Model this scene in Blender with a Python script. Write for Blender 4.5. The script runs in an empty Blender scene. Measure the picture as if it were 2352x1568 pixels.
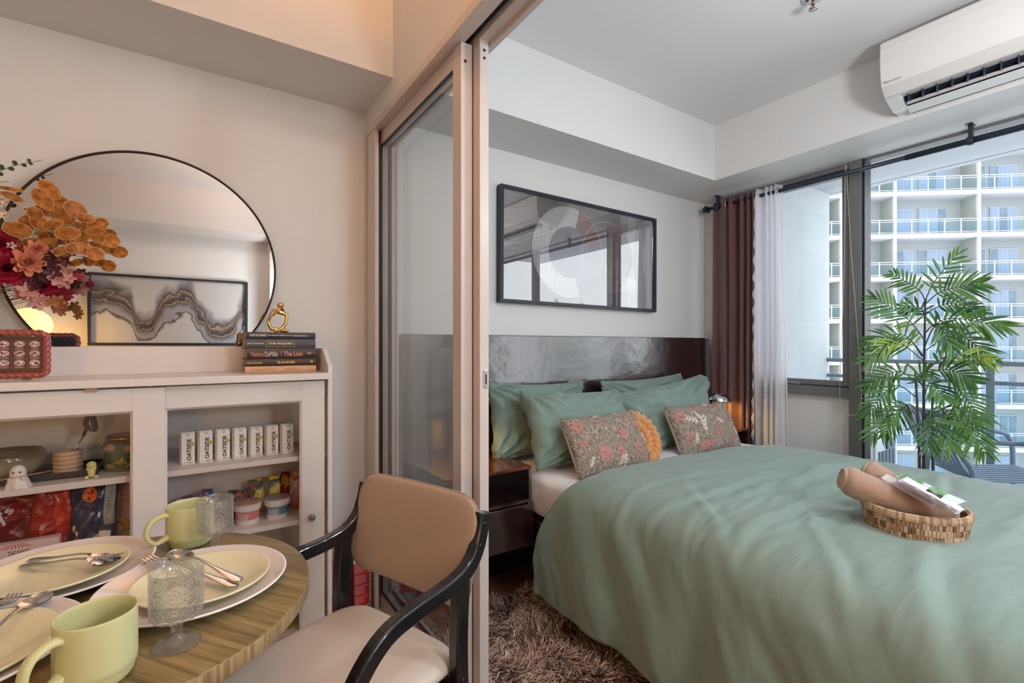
import bpy, bmesh, math, random
import numpy as np
from mathutils import Vector, Matrix, Euler, noise
random.seed(7)
PI = math.pi
C = bpy.context.scene.collection
scene = bpy.context.scene

# ------------------------------------------------------------------ camera, sky, exposure
CF = 1102.5
TH = math.radians(33.753)
HC = 1.2
CY = 791.8
cam_d = bpy.data.cameras.new('camera')
cam = bpy.data.objects.new('camera', cam_d)
C.objects.link(cam)
cam.location = (0, 0, HC)
cam.rotation_euler = (PI/2, 0, -TH)
cam_d.sensor_width = 36
cam_d.lens = CF/2352*36
cam_d.shift_y = (CY-784)/2352
cam_d.clip_start = 0.02
cam_d.clip_end = 300
scene.camera = cam

vs = scene.view_settings
vs.view_transform = 'Standard'
vs.look = 'None'
vs.exposure = 0.18
vs.gamma = 1
vs.use_curve_mapping = False
scene.cycles.max_bounces = 10
scene.cycles.diffuse_bounces = 5
scene.cycles.glossy_bounces = 5
scene.cycles.transmission_bounces = 8
scene.cycles.transparent_max_bounces = 24
scene.cycles.sample_clamp_indirect = 4
scene.cycles.blur_glossy = 0.5
scene.cycles.use_denoising = True

w = bpy.data.worlds.new('overcast_sky')
scene.world = w
w.use_nodes = True
wn = w.node_tree.nodes
wl = w.node_tree.links
bg = wn['Background']
tc = wn.new('ShaderNodeTexCoord')
mp = wn.new('ShaderNodeMapping')
mp.inputs['Scale'].default_value = (2, 2, 5)
nz = wn.new('ShaderNodeTexNoise')
nz.inputs['Scale'].default_value = 1.6
nz.inputs['Detail'].default_value = 5
cr = wn.new('ShaderNodeValToRGB')
cr.color_ramp.elements[0].position = 0.3
cr.color_ramp.elements[0].color = (0.84, 0.89, 0.95, 1)
cr.color_ramp.elements[1].position = 0.7
cr.color_ramp.elements[1].color = (0.98, 0.99, 1.0, 1)
wl.new(tc.outputs['Generated'], mp.inputs['Vector'])
wl.new(mp.outputs['Vector'], nz.inputs['Vector'])
wl.new(nz.outputs['Fac'], cr.inputs['Fac'])
wl.new(cr.outputs['Color'], bg.inputs['Color'])
bg.inputs['Strength'].default_value = 2.7

def area_lamp(name, loc, size, power, col, rot=(0, 0, 0), shape='DISK'):
    l = bpy.data.lights.new(name, 'AREA')
    l.shape = shape
    l.size = size
    l.energy = power
    l.color = col
    o = bpy.data.objects.new(name, l)
    o.location = loc
    o.rotation_euler = rot
    C.objects.link(o)
    return o
# fill lights added out of view to brighten both rooms (housings further down)
def globe_lamp(loc, r, power, col):
    l = bpy.data.lights.new('fill_light', 'POINT')
    l.energy = power; l.color = col; l.shadow_soft_size = r
    o = bpy.data.objects.new('fill_light', l)
    o.location = loc
    C.objects.link(o)
COOL = (0.90, 0.95, 1.0)
globe_lamp((1.75, 0.00, 2.00), 0.10, 30, COOL)
globe_lamp((0.95, -0.72, 1.50), 0.14, 33, (0.88, 0.96, 1.0))
globe_lamp((0.50, -0.10, 2.50), 0.06, 8, (1.0, 0.95, 0.92))
# uplighter over the passage: warm light on the ceiling and the beam
area_lamp('uplighter_light', (0.33, 0.72, 2.33), 0.16, 22, (1.0, 0.46, 0.17), rot=(PI, 0, 0))

# ------------------------------------------------------------------ pixel rays -> points at a known depth
RF = (math.sin(TH), math.cos(TH))
RR = (math.cos(TH), -math.sin(TH))
def ray(px, py):
    u = (px-1176)/CF
    return Vector((RF[0]+RR[0]*u, RF[1]+RR[1]*u, -(py-CY)/CF))
def P(px, py, x=None, y=None, z=None):
    r = ray(px, py)
    if x is not None: t = x/r.x
    elif y is not None: t = y/r.y
    else: t = (z-HC)/r.z
    return Vector((0, 0, HC))+r*t

# ------------------------------------------------------------------ materials
def srgb(r, g, b):
    f = lambda c: (c/12.92 if c <= 0.04045 else ((c+0.055)/1.055)**2.4)
    return (f(r/255), f(g/255), f(b/255))
MATS = {}
def mat(name, col, rough=0.5, metal=0.0, spec=0.5, bump=0, bscale=40, var=0, vscale=8, stretch=(1, 1, 1), col2=None,
        coat=0, sheen=0, trans=0, ior=1.45, alpha=1, sss=0, emit=None, estr=0, detail=4, coord='Object', crough=0.06, cior=1.5):
    if name in MATS: return MATS[name]
    m = bpy.data.materials.new(name)
    m.use_nodes = True
    nt = m.node_tree
    b = nt.nodes['Principled BSDF']
    b.inputs['Base Color'].default_value = (*col, 1)
    b.inputs['Roughness'].default_value = rough
    b.inputs['Metallic'].default_value = metal
    b.inputs['Specular IOR Level'].default_value = spec
    b.inputs['IOR'].default_value = ior
    b.inputs['Coat Weight'].default_value = coat
    b.inputs['Coat Roughness'].default_value = crough
    b.inputs['Coat IOR'].default_value = cior
    b.inputs['Sheen Weight'].default_value = sheen
    b.inputs['Transmission Weight'].default_value = trans
    b.inputs['Alpha'].default_value = alpha
    if sss:
        b.inputs['Subsurface Weight'].default_value = sss
        b.inputs['Subsurface Radius'].default_value = (0.01, 0.01, 0.01)
    if emit:
        b.inputs['Emission Color'].default_value = (*emit, 1)
        b.inputs['Emission Strength'].default_value = estr
    if bump or var or col2:
        t = nt.nodes.new('ShaderNodeTexCoord')
        mpn = nt.nodes.new('ShaderNodeMapping')
        mpn.inputs['Scale'].default_value = stretch
        nt.links.new(t.outputs[coord], mpn.inputs['Vector'])
        if bump:
            n = nt.nodes.new('ShaderNodeTexNoise')
            n.inputs['Scale'].default_value = bscale
            n.inputs['Detail'].default_value = detail
            nt.links.new(mpn.outputs['Vector'], n.inputs['Vector'])
            bp = nt.nodes.new('ShaderNodeBump')
            bp.inputs['Strength'].default_value = bump
            bp.inputs['Distance'].default_value = 0.01
            nt.links.new(n.outputs['Fac'], bp.inputs['Height'])
            nt.links.new(bp.outputs['Normal'], b.inputs['Normal'])
            if coat: nt.links.new(bp.outputs['Normal'], b.inputs['Coat Normal'])
        if var or col2:
            n2 = nt.nodes.new('ShaderNodeTexNoise')
            n2.inputs['Scale'].default_value = vscale
            n2.inputs['Detail'].default_value = detail
            nt.links.new(mpn.outputs['Vector'], n2.inputs['Vector'])
            r = nt.nodes.new('ShaderNodeValToRGB')
            r.color_ramp.elements[0].position = 0.35
            r.color_ramp.elements[1].position = 0.65
            c2 = col2 or tuple(c*(1-var) for c in col)
            r.color_ramp.elements[0].color = (*c2, 1)
            r.color_ramp.elements[1].color = (*col, 1)
            nt.links.new(n2.outputs['Fac'], r.inputs['Fac'])
            nt.links.new(r.outputs['Color'], b.inputs['Base Color'])
    m.diffuse_color = (*col, 1)
    MATS[name] = m
    return m

def nodes_of(name):
    m = bpy.data.materials.new(name)
    m.use_nodes = True
    MATS[name] = m
    nt = m.node_tree
    return m, nt, nt.nodes['Principled BSDF']
def N(nt, kind, **kw):
    n = nt.nodes.new(kind)
    for k, v in kw.items():
        if k.startswith('i_'):
            key = k[2:].replace('_', ' ')
            if key in n.inputs: n.inputs[key].default_value = v
        else:
            setattr(n, k, v)
    return n
def ramp(nt, stops, fac, interp='LINEAR'):
    r = nt.nodes.new('ShaderNodeValToRGB')
    r.color_ramp.interpolation = interp
    els = r.color_ramp.elements
    while len(els) < len(stops): els.new(0.5)
    for e, (p, c) in zip(els, stops):
        e.position = p
        e.color = (*c, 1)
    nt.links.new(fac, r.inputs['Fac'])
    return r
def coords(nt, kind='Object', scale=(1, 1, 1), rot=(0, 0, 0)):
    t = nt.nodes.new('ShaderNodeTexCoord')
    m0 = nt.nodes.new('ShaderNodeMapping')
    m0.inputs['Rotation'].default_value = rot
    m = nt.nodes.new('ShaderNodeMapping')
    m.inputs['Scale'].default_value = scale
    nt.links.new(t.outputs[kind], m0.inputs['Vector'])
    nt.links.new(m0.outputs['Vector'], m.inputs['Vector'])
    return m.outputs['Vector']
def thin_glass(name, tint=(1, 1, 1), ior=1.5, rough=0.0, boost=1.0):
    m = bpy.data.materials.new(name)
    m.use_nodes = True
    MATS[name] = m
    nt = m.node_tree
    nt.nodes.remove(nt.nodes['Principled BSDF'])
    out = nt.nodes['Material Output']
    fr = N(nt, 'ShaderNodeFresnel')
    ge = N(nt, 'ShaderNodeNewGeometry')
    mr = N(nt, 'ShaderNodeMapRange')
    mr.inputs[3].default_value = ior
    mr.inputs[4].default_value = 1/ior
    nt.links.new(ge.outputs['Backfacing'], mr.inputs[0])
    nt.links.new(mr.outputs[0], fr.inputs['IOR'])
    mu = N(nt, 'ShaderNodeMath', operation='MULTIPLY', use_clamp=True)
    mu.inputs[1].default_value = boost
    nt.links.new(fr.outputs[0], mu.inputs[0])
    tr = N(nt, 'ShaderNodeBsdfTransparent')
    tr.inputs['Color'].default_value = (*tint, 1)
    gl = N(nt, 'ShaderNodeBsdfGlossy', i_Roughness=rough)
    mx = N(nt, 'ShaderNodeMixShader')
    nt.links.new(mu.outputs[0], mx.inputs[0])
    nt.links.new(tr.outputs[0], mx.inputs[1])
    nt.links.new(gl.outputs[0], mx.inputs[2])
    nt.links.new(mx.outputs[0], out.inputs['Surface'])
    return m

# ------------------------------------------------------------------ mesh building
class MB:
    def __init__(s):
        s.v = []; s.f = []; s.m = []; s.sm = []
    def add(s, verts, faces, mi=0, smooth=False):
        o = len(s.v)
        s.v += [tuple(v) for v in verts]
        for f in faces:
            s.f.append(tuple(i+o for i in f)); s.m.append(mi); s.sm.append(smooth)
        return s
    def box(s, x0, x1, y0, y1, z0, z1, mi=0, M=None):
        vs_ = [Vector(p) for p in ((x0,y0,z0),(x1,y0,z0),(x1,y1,z0),(x0,y1,z0),(x0,y0,z1),(x1,y0,z1),(x1,y1,z1),(x0,y1,z1))]
        if M is not None: vs_ = [M @ p for p in vs_]
        return s.add(vs_, [(0,3,2,1),(4,5,6,7),(0,1,5,4),(1,2,6,5),(2,3,7,6),(3,0,4,7)], mi)
    def lathe(s, prof, c=(0, 0, 0), n=32, mi=0, M=None, cap=True, smooth=True, lobes=None):
        vs_ = []
        for r, z in prof:
            for k in range(n):
                a = 2*PI*k/n
                rr = r*(lobes(a, z) if lobes else 1)
                p = Vector((rr*math.cos(a), rr*math.sin(a), z))
                if M is not None: p = M @ p
                vs_.append(p+Vector(c))
        fs = []
        for i in range(len(prof)-1):
            for k in range(n):
                k2 = (k+1) % n
                fs.append((i*n+k, i*n+k2, (i+1)*n+k2, (i+1)*n+k))
        s.add(vs_, fs, mi, smooth)
        if cap:
            o = len(s.v)-len(vs_)
            s.f.append(tuple(o+k for k in reversed(range(n)))); s.m.append(mi); s.sm.append(False)
            o2 = o+(len(prof)-1)*n
            s.f.append(tuple(o2+k for k in range(n))); s.m.append(mi); s.sm.append(False)
        return s
    def tube(s, pts, r, n=10, mi=0, closed=False, cap=True, smooth=True):
        pts = [Vector(p) for p in pts]
        m = len(pts)
        rs = r if isinstance(r, (list, tuple)) else [r]*m
        vs_ = []
        up = Vector((0, 0, 1))
        prev = None
        for i in range(m):
            if closed: t = pts[(i+1) % m]-pts[i-1]
            else: t = pts[min(i+1, m-1)]-pts[max(i-1, 0)]
            if t.length < 1e-9: t = Vector((0, 0, 1))
            t.normalize()
            if prev is None:
                a = up.cross(t)
                if a.length < 0.05: a = Vector((1, 0, 0)).cross(t)
            else:
                a = prev-t*prev.dot(t)
            a.normalize(); prev = a
            b = t.cross(a)
            for k in range(n):
                an = 2*PI*k/n
                vs_.append(pts[i]+(a*math.cos(an)+b*math.sin(an))*rs[i])
        fs = []
        for i in range(m if closed else m-1):
            j = (i+1) % m
            for k in range(n):
                k2 = (k+1) % n
                fs.append((i*n+k, i*n+k2, j*n+k2, j*n+k))
        if cap and not closed:
            fs.append(tuple(reversed(range(n))))
            fs.append(tuple((m-1)*n+k for k in range(n)))
        return s.add(vs_, fs, mi, smooth)
    def sweep(s, pts, wd, ht, side, mi=0, smooth=False, bev=0.25):
        # rectangular section with softened corners; side = constant lateral axis
        pts = [Vector(p) for p in pts]; side = Vector(side).normalized()
        hts = ht if isinstance(ht, (list, tuple)) else [ht]*len(pts)
        vs_ = []; n = 8
        for i in range(len(pts)):
            t = (pts[min(i+1, len(pts)-1)]-pts[max(i-1, 0)]).normalized()
            nn = side.cross(t).normalized()
            a = wd/2; b = hts[i]/2; c = min(a, b)*bev
            for (p, q) in ((a-c, -b), (a, -b+c), (a, b-c), (a-c, b), (-a+c, b), (-a, b-c), (-a, -b+c), (-a+c, -b)):
                vs_.append(pts[i]+side*p+nn*q)
        fs = []
        for i in range(len(pts)-1):
            for k in range(n):
                fs.append((i*n+k, i*n+(k+1) % n, (i+1)*n+(k+1) % n, (i+1)*n+k))
        fs.append(tuple(reversed(range(n))))
        fs.append(tuple((len(pts)-1)*n+k for k in range(n)))
        return s.add(vs_, fs, mi, smooth)
    def grid(s, fn, nu, nv, mi=0, smooth=True, cu=False, cv=False):
        vs_ = [fn(i/(nu if cu else nu-1), j/(nv if cv else nv-1)) for i in range(nu) for j in range(nv)]
        fs = []
        for i in range(nu if cu else nu-1):
            for j in range(nv if cv else nv-1):
                i2 = (i+1) % nu; j2 = (j+1) % nv
                fs.append((i*nv+j, i2*nv+j, i2*nv+j2, i*nv+j2))
        return s.add(vs_, fs, mi, smooth)
    def prism(s, poly, ax, d0, d1, mi=0, smooth=False):
        # poly in 2D; ax 'x','y','z' = extrusion axis
        n = len(poly)
        def mk(p, d):
            return {'x': (d, p[0], p[1]), 'y': (p[0], d, p[1]), 'z': (p[0], p[1], d)}[ax]
        vs_ = [mk(p, d0) for p in poly]+[mk(p, d1) for p in poly]
        fs = [tuple(range(n)), tuple(reversed(range(n, 2*n)))]
        s.add(vs_, fs, mi, False)
        o = len(s.v)-2*n
        for k in range(n):
            k2 = (k+1) % n
            s.f.append((o+k2, o+k, o+n+k, o+n+k2)); s.m.append(mi); s.sm.append(smooth)
        return s
    def ball(s, c, r, n=12, m=8, mi=0, M=None):
        vs_ = []
        rr = r if isinstance(r, (tuple, list)) else (r, r, r)
        for i in range(m+1):
            ph = PI*i/m
            for k in range(n):
                a = 2*PI*k/n
                p = Vector((rr[0]*math.sin(ph)*math.cos(a), rr[1]*math.sin(ph)*math.sin(a), rr[2]*math.cos(ph)))
                if M is not None: p = M @ p
                vs_.append(p+Vector(c))
        fs = []
        for i in range(m):
            for k in range(n):
                k2 = (k+1) % n
                fs.append((i*n+k, (i+1)*n+k, (i+1)*n+k2, i*n+k2))
        return s.add(vs_, fs, mi, True)
    def poly(s, pts, mi=0):
        return s.add(pts, [tuple(range(len(pts)))], mi)
    def build(s, name, mats, parent=None, bevel=0, seg=2, org=None, sub=0, solid=0, clean=True):
        me = bpy.data.meshes.new(name)
        if org is None:
            org = world_org(parent) if parent is not None else Vector((0, 0, 0))
        org = Vector(org)
        vv = [(v[0]-org[0], v[1]-org[1], v[2]-org[2]) for v in s.v]
        me.from_pydata(vv, [], s.f)
        if not isinstance(mats, (list, tuple)): mats = [mats]
        for m in mats: me.materials.append(m)
        me.polygons.foreach_set('material_index', s.m)
        me.polygons.foreach_set('use_smooth', s.sm)
        if clean:
            bm = bmesh.new(); bm.from_mesh(me)
            bmesh.ops.remove_doubles(bm, verts=bm.verts, dist=1e-6)
            bmesh.ops.recalc_face_normals(bm, faces=bm.faces)
            bm.to_mesh(me); bm.free()
        me.update()
        o = bpy.data.objects.new(name, me)
        C.objects.link(o)
        if parent is not None: o.parent = parent
        else: o.location = org
        if solid:
            md = o.modifiers.new('solid', 'SOLIDIFY'); md.thickness = solid; md.offset = 0
        if bevel:
            md = o.modifiers.new('bevel', 'BEVEL'); md.width = bevel; md.segments = seg; md.limit_method = 'ANGLE'
            md.angle_limit = math.radians(40); md.harden_normals = False
        if sub:
            md = o.modifiers.new('sub', 'SUBSURF'); md.levels = sub; md.render_levels = sub
        return o

def world_org(o):
    p = Vector((0, 0, 0))
    while o is not None:
        p += Vector(o.location); o = o.parent
    return p
def thing(name, label, cat, loc=(0, 0, 0), rotz=0, group=None):
    o = bpy.data.objects.new(name, None)
    o.empty_display_size = 0.05
    C.objects.link(o)
    o.location = loc; o.rotation_euler = (0, 0, rotz)
    o['label'] = label; o['category'] = cat
    if group: o['group'] = group
    return o
def tag(o, label, cat, group=None, kind=None):
    o['label'] = label; o['category'] = cat
    if group: o['group'] = group
    if kind: o['kind'] = kind
    return o
def struct(o):
    o['kind'] = 'structure'
    return o
def sempty(name, loc=(0, 0, 0)):
    o = bpy.data.objects.new(name, None)
    o.empty_display_size = 0.05
    C.objects.link(o); o.location = loc; o['kind'] = 'structure'
    return o
def copy_tree(o, parent=None, loc=None, rotz=None, label=None):
    c = o.copy(); C.objects.link(c)
    if parent is not None: c.parent = parent
    if loc is not None: c.location = loc
    if rotz is not None: c.rotation_euler = (0, 0, rotz)
    if label: c['label'] = label
    for ch in [k for k in bpy.data.objects if k.parent == o]:
        copy_tree(ch, c)
    return c
def bx(x0, x1, y0, y1, z0, z1, mi=0): return MB().box(x0, x1, y0, y1, z0, z1, mi)

FONT = bpy.data.fonts.load if False else None
def text(s, o, xd, yd, w=None, h=None, m=None, parent=None, name='lettering', bold=0.0, depth=0.0003, align='L', org=None, shear=0):
    cu = bpy.data.curves.new('t', 'FONT')
    cu.body = s; cu.size = 1; cu.offset = bold; cu.extrude = 0; cu.resolution_u = 3; cu.shear = shear
    to = bpy.data.objects.new('t', cu)
    C.objects.link(to)
    dg = bpy.context.evaluated_depsgraph_get()
    me = bpy.data.meshes.new_from_object(to.evaluated_get(dg))
    bpy.data.objects.remove(to); bpy.data.curves.remove(cu)
    co = np.array([v.co[:] for v in me.vertices])
    mn = co.min(0); mx = co.max(0)
    sx = w/(mx[0]-mn[0]) if w else None
    sy = h/(mx[1]-mn[1]) if h else None
    sx = sx or sy; sy = sy or sx
    xd = Vector(xd).normalized(); yd = Vector(yd).normalized(); nd = xd.cross(yd)
    og = world_org(parent) if (parent is not None and org is None) else Vector(org or (0, 0, 0))
    for v, c in zip(me.vertices, co):
        q = Vector(o)+xd*((c[0]-mn[0])*sx)+yd*((c[1]-mn[1])*sy)+nd*depth
        v.co = q-og
    me.materials.clear(); me.materials.append(m)
    me.name = name
    ob = bpy.data.objects.new(name, me)
    C.objects.link(ob)
    if parent is not None: ob.parent = parent
    return ob
# ------------------------------------------------------------------ shared materials
wall_m = mat('wall_paint', srgb(219, 218, 217), 0.55, bump=0.06, bscale=180, detail=2)
ceil_m = mat('ceiling_paint', srgb(225, 225, 226), 0.7, bump=0.04, bscale=150, detail=2)
white_frame = mat('white_frame_metal', srgb(204, 194, 190), 0.32, var=0.04, vscale=12)
cab_m = mat('white_lacquer', srgb(222, 217, 216), 0.35, var=0.03, vscale=6)
grey_frame = mat('grey_aluminium', srgb(122, 122, 124), 0.4, metal=0.3, var=0.08, vscale=20)
black_rub = mat('black_rubber', srgb(30, 34, 46), 0.4)
dark_wood = mat('dark_lacquered_wood', srgb(48, 26, 26), 0.26, bump=0.40, bscale=9, stretch=(1, 1, 1.4), spec=1.0, coat=1.0, crough=0.20, cior=2.1, var=0.3, vscale=14, detail=6)
chrome = mat('chrome', (0.75, 0.75, 0.77), 0.12, metal=1)
steel = mat('polished_steel', (0.62, 0.58, 0.56), 0.16, metal=1)
glass_m = thin_glass('window_glass', (0.97, 0.985, 0.99), 1.45)
doorglass_m = thin_glass('door_glass', (0.95, 0.96, 0.96), 1.5, boost=1.2)
cabglass_m = thin_glass('cabinet_glass', (0.97, 0.96, 0.95), 1.45)

# floor
def floor_mat():
    m, nt, b = nodes_of('laminate_floor')
    v = coords(nt, 'Object')
    br = N(nt, 'ShaderNodeTexBrick', i_Scale=1.0)
    br.inputs['Brick Width'].default_value = 1.2
    br.inputs['Row Height'].default_value = 0.125
    br.inputs['Mortar Size'].default_value = 0.0012
    br.inputs['Color1'].default_value = (*srgb(150, 100, 70), 1)
    br.inputs['Color2'].default_value = (*srgb(126, 80, 56), 1)
    br.inputs['Mortar'].default_value = (*srgb(50, 32, 24), 1)
    nt.links.new(v, br.inputs['Vector'])
    v2 = coords(nt, 'Object', (3, 60, 3))
    nn = N(nt, 'ShaderNodeTexNoise', i_Scale=1.0, i_Detail=6.0)
    nt.links.new(v2, nn.inputs['Vector'])
    r = ramp(nt, [(0.3, (0.55, 0.5, 0.48)), (0.7, (1.1, 1.1, 1.1))], nn.outputs['Fac'])
    mx = N(nt, 'ShaderNodeMixRGB', blend_type='MULTIPLY')
    mx.inputs[0].default_value = 1
    nt.links.new(br.outputs['Color'], mx.inputs[1]); nt.links.new(r.outputs['Color'], mx.inputs[2])
    nt.links.new(mx.outputs[0], b.inputs['Base Color'])
    b.inputs['Roughness'].default_value = 0.35
    return m
floor_m = floor_mat()

# ------------------------------------------------------------------ the rooms
YB = 2.24; YF = -1.30; XL = -2.3; XW = 3.28; XP0 = 0.676; XP1 = 0.786; ZC = 2.632; ZS = 2.276
struct(bx(XL, XW+0.06, YF, YB, -0.12, 0).build('floor', floor_m))
struct(bx(XL, XW+0.06, YF, YB, ZC, ZC+0.15).build('ceiling', ceil_m))
struct(bx(XL-0.1, 5.0, YB, YB+0.15, -0.12, ZC+0.15).build('wall_back', wall_m))
struct(bx(XL-0.1, XW+0.1, YF-0.15, YF, -0.12, ZC+0.15).build('wall_front', wall_m))
struct(bx(XL-0.12, XL, YF, YB, -0.12, ZC+0.15).build('wall_left', wall_m))
# window wall: lintel behind the beam, low panel below the casement, pier at the far end
m = MB()
m.box(XW, XW+0.1, YF, YB, ZS, ZC+0.15)
m.box(XW, XW+0.1, 1.185, YB, -0.12, 0.885)
m.box(XW, XW+0.1, 2.10, YB, 0.885, ZS)
m.box(XW, XW+0.1, YF, -1.15, -0.12, ZS)
struct(m.build('wall_right', wall_m))
# beams (soffits)
struct(bx(XL, XW, 1.875, YB, ZS, ZC).build('trim_1', wall_m))
struct(bx(2.85, XW, YF, 1.875, ZS, ZC).build('trim_2', wall_m))
struct(bx(XL, 2.85, YF, -0.86, ZS, ZC).build('trim_3', wall_m))
# partition: wall over the sliding doors and the two stubs
m = MB()
m.box(XP0, XP1, -0.86, 1.875, 2.185, ZC)
m.box(XP0, XP1, 1.875, YB, 2.185, ZS)
m.box(XP0, XP1, YF, -0.86, 2.185, ZS)
m.box(XP0, XP1, YF, -1.17, 0, 2.185)
struct(m.build('wall_partition', wall_m))
base_m = mat('skirting_wood', srgb(128, 84, 58), 0.4, var=0.2, vscale=10, stretch=(1, 1, 6))
struct(bx(XL, XP0, YB-0.012, YB, 0, 0.075).build('baseboard_back', base_m, bevel=0.002))
struct(bx(XL, XP0, YF, YF+0.012, 0, 0.075).build('baseboard_front', base_m, bevel=0.002))

# sliding door frame
fr = sempty('door_1', (XP0, 2.2, 0))
m = MB()
m.box(XP0-0.006, XP1+0.004, 2.19, YB, 0, 2.185)          # wall jamb
m.box(XP0-0.006, XP0+0.012, 2.085, 2.20, 0.0, 2.185)     # lip
m.box(XP1-0.008, XP1+0.006, 2.12, 2.20, 0.0, 2.185)
m.build('jamb', white_frame, fr, bevel=0.003)
bx(XP0-0.006, XP1+0.004, -1.17, -1.10, 0, 2.15).build('jamb', white_frame, fr, bevel=0.003)
m = MB()
m.box(XP0-0.010, XP0+0.010, -1.17, 2.19, 2.148, 2.18)      # lip on the living side
m.box(XP0+0.008, 0.716, -1.17, 2.10, 2.150, 2.185)
m.box(0.744, XP1, -1.17, 2.10, 2.150, 2.185)
m.box(XP1-0.006, XP1+0.012, -1.17, 2.19, 2.135, 2.185)
m.build('head_rail', white_frame, fr, bevel=0.002)
bx(0.716, 0.744, -1.17, 2.10, 2.172, 2.185).build('track_groove', black_rub, fr)
bx(XP0-0.006, XP1+0.004, -1.17, 2.19, 0.0, 0.018).build('floor_track', white_frame, fr, bevel=0.002)

def slide_panel(name, x0, x1, y0, y1, z0, z1, sw_near, sw_far, gx):
    t = sempty(name, (x0, y0, z0))
    bx(x0, x1, y0, y0+sw_near, z0, z1).build('stile', white_frame, t, bevel=0.002)
    bx(x0+0.004, x1-0.004, y1-sw_far, y1, z0, z1).build('stile', white_frame, t, bevel=0.002)
    bx(x0+0.004, x1-0.004, y0+sw_near, y1-sw_far, z1-0.06, z1).build('rail', white_frame, t, bevel=0.002)
    bx(x0+0.004, x1-0.004, y0+sw_near, y1-sw_far, z0, z0+0.075).build('rail', white_frame, t, bevel=0.002)
    g = MB()
    a, b = y0+sw_near, y1-sw_far; zt, zb = z1-0.06, z0+0.075; k = 0.007
    g.box(x0+0.002, x0+0.010, b-k, b, zb, zt); g.box(x0+0.002, x0+0.010, a, b, zt-k, zt); g.box(x0+0.002, x0+0.010, a, b, zb, zb+k)
    g.build('gasket', black_rub, t)
    bx(gx-0.002, gx+0.002, a-0.002, b+0.002, zb-0.002, zt+0.002).build('glass_pane', doorglass_m, t)
    return t
d2 = slide_panel('door_2', 0.700, 0.7405, 1.334, 2.16, 0.02, 2.149, 0.057, 0.055, 0.712)
d3 = slide_panel('door_3', 0.7435, 0.7765, 1.2925, 2.16, 0.02, 2.160, 0.045, 0.050, 0.760)
for zz in (2.09,):
    MB().tube([(0.715, 1.334, zz), (0.715, 1.3325, zz)], 0.005, 12).build('screw_hole', black_rub, d2)
for zz in (2.118, 2.094):
    MB().tube([(0.760, 1.2925, zz), (0.760, 1.291, zz)], 0.0045, 12).build('screw_hole', black_rub, d3)
m = MB()
m.box(0.757, 0.771, 1.289, 1.2925, 1.065, 1.122)
bx(0.7405, 0.7437, 1.336, 1.350, 0.02, 2.15).build('gap_blocker', black_rub, d3)  # black strip added to stop lamp light showing through the gap
lt = m.build('latch_plate', chrome, d3, bevel=0.002)
bx(0.7615, 0.7665, 1.2885, 1.2895, 1.078, 1.109).build('latch_slot', black_rub, lt)
MB().box(0.776, 0.779, 1.300, 1.325, 0.02, 2.16).build('brush_seal', mat('pale_plastic', srgb(215, 222, 220), 0.3), d3)

# ------------------------------------------------------------------ windows
w1 = sempty('window_1', (XW-0.04, 1.66, 0.885))
xf0, xf1 = 3.235, 3.30
m = MB()
m.box(xf0, xf1, 1.251, 2.12, 0.885, 0.945)
m.box(xf0, xf1, 1.251, 2.12, 2.245, ZS)
m.box(xf0, xf1, 2.06, 2.12, 0.945, 2.245)
m.build('frame', grey_frame, w1, bevel=0.002)
m = MB()
m.box(xf0+0.012, xf1-0.01, 1.256, 1.292, 0.95, 2.24)
m.box(xf0+0.012, xf1-0.01, 2.02, 2.058, 0.95, 2.24)
m.box(xf0+0.012, xf1-0.01, 1.292, 2.02, 0.95, 0.983)
m.box(xf0+0.012, xf1-0.01, 1.292, 2.02, 2.21, 2.24)
sash = m.build('sash', grey_frame, w1, bevel=0.002)
m = MB()
m.box(xf0+0.006, xf0+0.014, 1.251, 1.257, 0.945, 2.245); m.box(xf0+0.006, xf0+0.014, 1.251, 2.06, 0.9445, 0.9515); m.box(xf0+0.006, xf0+0.014, 1.251, 2.06, 2.238, 2.245)
m.build('gasket', black_rub, w1)
bx(3.268, 3.272, 1.29, 2.03, 0.98, 2.215).build('glass_pane', glass_m, w1)
m = MB()
m.box(xf0-0.004, xf0+0.012, 1.53, 1.655, 0.949, 0.966); m.box(xf0-0.016, xf0-0.004, 1.60, 1.64, 0.955, 0.963); m.box(xf0-0.018, xf0-0.010, 1.545, 1.64, 0.957, 0.965)
m.build('handle', mat('satin_grey', srgb(150, 150, 154), 0.3, metal=0.5), w1, bevel=0.002)
w2 = sempty('window_2', (XW-0.04, 0.0, 0))
bx(3.225, 3.315, 1.185, 1.251, 0, ZS).build('mullion', grey_frame, w2, bevel=0.002)
bx(3.230, 3.315, 1.172, 1.185, 0, ZS).build('gasket', black_rub, w2)
m = MB()
m.box(3.235, 3.31, -1.15, 1.172, 0, 0.06); m.box(3.235, 3.31, -1.15, 1.172, 2.262, ZS); m.box(3.235, 3.31, -1.15, -1.10, 0.06, 2.262)
m.box(3.235, 3.31, -0.03, 0.03, 0.06, 2.262)
m.build('frame', grey_frame, w2, bevel=0.002)
bx(3.268, 3.272, 0.028, 1.176, 0.055, 2.265).build('glass_pane', glass_m, w2)
bx(3.268, 3.272, -1.105, -0.028, 0.055, 2.265).build('glass_pane', glass_m, w2)
# raised edge of the low panel under the casement
m = MB()
m.box(3.262, 3.28, 1.262, 1.285, 0.0, 0.872)
m.box(3.270, 3.28, 1.251, 2.10, 0.872, 0.885)
struct(m.build('trim_4', mat('panel_white', srgb(225, 222, 220), 0.4), bevel=0.003))

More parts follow.
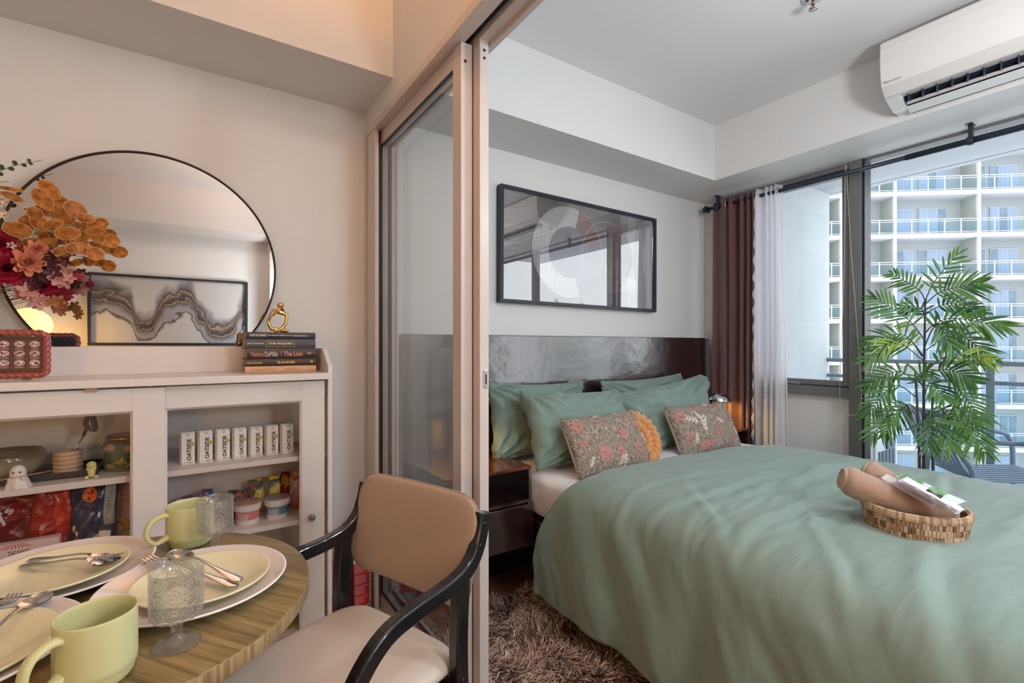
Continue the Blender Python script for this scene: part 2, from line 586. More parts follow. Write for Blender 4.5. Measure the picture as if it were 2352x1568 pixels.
# ------------------------------------------------------------------ bed platform, headboard
hb = thing('headboard', 'long dark glossy wooden headboard fixed along the wall behind the pillows', 'headboard', (2.0, 2.2, 0))
m = MB(); m.box(0.822, 3.175, 2.160, YB-0.002, 0.0, 1.252)
m.build('panel', dark_wood, hb, bevel=0.004)
bx(0.822, 3.175, 2.145, 2.160, 0.0, 0.10).build('kick_board', mat('black_lacquer', srgb(22, 20, 22), 0.3, bump=0.1, bscale=80), hb, bevel=0.002)
m = MB(); m.box(3.175, 3.200, 2.150, YB-0.002, 0.0, 1.245)
m.build('end_cap', mat('grey_edge', srgb(90, 86, 92), 0.25), hb, bevel=0.002)

bed = thing('bed_frame', 'dark reddish wooden bed platform under the white mattress', 'bed', (2.1, 1.1, 0))
bx(1.325, 1.355, 0.02, 2.144, 0.262, 0.385).build('side_rail', dark_wood, bed, bevel=0.003)
bx(2.845, 2.875, 0.02, 2.144, 0.262, 0.385).build('side_rail', dark_wood, bed, bevel=0.003)
bx(1.325, 2.875, -0.01, 0.02, 0.262, 0.385).build('foot_rail', dark_wood, bed, bevel=0.003)
bx(1.355, 2.845, 0.02, 2.144, 0.33, 0.385).build('slat_deck', dark_wood, bed)
for (x, y) in ((1.6, 0.3), (2.6, 0.3), (1.6, 1.9), (2.6, 1.9)):
    bx(x-0.04, x+0.04, y-0.04, y+0.04, 0, 0.33).build('leg', dark_wood, bed)

def wr(p, s, seed=0, oct=3):
    v = Vector((p[0]*s+seed*7.3, p[1]*s+seed*3.1, p[2]*s))
    return noise.fractal(v, 0.9, 2.0, oct)
sheet_m = mat('white_bedsheet', srgb(232, 228, 232), 0.8, sheen=0.2, bump=0.1, bscale=60)
def mattress(u, v):
    # closed rounded box section in x-z swept along y
    W = 1.545/2; H = 0.225; cx = 2.10; cz = 0.385+H/2
    a = 2*PI*u
    e = 0.28
    cs = math.copysign(abs(math.cos(a))**e, math.cos(a)); sn = math.copysign(abs(math.sin(a))**e, math.sin(a))
    x = cx+cs*W; z = cz+sn*H/2
    y = 0.03+v*2.10
    d = 0.006*wr((x*1.5, y*5, z*10), 2.2, 2)
    return Vector((x+(d if cs < 0 else 0), y, z+(d if sn > 0.5 else 0)))
mm = MB(); mm.grid(mattress, 72, 60, cu=True)
n = 60
mt = mm
mt.f.append(tuple(i*n for i in range(72))); mt.m.append(0); mt.sm.append(False)
mt.f.append(tuple(i*n+n-1 for i in reversed(range(72)))); mt.m.append(0); mt.sm.append(False)
o = mt.build('mattress', sheet_m, org=(2.1, 1.1, 0.385))
tag(o, 'thick mattress in a white fitted sheet under the green duvet', 'mattress')

# ------------------------------------------------------------------ duvet
def duvet_mat(name='sage_green_cotton', c=srgb(122, 142, 134)):
    m, nt, b = nodes_of(name)
    b.inputs['Base Color'].default_value = (*c, 1)
    b.inputs['Roughness'].default_value = 0.62
    b.inputs['Sheen Weight'].default_value = 0.25
    b.inputs['Specular IOR Level'].default_value = 0.35
    v = coords(nt, 'Object', (3, 9, 3), (0, 0, 0.35))
    n1 = N(nt, 'ShaderNodeTexNoise', i_Scale=2.0, i_Detail=5.0, i_Distortion=0.8)
    nt.links.new(v, n1.inputs['Vector'])
    n2 = N(nt, 'ShaderNodeTexNoise', i_Scale=500.0, i_Detail=1.0)
    v3 = coords(nt, 'Object')
    nt.links.new(v3, n2.inputs['Vector'])
    b1 = N(nt, 'ShaderNodeBump', i_Strength=0.25, i_Distance=0.02)
    b2 = N(nt, 'ShaderNodeBump', i_Strength=0.08, i_Distance=0.001)
    nt.links.new(n1.outputs['Fac'], b1.inputs['Height'])
    nt.links.new(n2.outputs['Fac'], b2.inputs['Height'])
    nt.links.new(b1.outputs['Normal'], b2.inputs['Normal'])
    nt.links.new(b2.outputs['Normal'], b.inputs['Normal'])
    return m
duvet_m = duvet_mat()
def lerp(a, b, t): return a+(b-a)*t
def sm(t): t = max(0, min(1, t)); return t*t*(3-2*t)
def interp(xs, ys, x):
    if x <= xs[0]: return ys[0]
    for i in range(len(xs)-1):
        if x <= xs[i+1]: return lerp(ys[i], ys[i+1], (x-xs[i])/(xs[i+1]-xs[i]))
    return ys[-1]
PROF = [(1.250, 0.125), (1.238, 0.30), (1.240, 0.45), (1.252, 0.54), (1.285, 0.605), (1.34, 0.643), (1.42, 0.660), (1.6, 0.668), (1.95, 0.672),
        (2.30, 0.672), (2.50, 0.664), (2.66, 0.645), (2.80, 0.622), (2.88, 0.598), (2.915, 0.55), (2.925, 0.45), (2.93, 0.30), (2.93, 0.16)]
def catmull(pts, n):
    out = []
    P4 = [pts[0]]+list(pts)+[pts[-1]]
    # cumulative lengths for even spacing
    dense = []
    for i in range(1, len(P4)-2):
        p0, p1, p2, p3 = [Vector((*q, 0)) if len(q) == 2 else Vector(q) for q in P4[i-1:i+3]]
        for k in range(12):
            t = k/12
            dense.append(0.5*((2*p1)+(p2-p0)*t+(2*p0-5*p1+4*p2-p3)*t*t+(3*p1-p0-3*p2+p3)*t**3))
    dense.append(Vector((*pts[-1], 0)) if len(pts[-1]) == 2 else Vector(pts[-1]))
    L = [0]
    for i in range(1, len(dense)): L.append(L[-1]+(dense[i]-dense[i-1]).length)
    j = 0
    for k in range(n):
        d = L[-1]*k/(n-1)
        while j < len(L)-2 and L[j+1] < d: j += 1
        t = (d-L[j])/max(1e-9, L[j+1]-L[j])
        out.append(dense[j].lerp(dense[j+1], min(1, max(0, t))))
    return out
NS = 230; NV = 260
rc_ = random.Random(12)
CREASE = [(rc_.uniform(1.45, 2.5), rc_.gauss(0.98, 0.17), rc_.gauss(-0.08, 0.2), rc_.uniform(0.07, 0.26), rc_.uniform(0.007, 0.013), rc_.uniform(0.002, 0.0055)) for _ in range(46)]
CREASE += [(rc_.uniform(1.5, 2.3), rc_.uniform(0.2, 0.5), rc_.gauss(-0.1, 0.4), rc_.uniform(0.08, 0.2), rc_.uniform(0.008, 0.014), rc_.uniform(0.002, 0.004)) for _ in range(18)]
CREASE += [(1.62+0.02*k, 0.66+0.03*k, -0.25, 0.16, 0.012, 0.006) for k in range(4)]
prof = catmull(PROF, NS)
def duvet(u, v):
    i = round(u*(NS-1))
    p = prof[i]; q0 = prof[max(0, i-1)]; q1 = prof[min(NS-1, i+1)]
    x, z = p.x, p.y
    nx, nz = -(q1.y-q0.y), (q1.x-q0.x)
    l = math.hypot(nx, nz) or 1; nx /= l; nz /= l
    topness = sm((z-0.50)/0.12)
    yh = interp([0, 0.09, 0.17, 0.26, 0.5, 0.70, 0.78, 1.0], [1.675, 1.670, 1.63, 1.50, 1.455, 1.42, 1.44, 1.5], i/(NS-1))
    if i/(NS-1) < 0.26: yh = lerp(1.675, 1.49, sm((i/(NS-1)-0.05)/0.20))
    yh += 0.006*math.sin(x*17)
    y = lerp(yh, -0.03, v)
    d = 0.0
    # long soft creases over the top, running across the bed
    for (cx, cy, ang, ln, wd, am) in ((1.75, 1.02, -0.12, 0.45, 0.020, 0.010), (2.05, 0.93, -0.05, 0.5, 0.024, 0.012), (1.62, 0.80, 0.10, 0.35, 0.02, 0.008),
                                      (2.1, 0.80, -0.18, 0.5, 0.018, 0.009), (1.55, 1.22, 0.05, 0.30, 0.014, 0.005), (1.9, 1.16, -0.10, 0.4, 0.016, 0.006),
                                      (1.72, 0.66, -0.3, 0.35, 0.02, 0.009), (2.3, 0.62, 0.1, 0.5, 0.02, 0.008), (1.45, 0.62, 0.5, 0.3, 0.02, 0.007), (2.35, 1.1, -0.2, 0.3, 0.02, 0.006),
                                      (1.5, 0.40, 0.2, 0.3, 0.025, 0.007), (2.0, 0.35, -0.1, 0.5, 0.03, 0.008), (1.42, 0.98, 0.8, 0.22, 0.016, 0.006)):
        dx, dy = x-cx, y-cy
        a = dx*math.cos(ang)+dy*math.sin(ang); b = -dx*math.sin(ang)+dy*math.cos(ang)
        b += 0.02*math.sin(a*9+cx*20)
        g = math.exp(-(a/ln)**2)
        d += 1.5*am*g*(math.exp(-(b/wd)**2)-0.7*math.exp(-((b+wd*1.8)/(wd*1.2))**2))*topness
    d += topness*(0.006*wr((x, y*1.4, 0), 1.6, 1)+0.0030*wr((x*1.2, y*4, 0), 5, 5))
    for (cx, cy, ang, ln, wd, am) in CREASE:
        dx, dy = x-cx, y-cy
        if abs(dx) > 0.6 or abs(dy) > 0.3: continue
        a = dx*math.cos(ang)+dy*math.sin(ang); b = -dx*math.sin(ang)+dy*math.cos(ang)+0.012*math.sin(dx*14+cx*30)
        d += am*math.exp(-(a/ln)**2)*(math.exp(-(b/wd)**2)-0.6*math.exp(-((b+wd*2)/(wd*1.3))**2))*topness
    d *= 1-0.95*math.exp(-((math.hypot(x-1.735, y-0.508)/0.17)**4))
    # hanging side folds
    s = 1-topness
    fold = math.sin(y*19+1.2*math.sin(y*6+z*3)+z*2.2)
    d += s*(0.014*fold*(1-sm((z-0.1)/0.55))+0.014*wr((y*2.6-z*1.2, z*0.8, 1), 2.4, 3)+0.003*math.sin(y*31-z*9+2*wr((y, z, 2), 2, 4)))
    # slack bulge near the hem
    if x < 1.5: d += s*0.010*sm(1-(z-0.12)/0.3)
    if v > 0.97: z -= 0
    p3 = Vector((x+nx*d, y, z+nz*d))
    if v < 0.03: p3.z -= 0.010*(1-v/0.03)*topness
    # hem height wave
    if i < 12: p3.z += 0.004*math.sin(y*11)*(1-i/12)
    return p3
m = MB().grid(duvet, NS, NV)
o = m.build('duvet', duvet_m, org=(2.1, 0.8, 0.4), solid=0.012)
tag(o, 'large rumpled sage green duvet spread over the bed', 'duvet')

# ------------------------------------------------------------------ pillows
def pillow(name, label, cat, W, H, T, base, rotz, tilt, mats, seed, pinch=0.07, parts=None, wrk=0.006, nu=56, nv=40, group=None, flop=0.0, bend=0.0, roll=0.0):
    t = thing(name, label, cat, base, rotz, group)
    R = Matrix.Rotation(tilt, 3, 'X') @ Matrix.Rotation(roll, 3, 'Y')
    def S(u, v, sd):
        # u,v in -1..1; local: x width, z height (v), y thickness
        x = u*W/2*(1-pinch*(1-v*v)*abs(u)**3)
        z = H/2+v*H/2*(1-pinch*1.3*(1-u*u)*abs(v)**3)
        th = T/2*((1-abs(u)**2.4)*(1-abs(v)**2.4))**0.42
        th *= 1-0.25*v*sd*0
        e = max(abs(u), abs(v))
        wn_ = wrk*wr((x*1.0, z*1.6, sd*0.3), 5.5, seed, 3)*(0.45+e)
        ang = math.atan2(1-abs(v)+0.02, 1-abs(u)+0.02)
        dc = math.hypot(1-abs(u), 1-abs(v))
        wn_ += wrk*1.1*math.sin(ang*15+seed+u*2+3*wr((x, z, 0), 6, seed, 2))*math.exp(-(dc/0.75)**2)*min(1, dc*4)
        y = -sd*(th+wn_*min(1, th/(T*0.12)))
        z += flop*u*0.5
        y += bend*((v+1)/2)**2
        z -= abs(bend)*0.2*((v+1)/2)**2
        return R @ Vector((x, y, z))
    m = MB()
    m.grid(lambda a, b: S(a*2-1, b*2-1, 1), nu, nv, 0)
    m.grid(lambda a, b: S(a*2-1, b*2-1, -1), nu, nv, 1 if len(mats) > 1 else 0)
    m.build('cover', mats, t, org=(0, 0, 0))
    return t, S
pil_m = duvet_mat('sage_green_pillowcase', srgb(120, 141, 132))
pillow('pillow', 'sage green pillow leaning on the headboard at the far left, partly hidden', 'pillow', 0.66, 0.40, 0.14, (1.57, 2.045, 0.605), 0.02, -0.11, [pil_m], 1, flop=-0.02, wrk=0.020)
pillow('pillow', 'sage green pillow at the front left, behind the left floral cushion', 'pillow', 0.68, 0.39, 0.18, (1.665, 1.79, 0.60), 0.03, -0.30, [pil_m], 2, flop=-0.03, bend=0.02, wrk=0.020)
pillow('pillow', 'sage green pillow against the headboard on the right, mostly hidden', 'pillow', 0.76, 0.40, 0.14, (2.40, 2.045, 0.60), 0.0, -0.10, [pil_m], 3, flop=0.02, wrk=0.020)
pillow('pillow', 'sage green pillow at the front right with one tall pointed corner', 'pillow', 0.86, 0.39, 0.18, (2.36, 1.81, 0.60), -0.03, -0.28, [pil_m], 4, flop=0.09, wrk=0.022, bend=0.02)

# floral cushions
def tweed():
    m, nt, b = nodes_of('brown_tweed')
    v = coords(nt, 'Object', (420, 14, 75), (0, 0.45, 0))
    n1 = N(nt, 'ShaderNodeTexNoise', i_Scale=1.0, i_Detail=4.0)
    nt.links.new(v, n1.inputs['Vector'])
    r = ramp(nt, [(0.30, srgb(78, 66, 56)), (0.5, srgb(134, 120, 106)), (0.68, srgb(200, 190, 178))], n1.outputs['Fac'])
    nt.links.new(r.outputs['Color'], b.inputs['Base Color'])
    b.inputs['Roughness'].default_value = 0.9
    bp = N(nt, 'ShaderNodeBump', i_Strength=0.4, i_Distance=0.003)
    nt.links.new(n1.outputs['Fac'], bp.inputs['Height']); nt.links.new(bp.outputs['Normal'], b.inputs['Normal'])
    return m
tweed_m = tweed()
cream_m = mat('cream_fabric', srgb(214, 204, 198), 0.85, bump=0.2, bscale=200)
pink_m = mat('dusty_pink_thread', srgb(190, 132, 124), 0.8, var=0.25, vscale=60)
ivory_m = mat('ivory_thread', srgb(226, 212, 200), 0.8)
def motifs(t, S, W, H, flowers, sprigs):
    off = 0.0022
    def Q(x, z):
        u = max(-0.97, min(0.97, 2*x/W)); v = max(-0.97, min(0.97, 2*z/H))
        e = 1e-3
        p = S(u, v, 1); n = (S(u+e, v, 1)-p).cross(S(u, v+e, 1)-p).normalized()
        if n.y > 0: n = -n
        return p+n*off
    def petal(mb, cx, cz, a, r0, r1, wd):
        rows = []
        for k in range(6):
            tt = k/5
            rr = r0+(r1-r0)*tt
            ww = wd*math.sin(PI*(0.12+0.80*tt))**0.8
            rows.append([(cx+rr*math.cos(a)-ww*s*math.sin(a), cz+rr*math.sin(a)+ww*s*math.cos(a)) for s in (-1, 0, 1)])
        vs_ = [Q(*p) for row in rows for p in row]
        fs = [(i*3+j, i*3+j+1, i*3+j+4, i*3+j+3) for i in range(5) for j in range(2)]
        mb.add(vs_, fs, 0, True)
    for (x, z, r, n, a0) in flowers:
        mb = MB()
        for k in range(n):
            a = a0+2*PI*k/n+random.uniform(-.15, .15)
            petal(mb, x, z, a, r*0.12, r*0.85*random.uniform(0.75, 1.15), r*0.22)
        mb.build('embroidered_flower', pink_m, t, org=(0, 0, 0), clean=False)
    for (x, z, a, ln) in sprigs:
        mb = MB()
        for k in range(4):
            d = ln*(0.25+0.22*k)
            for s in (-1, 1):
                petal(mb, x+d*math.cos(a), z+d*math.sin(a), a+s*0.7, 0.001, ln*0.3, ln*0.045)
        petal(mb, x, z, a, 0, ln, ln*0.025)
        mb.build('embroidered_sprig', ivory_m, t, org=(0, 0, 0), clean=False)
W, H = 0.50, 0.285
t, S = pillow('floral_cushion', 'rectangular brown tweed cushion with pink flowers on the left of the orange knot', 'cushion', W, H, 0.13, (1.665, 1.595, 0.605), 0.04, -0.48, [tweed_m, cream_m], 5, pinch=0.04, wrk=0.002)
motifs(t, S, W, H, [(-0.195, 0.085, 0.045, 6, 0.2), (-0.12, 0.10, 0.020, 3, 1), (-0.06, 0.088, 0.022, 3, 2), (0.055, 0.015, 0.050, 6, 0.5), (0.13, -0.055, 0.048, 5, 0.3), (-0.10, -0.055, 0.050, 8, 0.1), (0.175, 0.06, 0.035, 6, 0), (0.23, -0.11, 0.03, 5, 1), (0.00, -0.06, 0.04, 6, 0.4), (-0.20, 0.0, 0.03, 5, 0.8), (0.12, 0.09, 0.028, 5, 0.2), (-0.02, 0.125, 0.02, 5, 0)],
       [(0.035, -0.06, -1.8, 0.07), (0.02, -0.07, -2.2, 0.06), (0.19, 0.02, -0.9, 0.06), (-0.09, 0.12, 0.3, 0.06), (-0.20, -0.11, 1.0, 0.05), (0.10, 0.12, 2.5, 0.06)])
t, S = pillow('floral_cushion', 'rectangular brown tweed cushion with pink flowers on the right, nearest the bedside lamp', 'cushion', W+0.02, H, 0.13, (2.42, 1.60, 0.60), -0.04, -0.46, [tweed_m, cream_m], 6, pinch=0.04, wrk=0.002)
motifs(t, S, W, H, [(-0.20, 0.07, 0.048, 7, 0.2), (-0.05, 0.10, 0.035, 6, 1), (0.08, 0.06, 0.022, 3, 2), (0.03, -0.035, 0.040, 5, 0.5), (0.20, 0.03, 0.040, 6, 0.3), (-0.10, -0.10, 0.044, 7, 0.1), (0.06, 0.125, 0.03, 6, 0), (-0.05, -0.095, 0.036, 6, 0.6), (0.14, -0.09, 0.026, 4, 1), (0.13, 0.03, 0.022, 3, 1), (-0.19, -0.04, 0.034, 6, 0.5), (0.21, -0.06, 0.03, 5, 0.2), (0.13, 0.10, 0.03, 5, 0.7)],
       [(-0.085, 0.02, 2.7, 0.09), (-0.075, 0.03, 1.9, 0.06), (-0.06, 0.01, 0.9, 0.05), (-0.07, -0.05, 1.5, 0.10), (0.11, 0.0, 2.6, 0.06), (0.20, -0.08, 1.9, 0.05), (-0.14, -0.02, -1.8, 0.06), (0.0, 0.12, 0.2, 0.05)])

# orange knotted ring cushion
knot_m = mat('orange_velvet', srgb(206, 142, 84), 0.6, sheen=0.5, bump=0.15, bscale=50)
kb = MB()
R = Matrix.Rotation(-0.50, 3, 'X')
kc = Vector((1.895, 1.70, 0.715))
for ring, (rad, sz, n, ph) in enumerate(((0.118, 0.030, 20, 0), (0.078, 0.029, 15, 0.2), (0.040, 0.027, 9, 0.4))):
    for k in range(n):
        a = 2*PI*k/n+ph
        c = R @ Vector((rad*math.cos(a), -0.012*(2-ring), rad*math.sin(a)))
        Mx = R @ Matrix.Rotation(-a+(0.75 if ring % 2 == 0 else -0.75), 3, 'Y')
        kb.ball(kc+c, (sz*1.25, sz*1.05, sz*0.72), 14, 10, M=Mx)
o = kb.build('knot_cushion', knot_m, org=(1.835, 1.685, 0.61), clean=False)
tag(o, 'round orange braided knot cushion between the two floral cushions', 'cushion')
# ------------------------------------------------------------------ nightstands and lamps
ns_top = mat('nightstand_top', srgb(96, 44, 26), 0.22, coat=0.4, var=0.3, vscale=14, stretch=(6, 1, 1))
cav_m = mat('cubby_dark', srgb(30, 24, 28), 0.35, bump=0.1, bscale=80)
def nightstand(label, x0, x1):
    y0, y1 = 1.80, 2.158
    t = thing('nightstand', label, 'nightstand', ((x0+x1)/2, (y0+y1)/2, 0.279))
    bx(x0, x1, y0, y1, 0.626, 0.640).build('top', ns_top, t, bevel=0.002)
    m = MB()
    m.box(x0, x0+0.016, y0, y1, 0.279, 0.626); m.box(x1-0.016, x1, y0, y1, 0.279, 0.626)
    m.box(x0+0.016, x1-0.016, y1-0.012, y1, 0.279, 0.626); m.box(x0+0.016, x1-0.016, y0, y1-0.012, 0.279, 0.295)
    m.build('carcass', dark_wood, t, bevel=0.0015)
    bx(x0+0.016, x1-0.016, y0+0.002, y1-0.012, 0.474, 0.488).build('shelf', dark_wood, t)
    bx(x0+0.001, x1-0.001, y0-0.016, y0-0.001, 0.281, 0.470).build('drawer_front', dark_wood, t, bevel=0.002)
    return t
nightstand('dark glossy wooden nightstand with open cubby, left of the bed', 0.87, 1.312)
nightstand('dark wooden nightstand by the maroon curtain, right of the bed', 2.888, 3.125)
warm_em = mat('lamp_glow', (1, 0.75, 0.35), 0.4, emit=(1.0, 0.50, 0.10), estr=9)
glassy_amber = mat('amber_lamp_body', srgb(210, 150, 70), 0.2, emit=(1.0, 0.45, 0.06), estr=1.2)
def mushroom_lamp(label, x, y, z, pw):
    t = thing('table_lamp', label, 'lamp', (x, y, z))
    MB().lathe([(0.0, 0), (0.045, 0), (0.045, 0.008), (0.012, 0.012), (0.010, 0.02)], (x, y, z), 32).build('base', chrome, t)
    MB().lathe([(0.022, 0.012), (0.026, 0.05), (0.026, 0.16), (0.020, 0.175)], (x, y, z), 28).build('stem', glassy_amber, t)
    m = MB()
    pr = [(0.075*math.cos(a), 0.172+0.062*math.sin(a)) for a in [PI/2*k/12 for k in range(12)]]
    pin = [(r*0.95, zz-0.003) for r, zz in reversed(pr)]
    m.lathe(pr+[(0.0005, 0.2345)]+[(0.0005, 0.230)]+pin+[pr[0]], (x, y, z), 40, cap=False)
    m.build('shade', chrome, t)
    l = bpy.data.lights.new('bulb', 'POINT'); l.energy = pw*2.2; l.color = (1.0, 0.60, 0.13); l.shadow_soft_size = 0.02
    o = bpy.data.objects.new('bulb', l); C.objects.link(o); o.location = (0.0, -0.045, 0.184); o.parent = t
    return t
mushroom_lamp('small lit table lamp with a chrome dome on the right nightstand', 3.01, 1.95, 0.640, 1.3)
mushroom_lamp('small lit table lamp with a chrome dome on the left nightstand', 1.09, 1.97, 0.640, 0.35)

# ------------------------------------------------------------------ pictures
def disc_pts(cx, cz, r, a0=0, a1=2*PI, n=64): return [(cx+r*math.cos(a0+(a1-a0)*k/n), cz+r*math.sin(a0+(a1-a0)*k/n)) for k in range(n+1)]
frame_m = mat('black_picture_frame', srgb(38, 42, 52), 0.3, bump=0.05, bscale=100, stretch=(1, 1, 8))
picglass = thin_glass('picture_glass', (1, 1, 1), 2.5, boost=1.0)
def picture_frame(t, x0, x1, z0, z1, yb, yf, fw, s=1):
    m = MB()
    a, b = min(yb, yf), max(yb, yf)
    m.box(x0, x1, a, b, z0, z0+fw); m.box(x0, x1, a, b, z1-fw, z1)
    m.box(x0, x0+fw, a, b, z0+fw, z1-fw); m.box(x1-fw, x1, a, b, z0+fw, z1-fw)
    m.build('frame', frame_m, t, bevel=0.002)
pic = thing('framed_picture', 'large black framed abstract print of interlocking rings on the wall over the headboard', 'picture', (2.03, 2.215, 1.75))
x0, x1, z0, z1 = 1.395, 2.665, 1.428, 2.073
picture_frame(pic, x0, x1, z0, z1, 2.196, 2.238, 0.020)
def brushed():
    m, nt, b = nodes_of('brushed_print')
    v = coords(nt, 'Object', (1.2, 1, 150))
    n1 = N(nt, 'ShaderNodeTexNoise', i_Scale=2.0, i_Detail=6.0)
    nt.links.new(v, n1.inputs['Vector'])
    r = ramp(nt, [(0.3, srgb(60, 54, 56)), (0.55, srgb(112, 104, 104)), (0.75, srgb(160, 150, 148))], n1.outputs['Fac'])
    v2 = coords(nt, 'Object', (2, 1, 2))
    n2 = N(nt, 'ShaderNodeTexNoise', i_Scale=1.5)
    nt.links.new(v2, n2.inputs['Vector'])
    mx = N(nt, 'ShaderNodeMixRGB', blend_type='MULTIPLY'); mx.inputs[0].default_value = 0.4
    nt.links.new(r.outputs['Color'], mx.inputs[1]); nt.links.new(n2.outputs['Color'], mx.inputs[2])
    nt.links.new(mx.outputs[0], b.inputs['Base Color']); b.inputs['Roughness'].default_value = 0.5
    return m
def stripes():
    m, nt, b = nodes_of('striped_print')
    v = coords(nt, 'Object')
    wv = N(nt, 'ShaderNodeTexWave', i_Scale=28.0, bands_direction='X')
    nt.links.new(v, wv.inputs['Vector'])
    r = ramp(nt, [(0.35, srgb(116, 112, 118)), (0.6, srgb(226, 222, 224))], wv.outputs['Fac'])
    nt.links.new(r.outputs['Color'], b.inputs['Base Color']); b.inputs['Roughness'].default_value = 0.5
    return m
g1 = mat('print_grey', srgb(108, 104, 112), 0.5, var=0.15, vscale=5)
g2 = mat('print_pale', srgb(176, 170, 170), 0.5, var=0.08, vscale=5)
g3 = mat('print_red', srgb(126, 66, 58), 0.5, var=0.3, vscale=30, stretch=(1, 1, 20))
g4 = mat('print_mauve', srgb(134, 112, 118), 0.5, var=0.3, vscale=20)
g5 = mat('print_gold', srgb(196, 160, 116), 0.35)
g6 = mat('print_mid', srgb(146, 140, 142), 0.5, var=0.1, vscale=5)
pm = MB()
yy = 2.218
def flat(pts, mi, lay): pm.poly([(p[0], yy-0.0006*lay, p[1]) for p in pts], mi)
flat([(x0+0.02, z0+0.02), (x1-0.02, z0+0.02), (x1-0.02, z1-0.02), (x0+0.02, z1-0.02)], 0, 0)
# pale curtains of bands on the right
def band(xa, amp, mi, lay, xr=x1-0.02):
    n = 30
    e = [(xa+amp*math.sin((k/n)*2*PI*1.15+0.6), z0+0.021+(z1-z0-0.042)*k/n) for k in range(n+1)]
    for k in range(n):
        flat([e[k], (xr, e[k][1]), (xr, e[k+1][1]), e[k+1]], mi, lay)
band(2.33, 0.004, 6, 1); band(2.40, 0.004, 4, 2); band(2.47, 0.018, 6, 3); band(2.565, 0.022, 4, 4); 
# big grey disc, striped C
c0 = (1.89, 1.757)
flat(disc_pts(*c0, 0.30, PI*0.52, -PI*0.30, 40)+[c0], 1, 5)
A = disc_pts(*c0, 0.273, 0, 2*PI, 90); B = disc_pts(1.896, 1.756, 0.156, 0, 2*PI, 90)
for k in range(90):
    q = [A[k], A[k+1], B[k+1], B[k]]
    mid = sum(p[0] for p in q)/4
    flat(q, 2 if mid < 1.962 else (3 if sum(p[1] for p in q)/4 > 1.80 else 1), 6)
flat(disc_pts(1.896, 1.756, 0.156, 0, 2*PI, 50)[:-1], 1, 7)
c1 = (2.219, 1.761)
flat(disc_pts(*c1, 0.222, -PI/2, PI/2, 40), 5, 5)
def ring(c, r, wd, a0, a1, mi, lay, n=80):
    A = disc_pts(*c, r+wd, a0, a1, n); B = disc_pts(*c, r, a0, a1, n)
    for k in range(n): flat([A[k], A[k+1], B[k+1], B[k]], mi, lay)
ring(c1, 0.223, 0.005, -0.45*PI, 1.2*PI, 7, 9)
ring(c0, 0.272, 0.003, -0.1*PI, 0.38*PI, 7, 10)
ring((1.93, 1.757), 0.29, 0.0018, -0.3*PI, 0.30*PI, 7, 11)
pm.build('print', [brushed(), g1, stripes(), g3, g2, g4, g6, g5], pic, clean=False)
bx(x0+0.02, x1-0.02, 2.2035, 2.2055, z0+0.02, z1-0.02).build('glass_pane', picglass, pic)
pic.rotation_euler = (0, math.radians(0.35), 0)

def marble():
    m, nt, b = nodes_of('marble_wave_print')
    t = N(nt, 'ShaderNodeTexCoord'); sx = N(nt, 'ShaderNodeSeparateXYZ')
    nt.links.new(t.outputs['Object'], sx.inputs[0])
    ns = N(nt, 'ShaderNodeTexNoise', i_Scale=4.0, i_Detail=8.0, i_Distortion=1.2)
    nt.links.new(t.outputs['Object'], ns.inputs['Vector'])
    # normalised x 0..1
    mr = N(nt, 'ShaderNodeMapRange'); mr.inputs[1].default_value = -0.62; mr.inputs[2].default_value = 0.62
    nt.links.new(sx.outputs['X'], mr.inputs[0])
    fc = N(nt, 'ShaderNodeFloatCurve')
    cv = fc.mapping.curves[0]
    pts = [(0, .68), (.12, .68), (.235, .56), (.285, .28), (.34, .28), (.40, .46), (.49, .64), (.58, .70), (.66, .45), (.76, .25), (.87, .20), (.94, .45), (1, .64)]
    while len(cv.points) < len(pts): cv.points.new(0.5, 0.5)
    for p, q in zip(cv.points, pts): p.location = q
    fc.mapping.update()
    nt.links.new(mr.outputs[0], fc.inputs['Value'])
    zr = N(nt, 'ShaderNodeMapRange'); zr.inputs[1].default_value = -0.32; zr.inputs[2].default_value = 0.32
    nt.links.new(sx.outputs['Z'], zr.inputs[0])
    sub = N(nt, 'ShaderNodeMath', operation='SUBTRACT'); nt.links.new(zr.outputs[0], sub.inputs[0]); nt.links.new(fc.outputs[0], sub.inputs[1])
    nm = N(nt, 'ShaderNodeMath', operation='MULTIPLY_ADD'); nm.inputs[1].default_value = 0.5; nm.inputs[2].default_value = -0.25
    nt.links.new(ns.outputs['Fac'], nm.inputs[0])
    ad = N(nt, 'ShaderNodeMath', operation='ADD'); nt.links.new(sub.outputs[0], ad.inputs[0]); nt.links.new(nm.outputs[0], ad.inputs[1])
    w0 = srgb(206, 200, 198)
    half = N(nt, 'ShaderNodeMath', operation='MULTIPLY_ADD'); half.inputs[1].default_value = 0.62; half.inputs[2].default_value = 0.5
    nt.links.new(ad.outputs[0], half.inputs[0])
    r = ramp(nt, [(0.33, w0), (0.36, srgb(60, 56, 60)), (0.38, srgb(170, 165, 168)), (0.43, srgb(150, 146, 150)), (0.47, srgb(84, 80, 86)), (0.485, srgb(186, 146, 100)),
                  (0.495, srgb(50, 48, 52)), (0.53, srgb(96, 92, 98)), (0.55, srgb(190, 150, 104)), (0.56, srgb(56, 52, 56)), (0.60, srgb(140, 136, 140)), (0.68, w0)], half.outputs[0])
    nt.links.new(r.outputs['Color'], b.inputs['Base Color']); b.inputs['Roughness'].default_value = 0.4
    return m
pl = thing('framed_picture', 'wide black framed marbled wave print, seen reflected in the round mirror', 'picture', (-0.14, YF+0.01, 1.52))
x0, x1, z0, z1 = -0.768, 0.485, 1.195, 1.85
picture_frame(pl, x0, x1, z0, z1, YF+0.002, YF+0.042, 0.022)
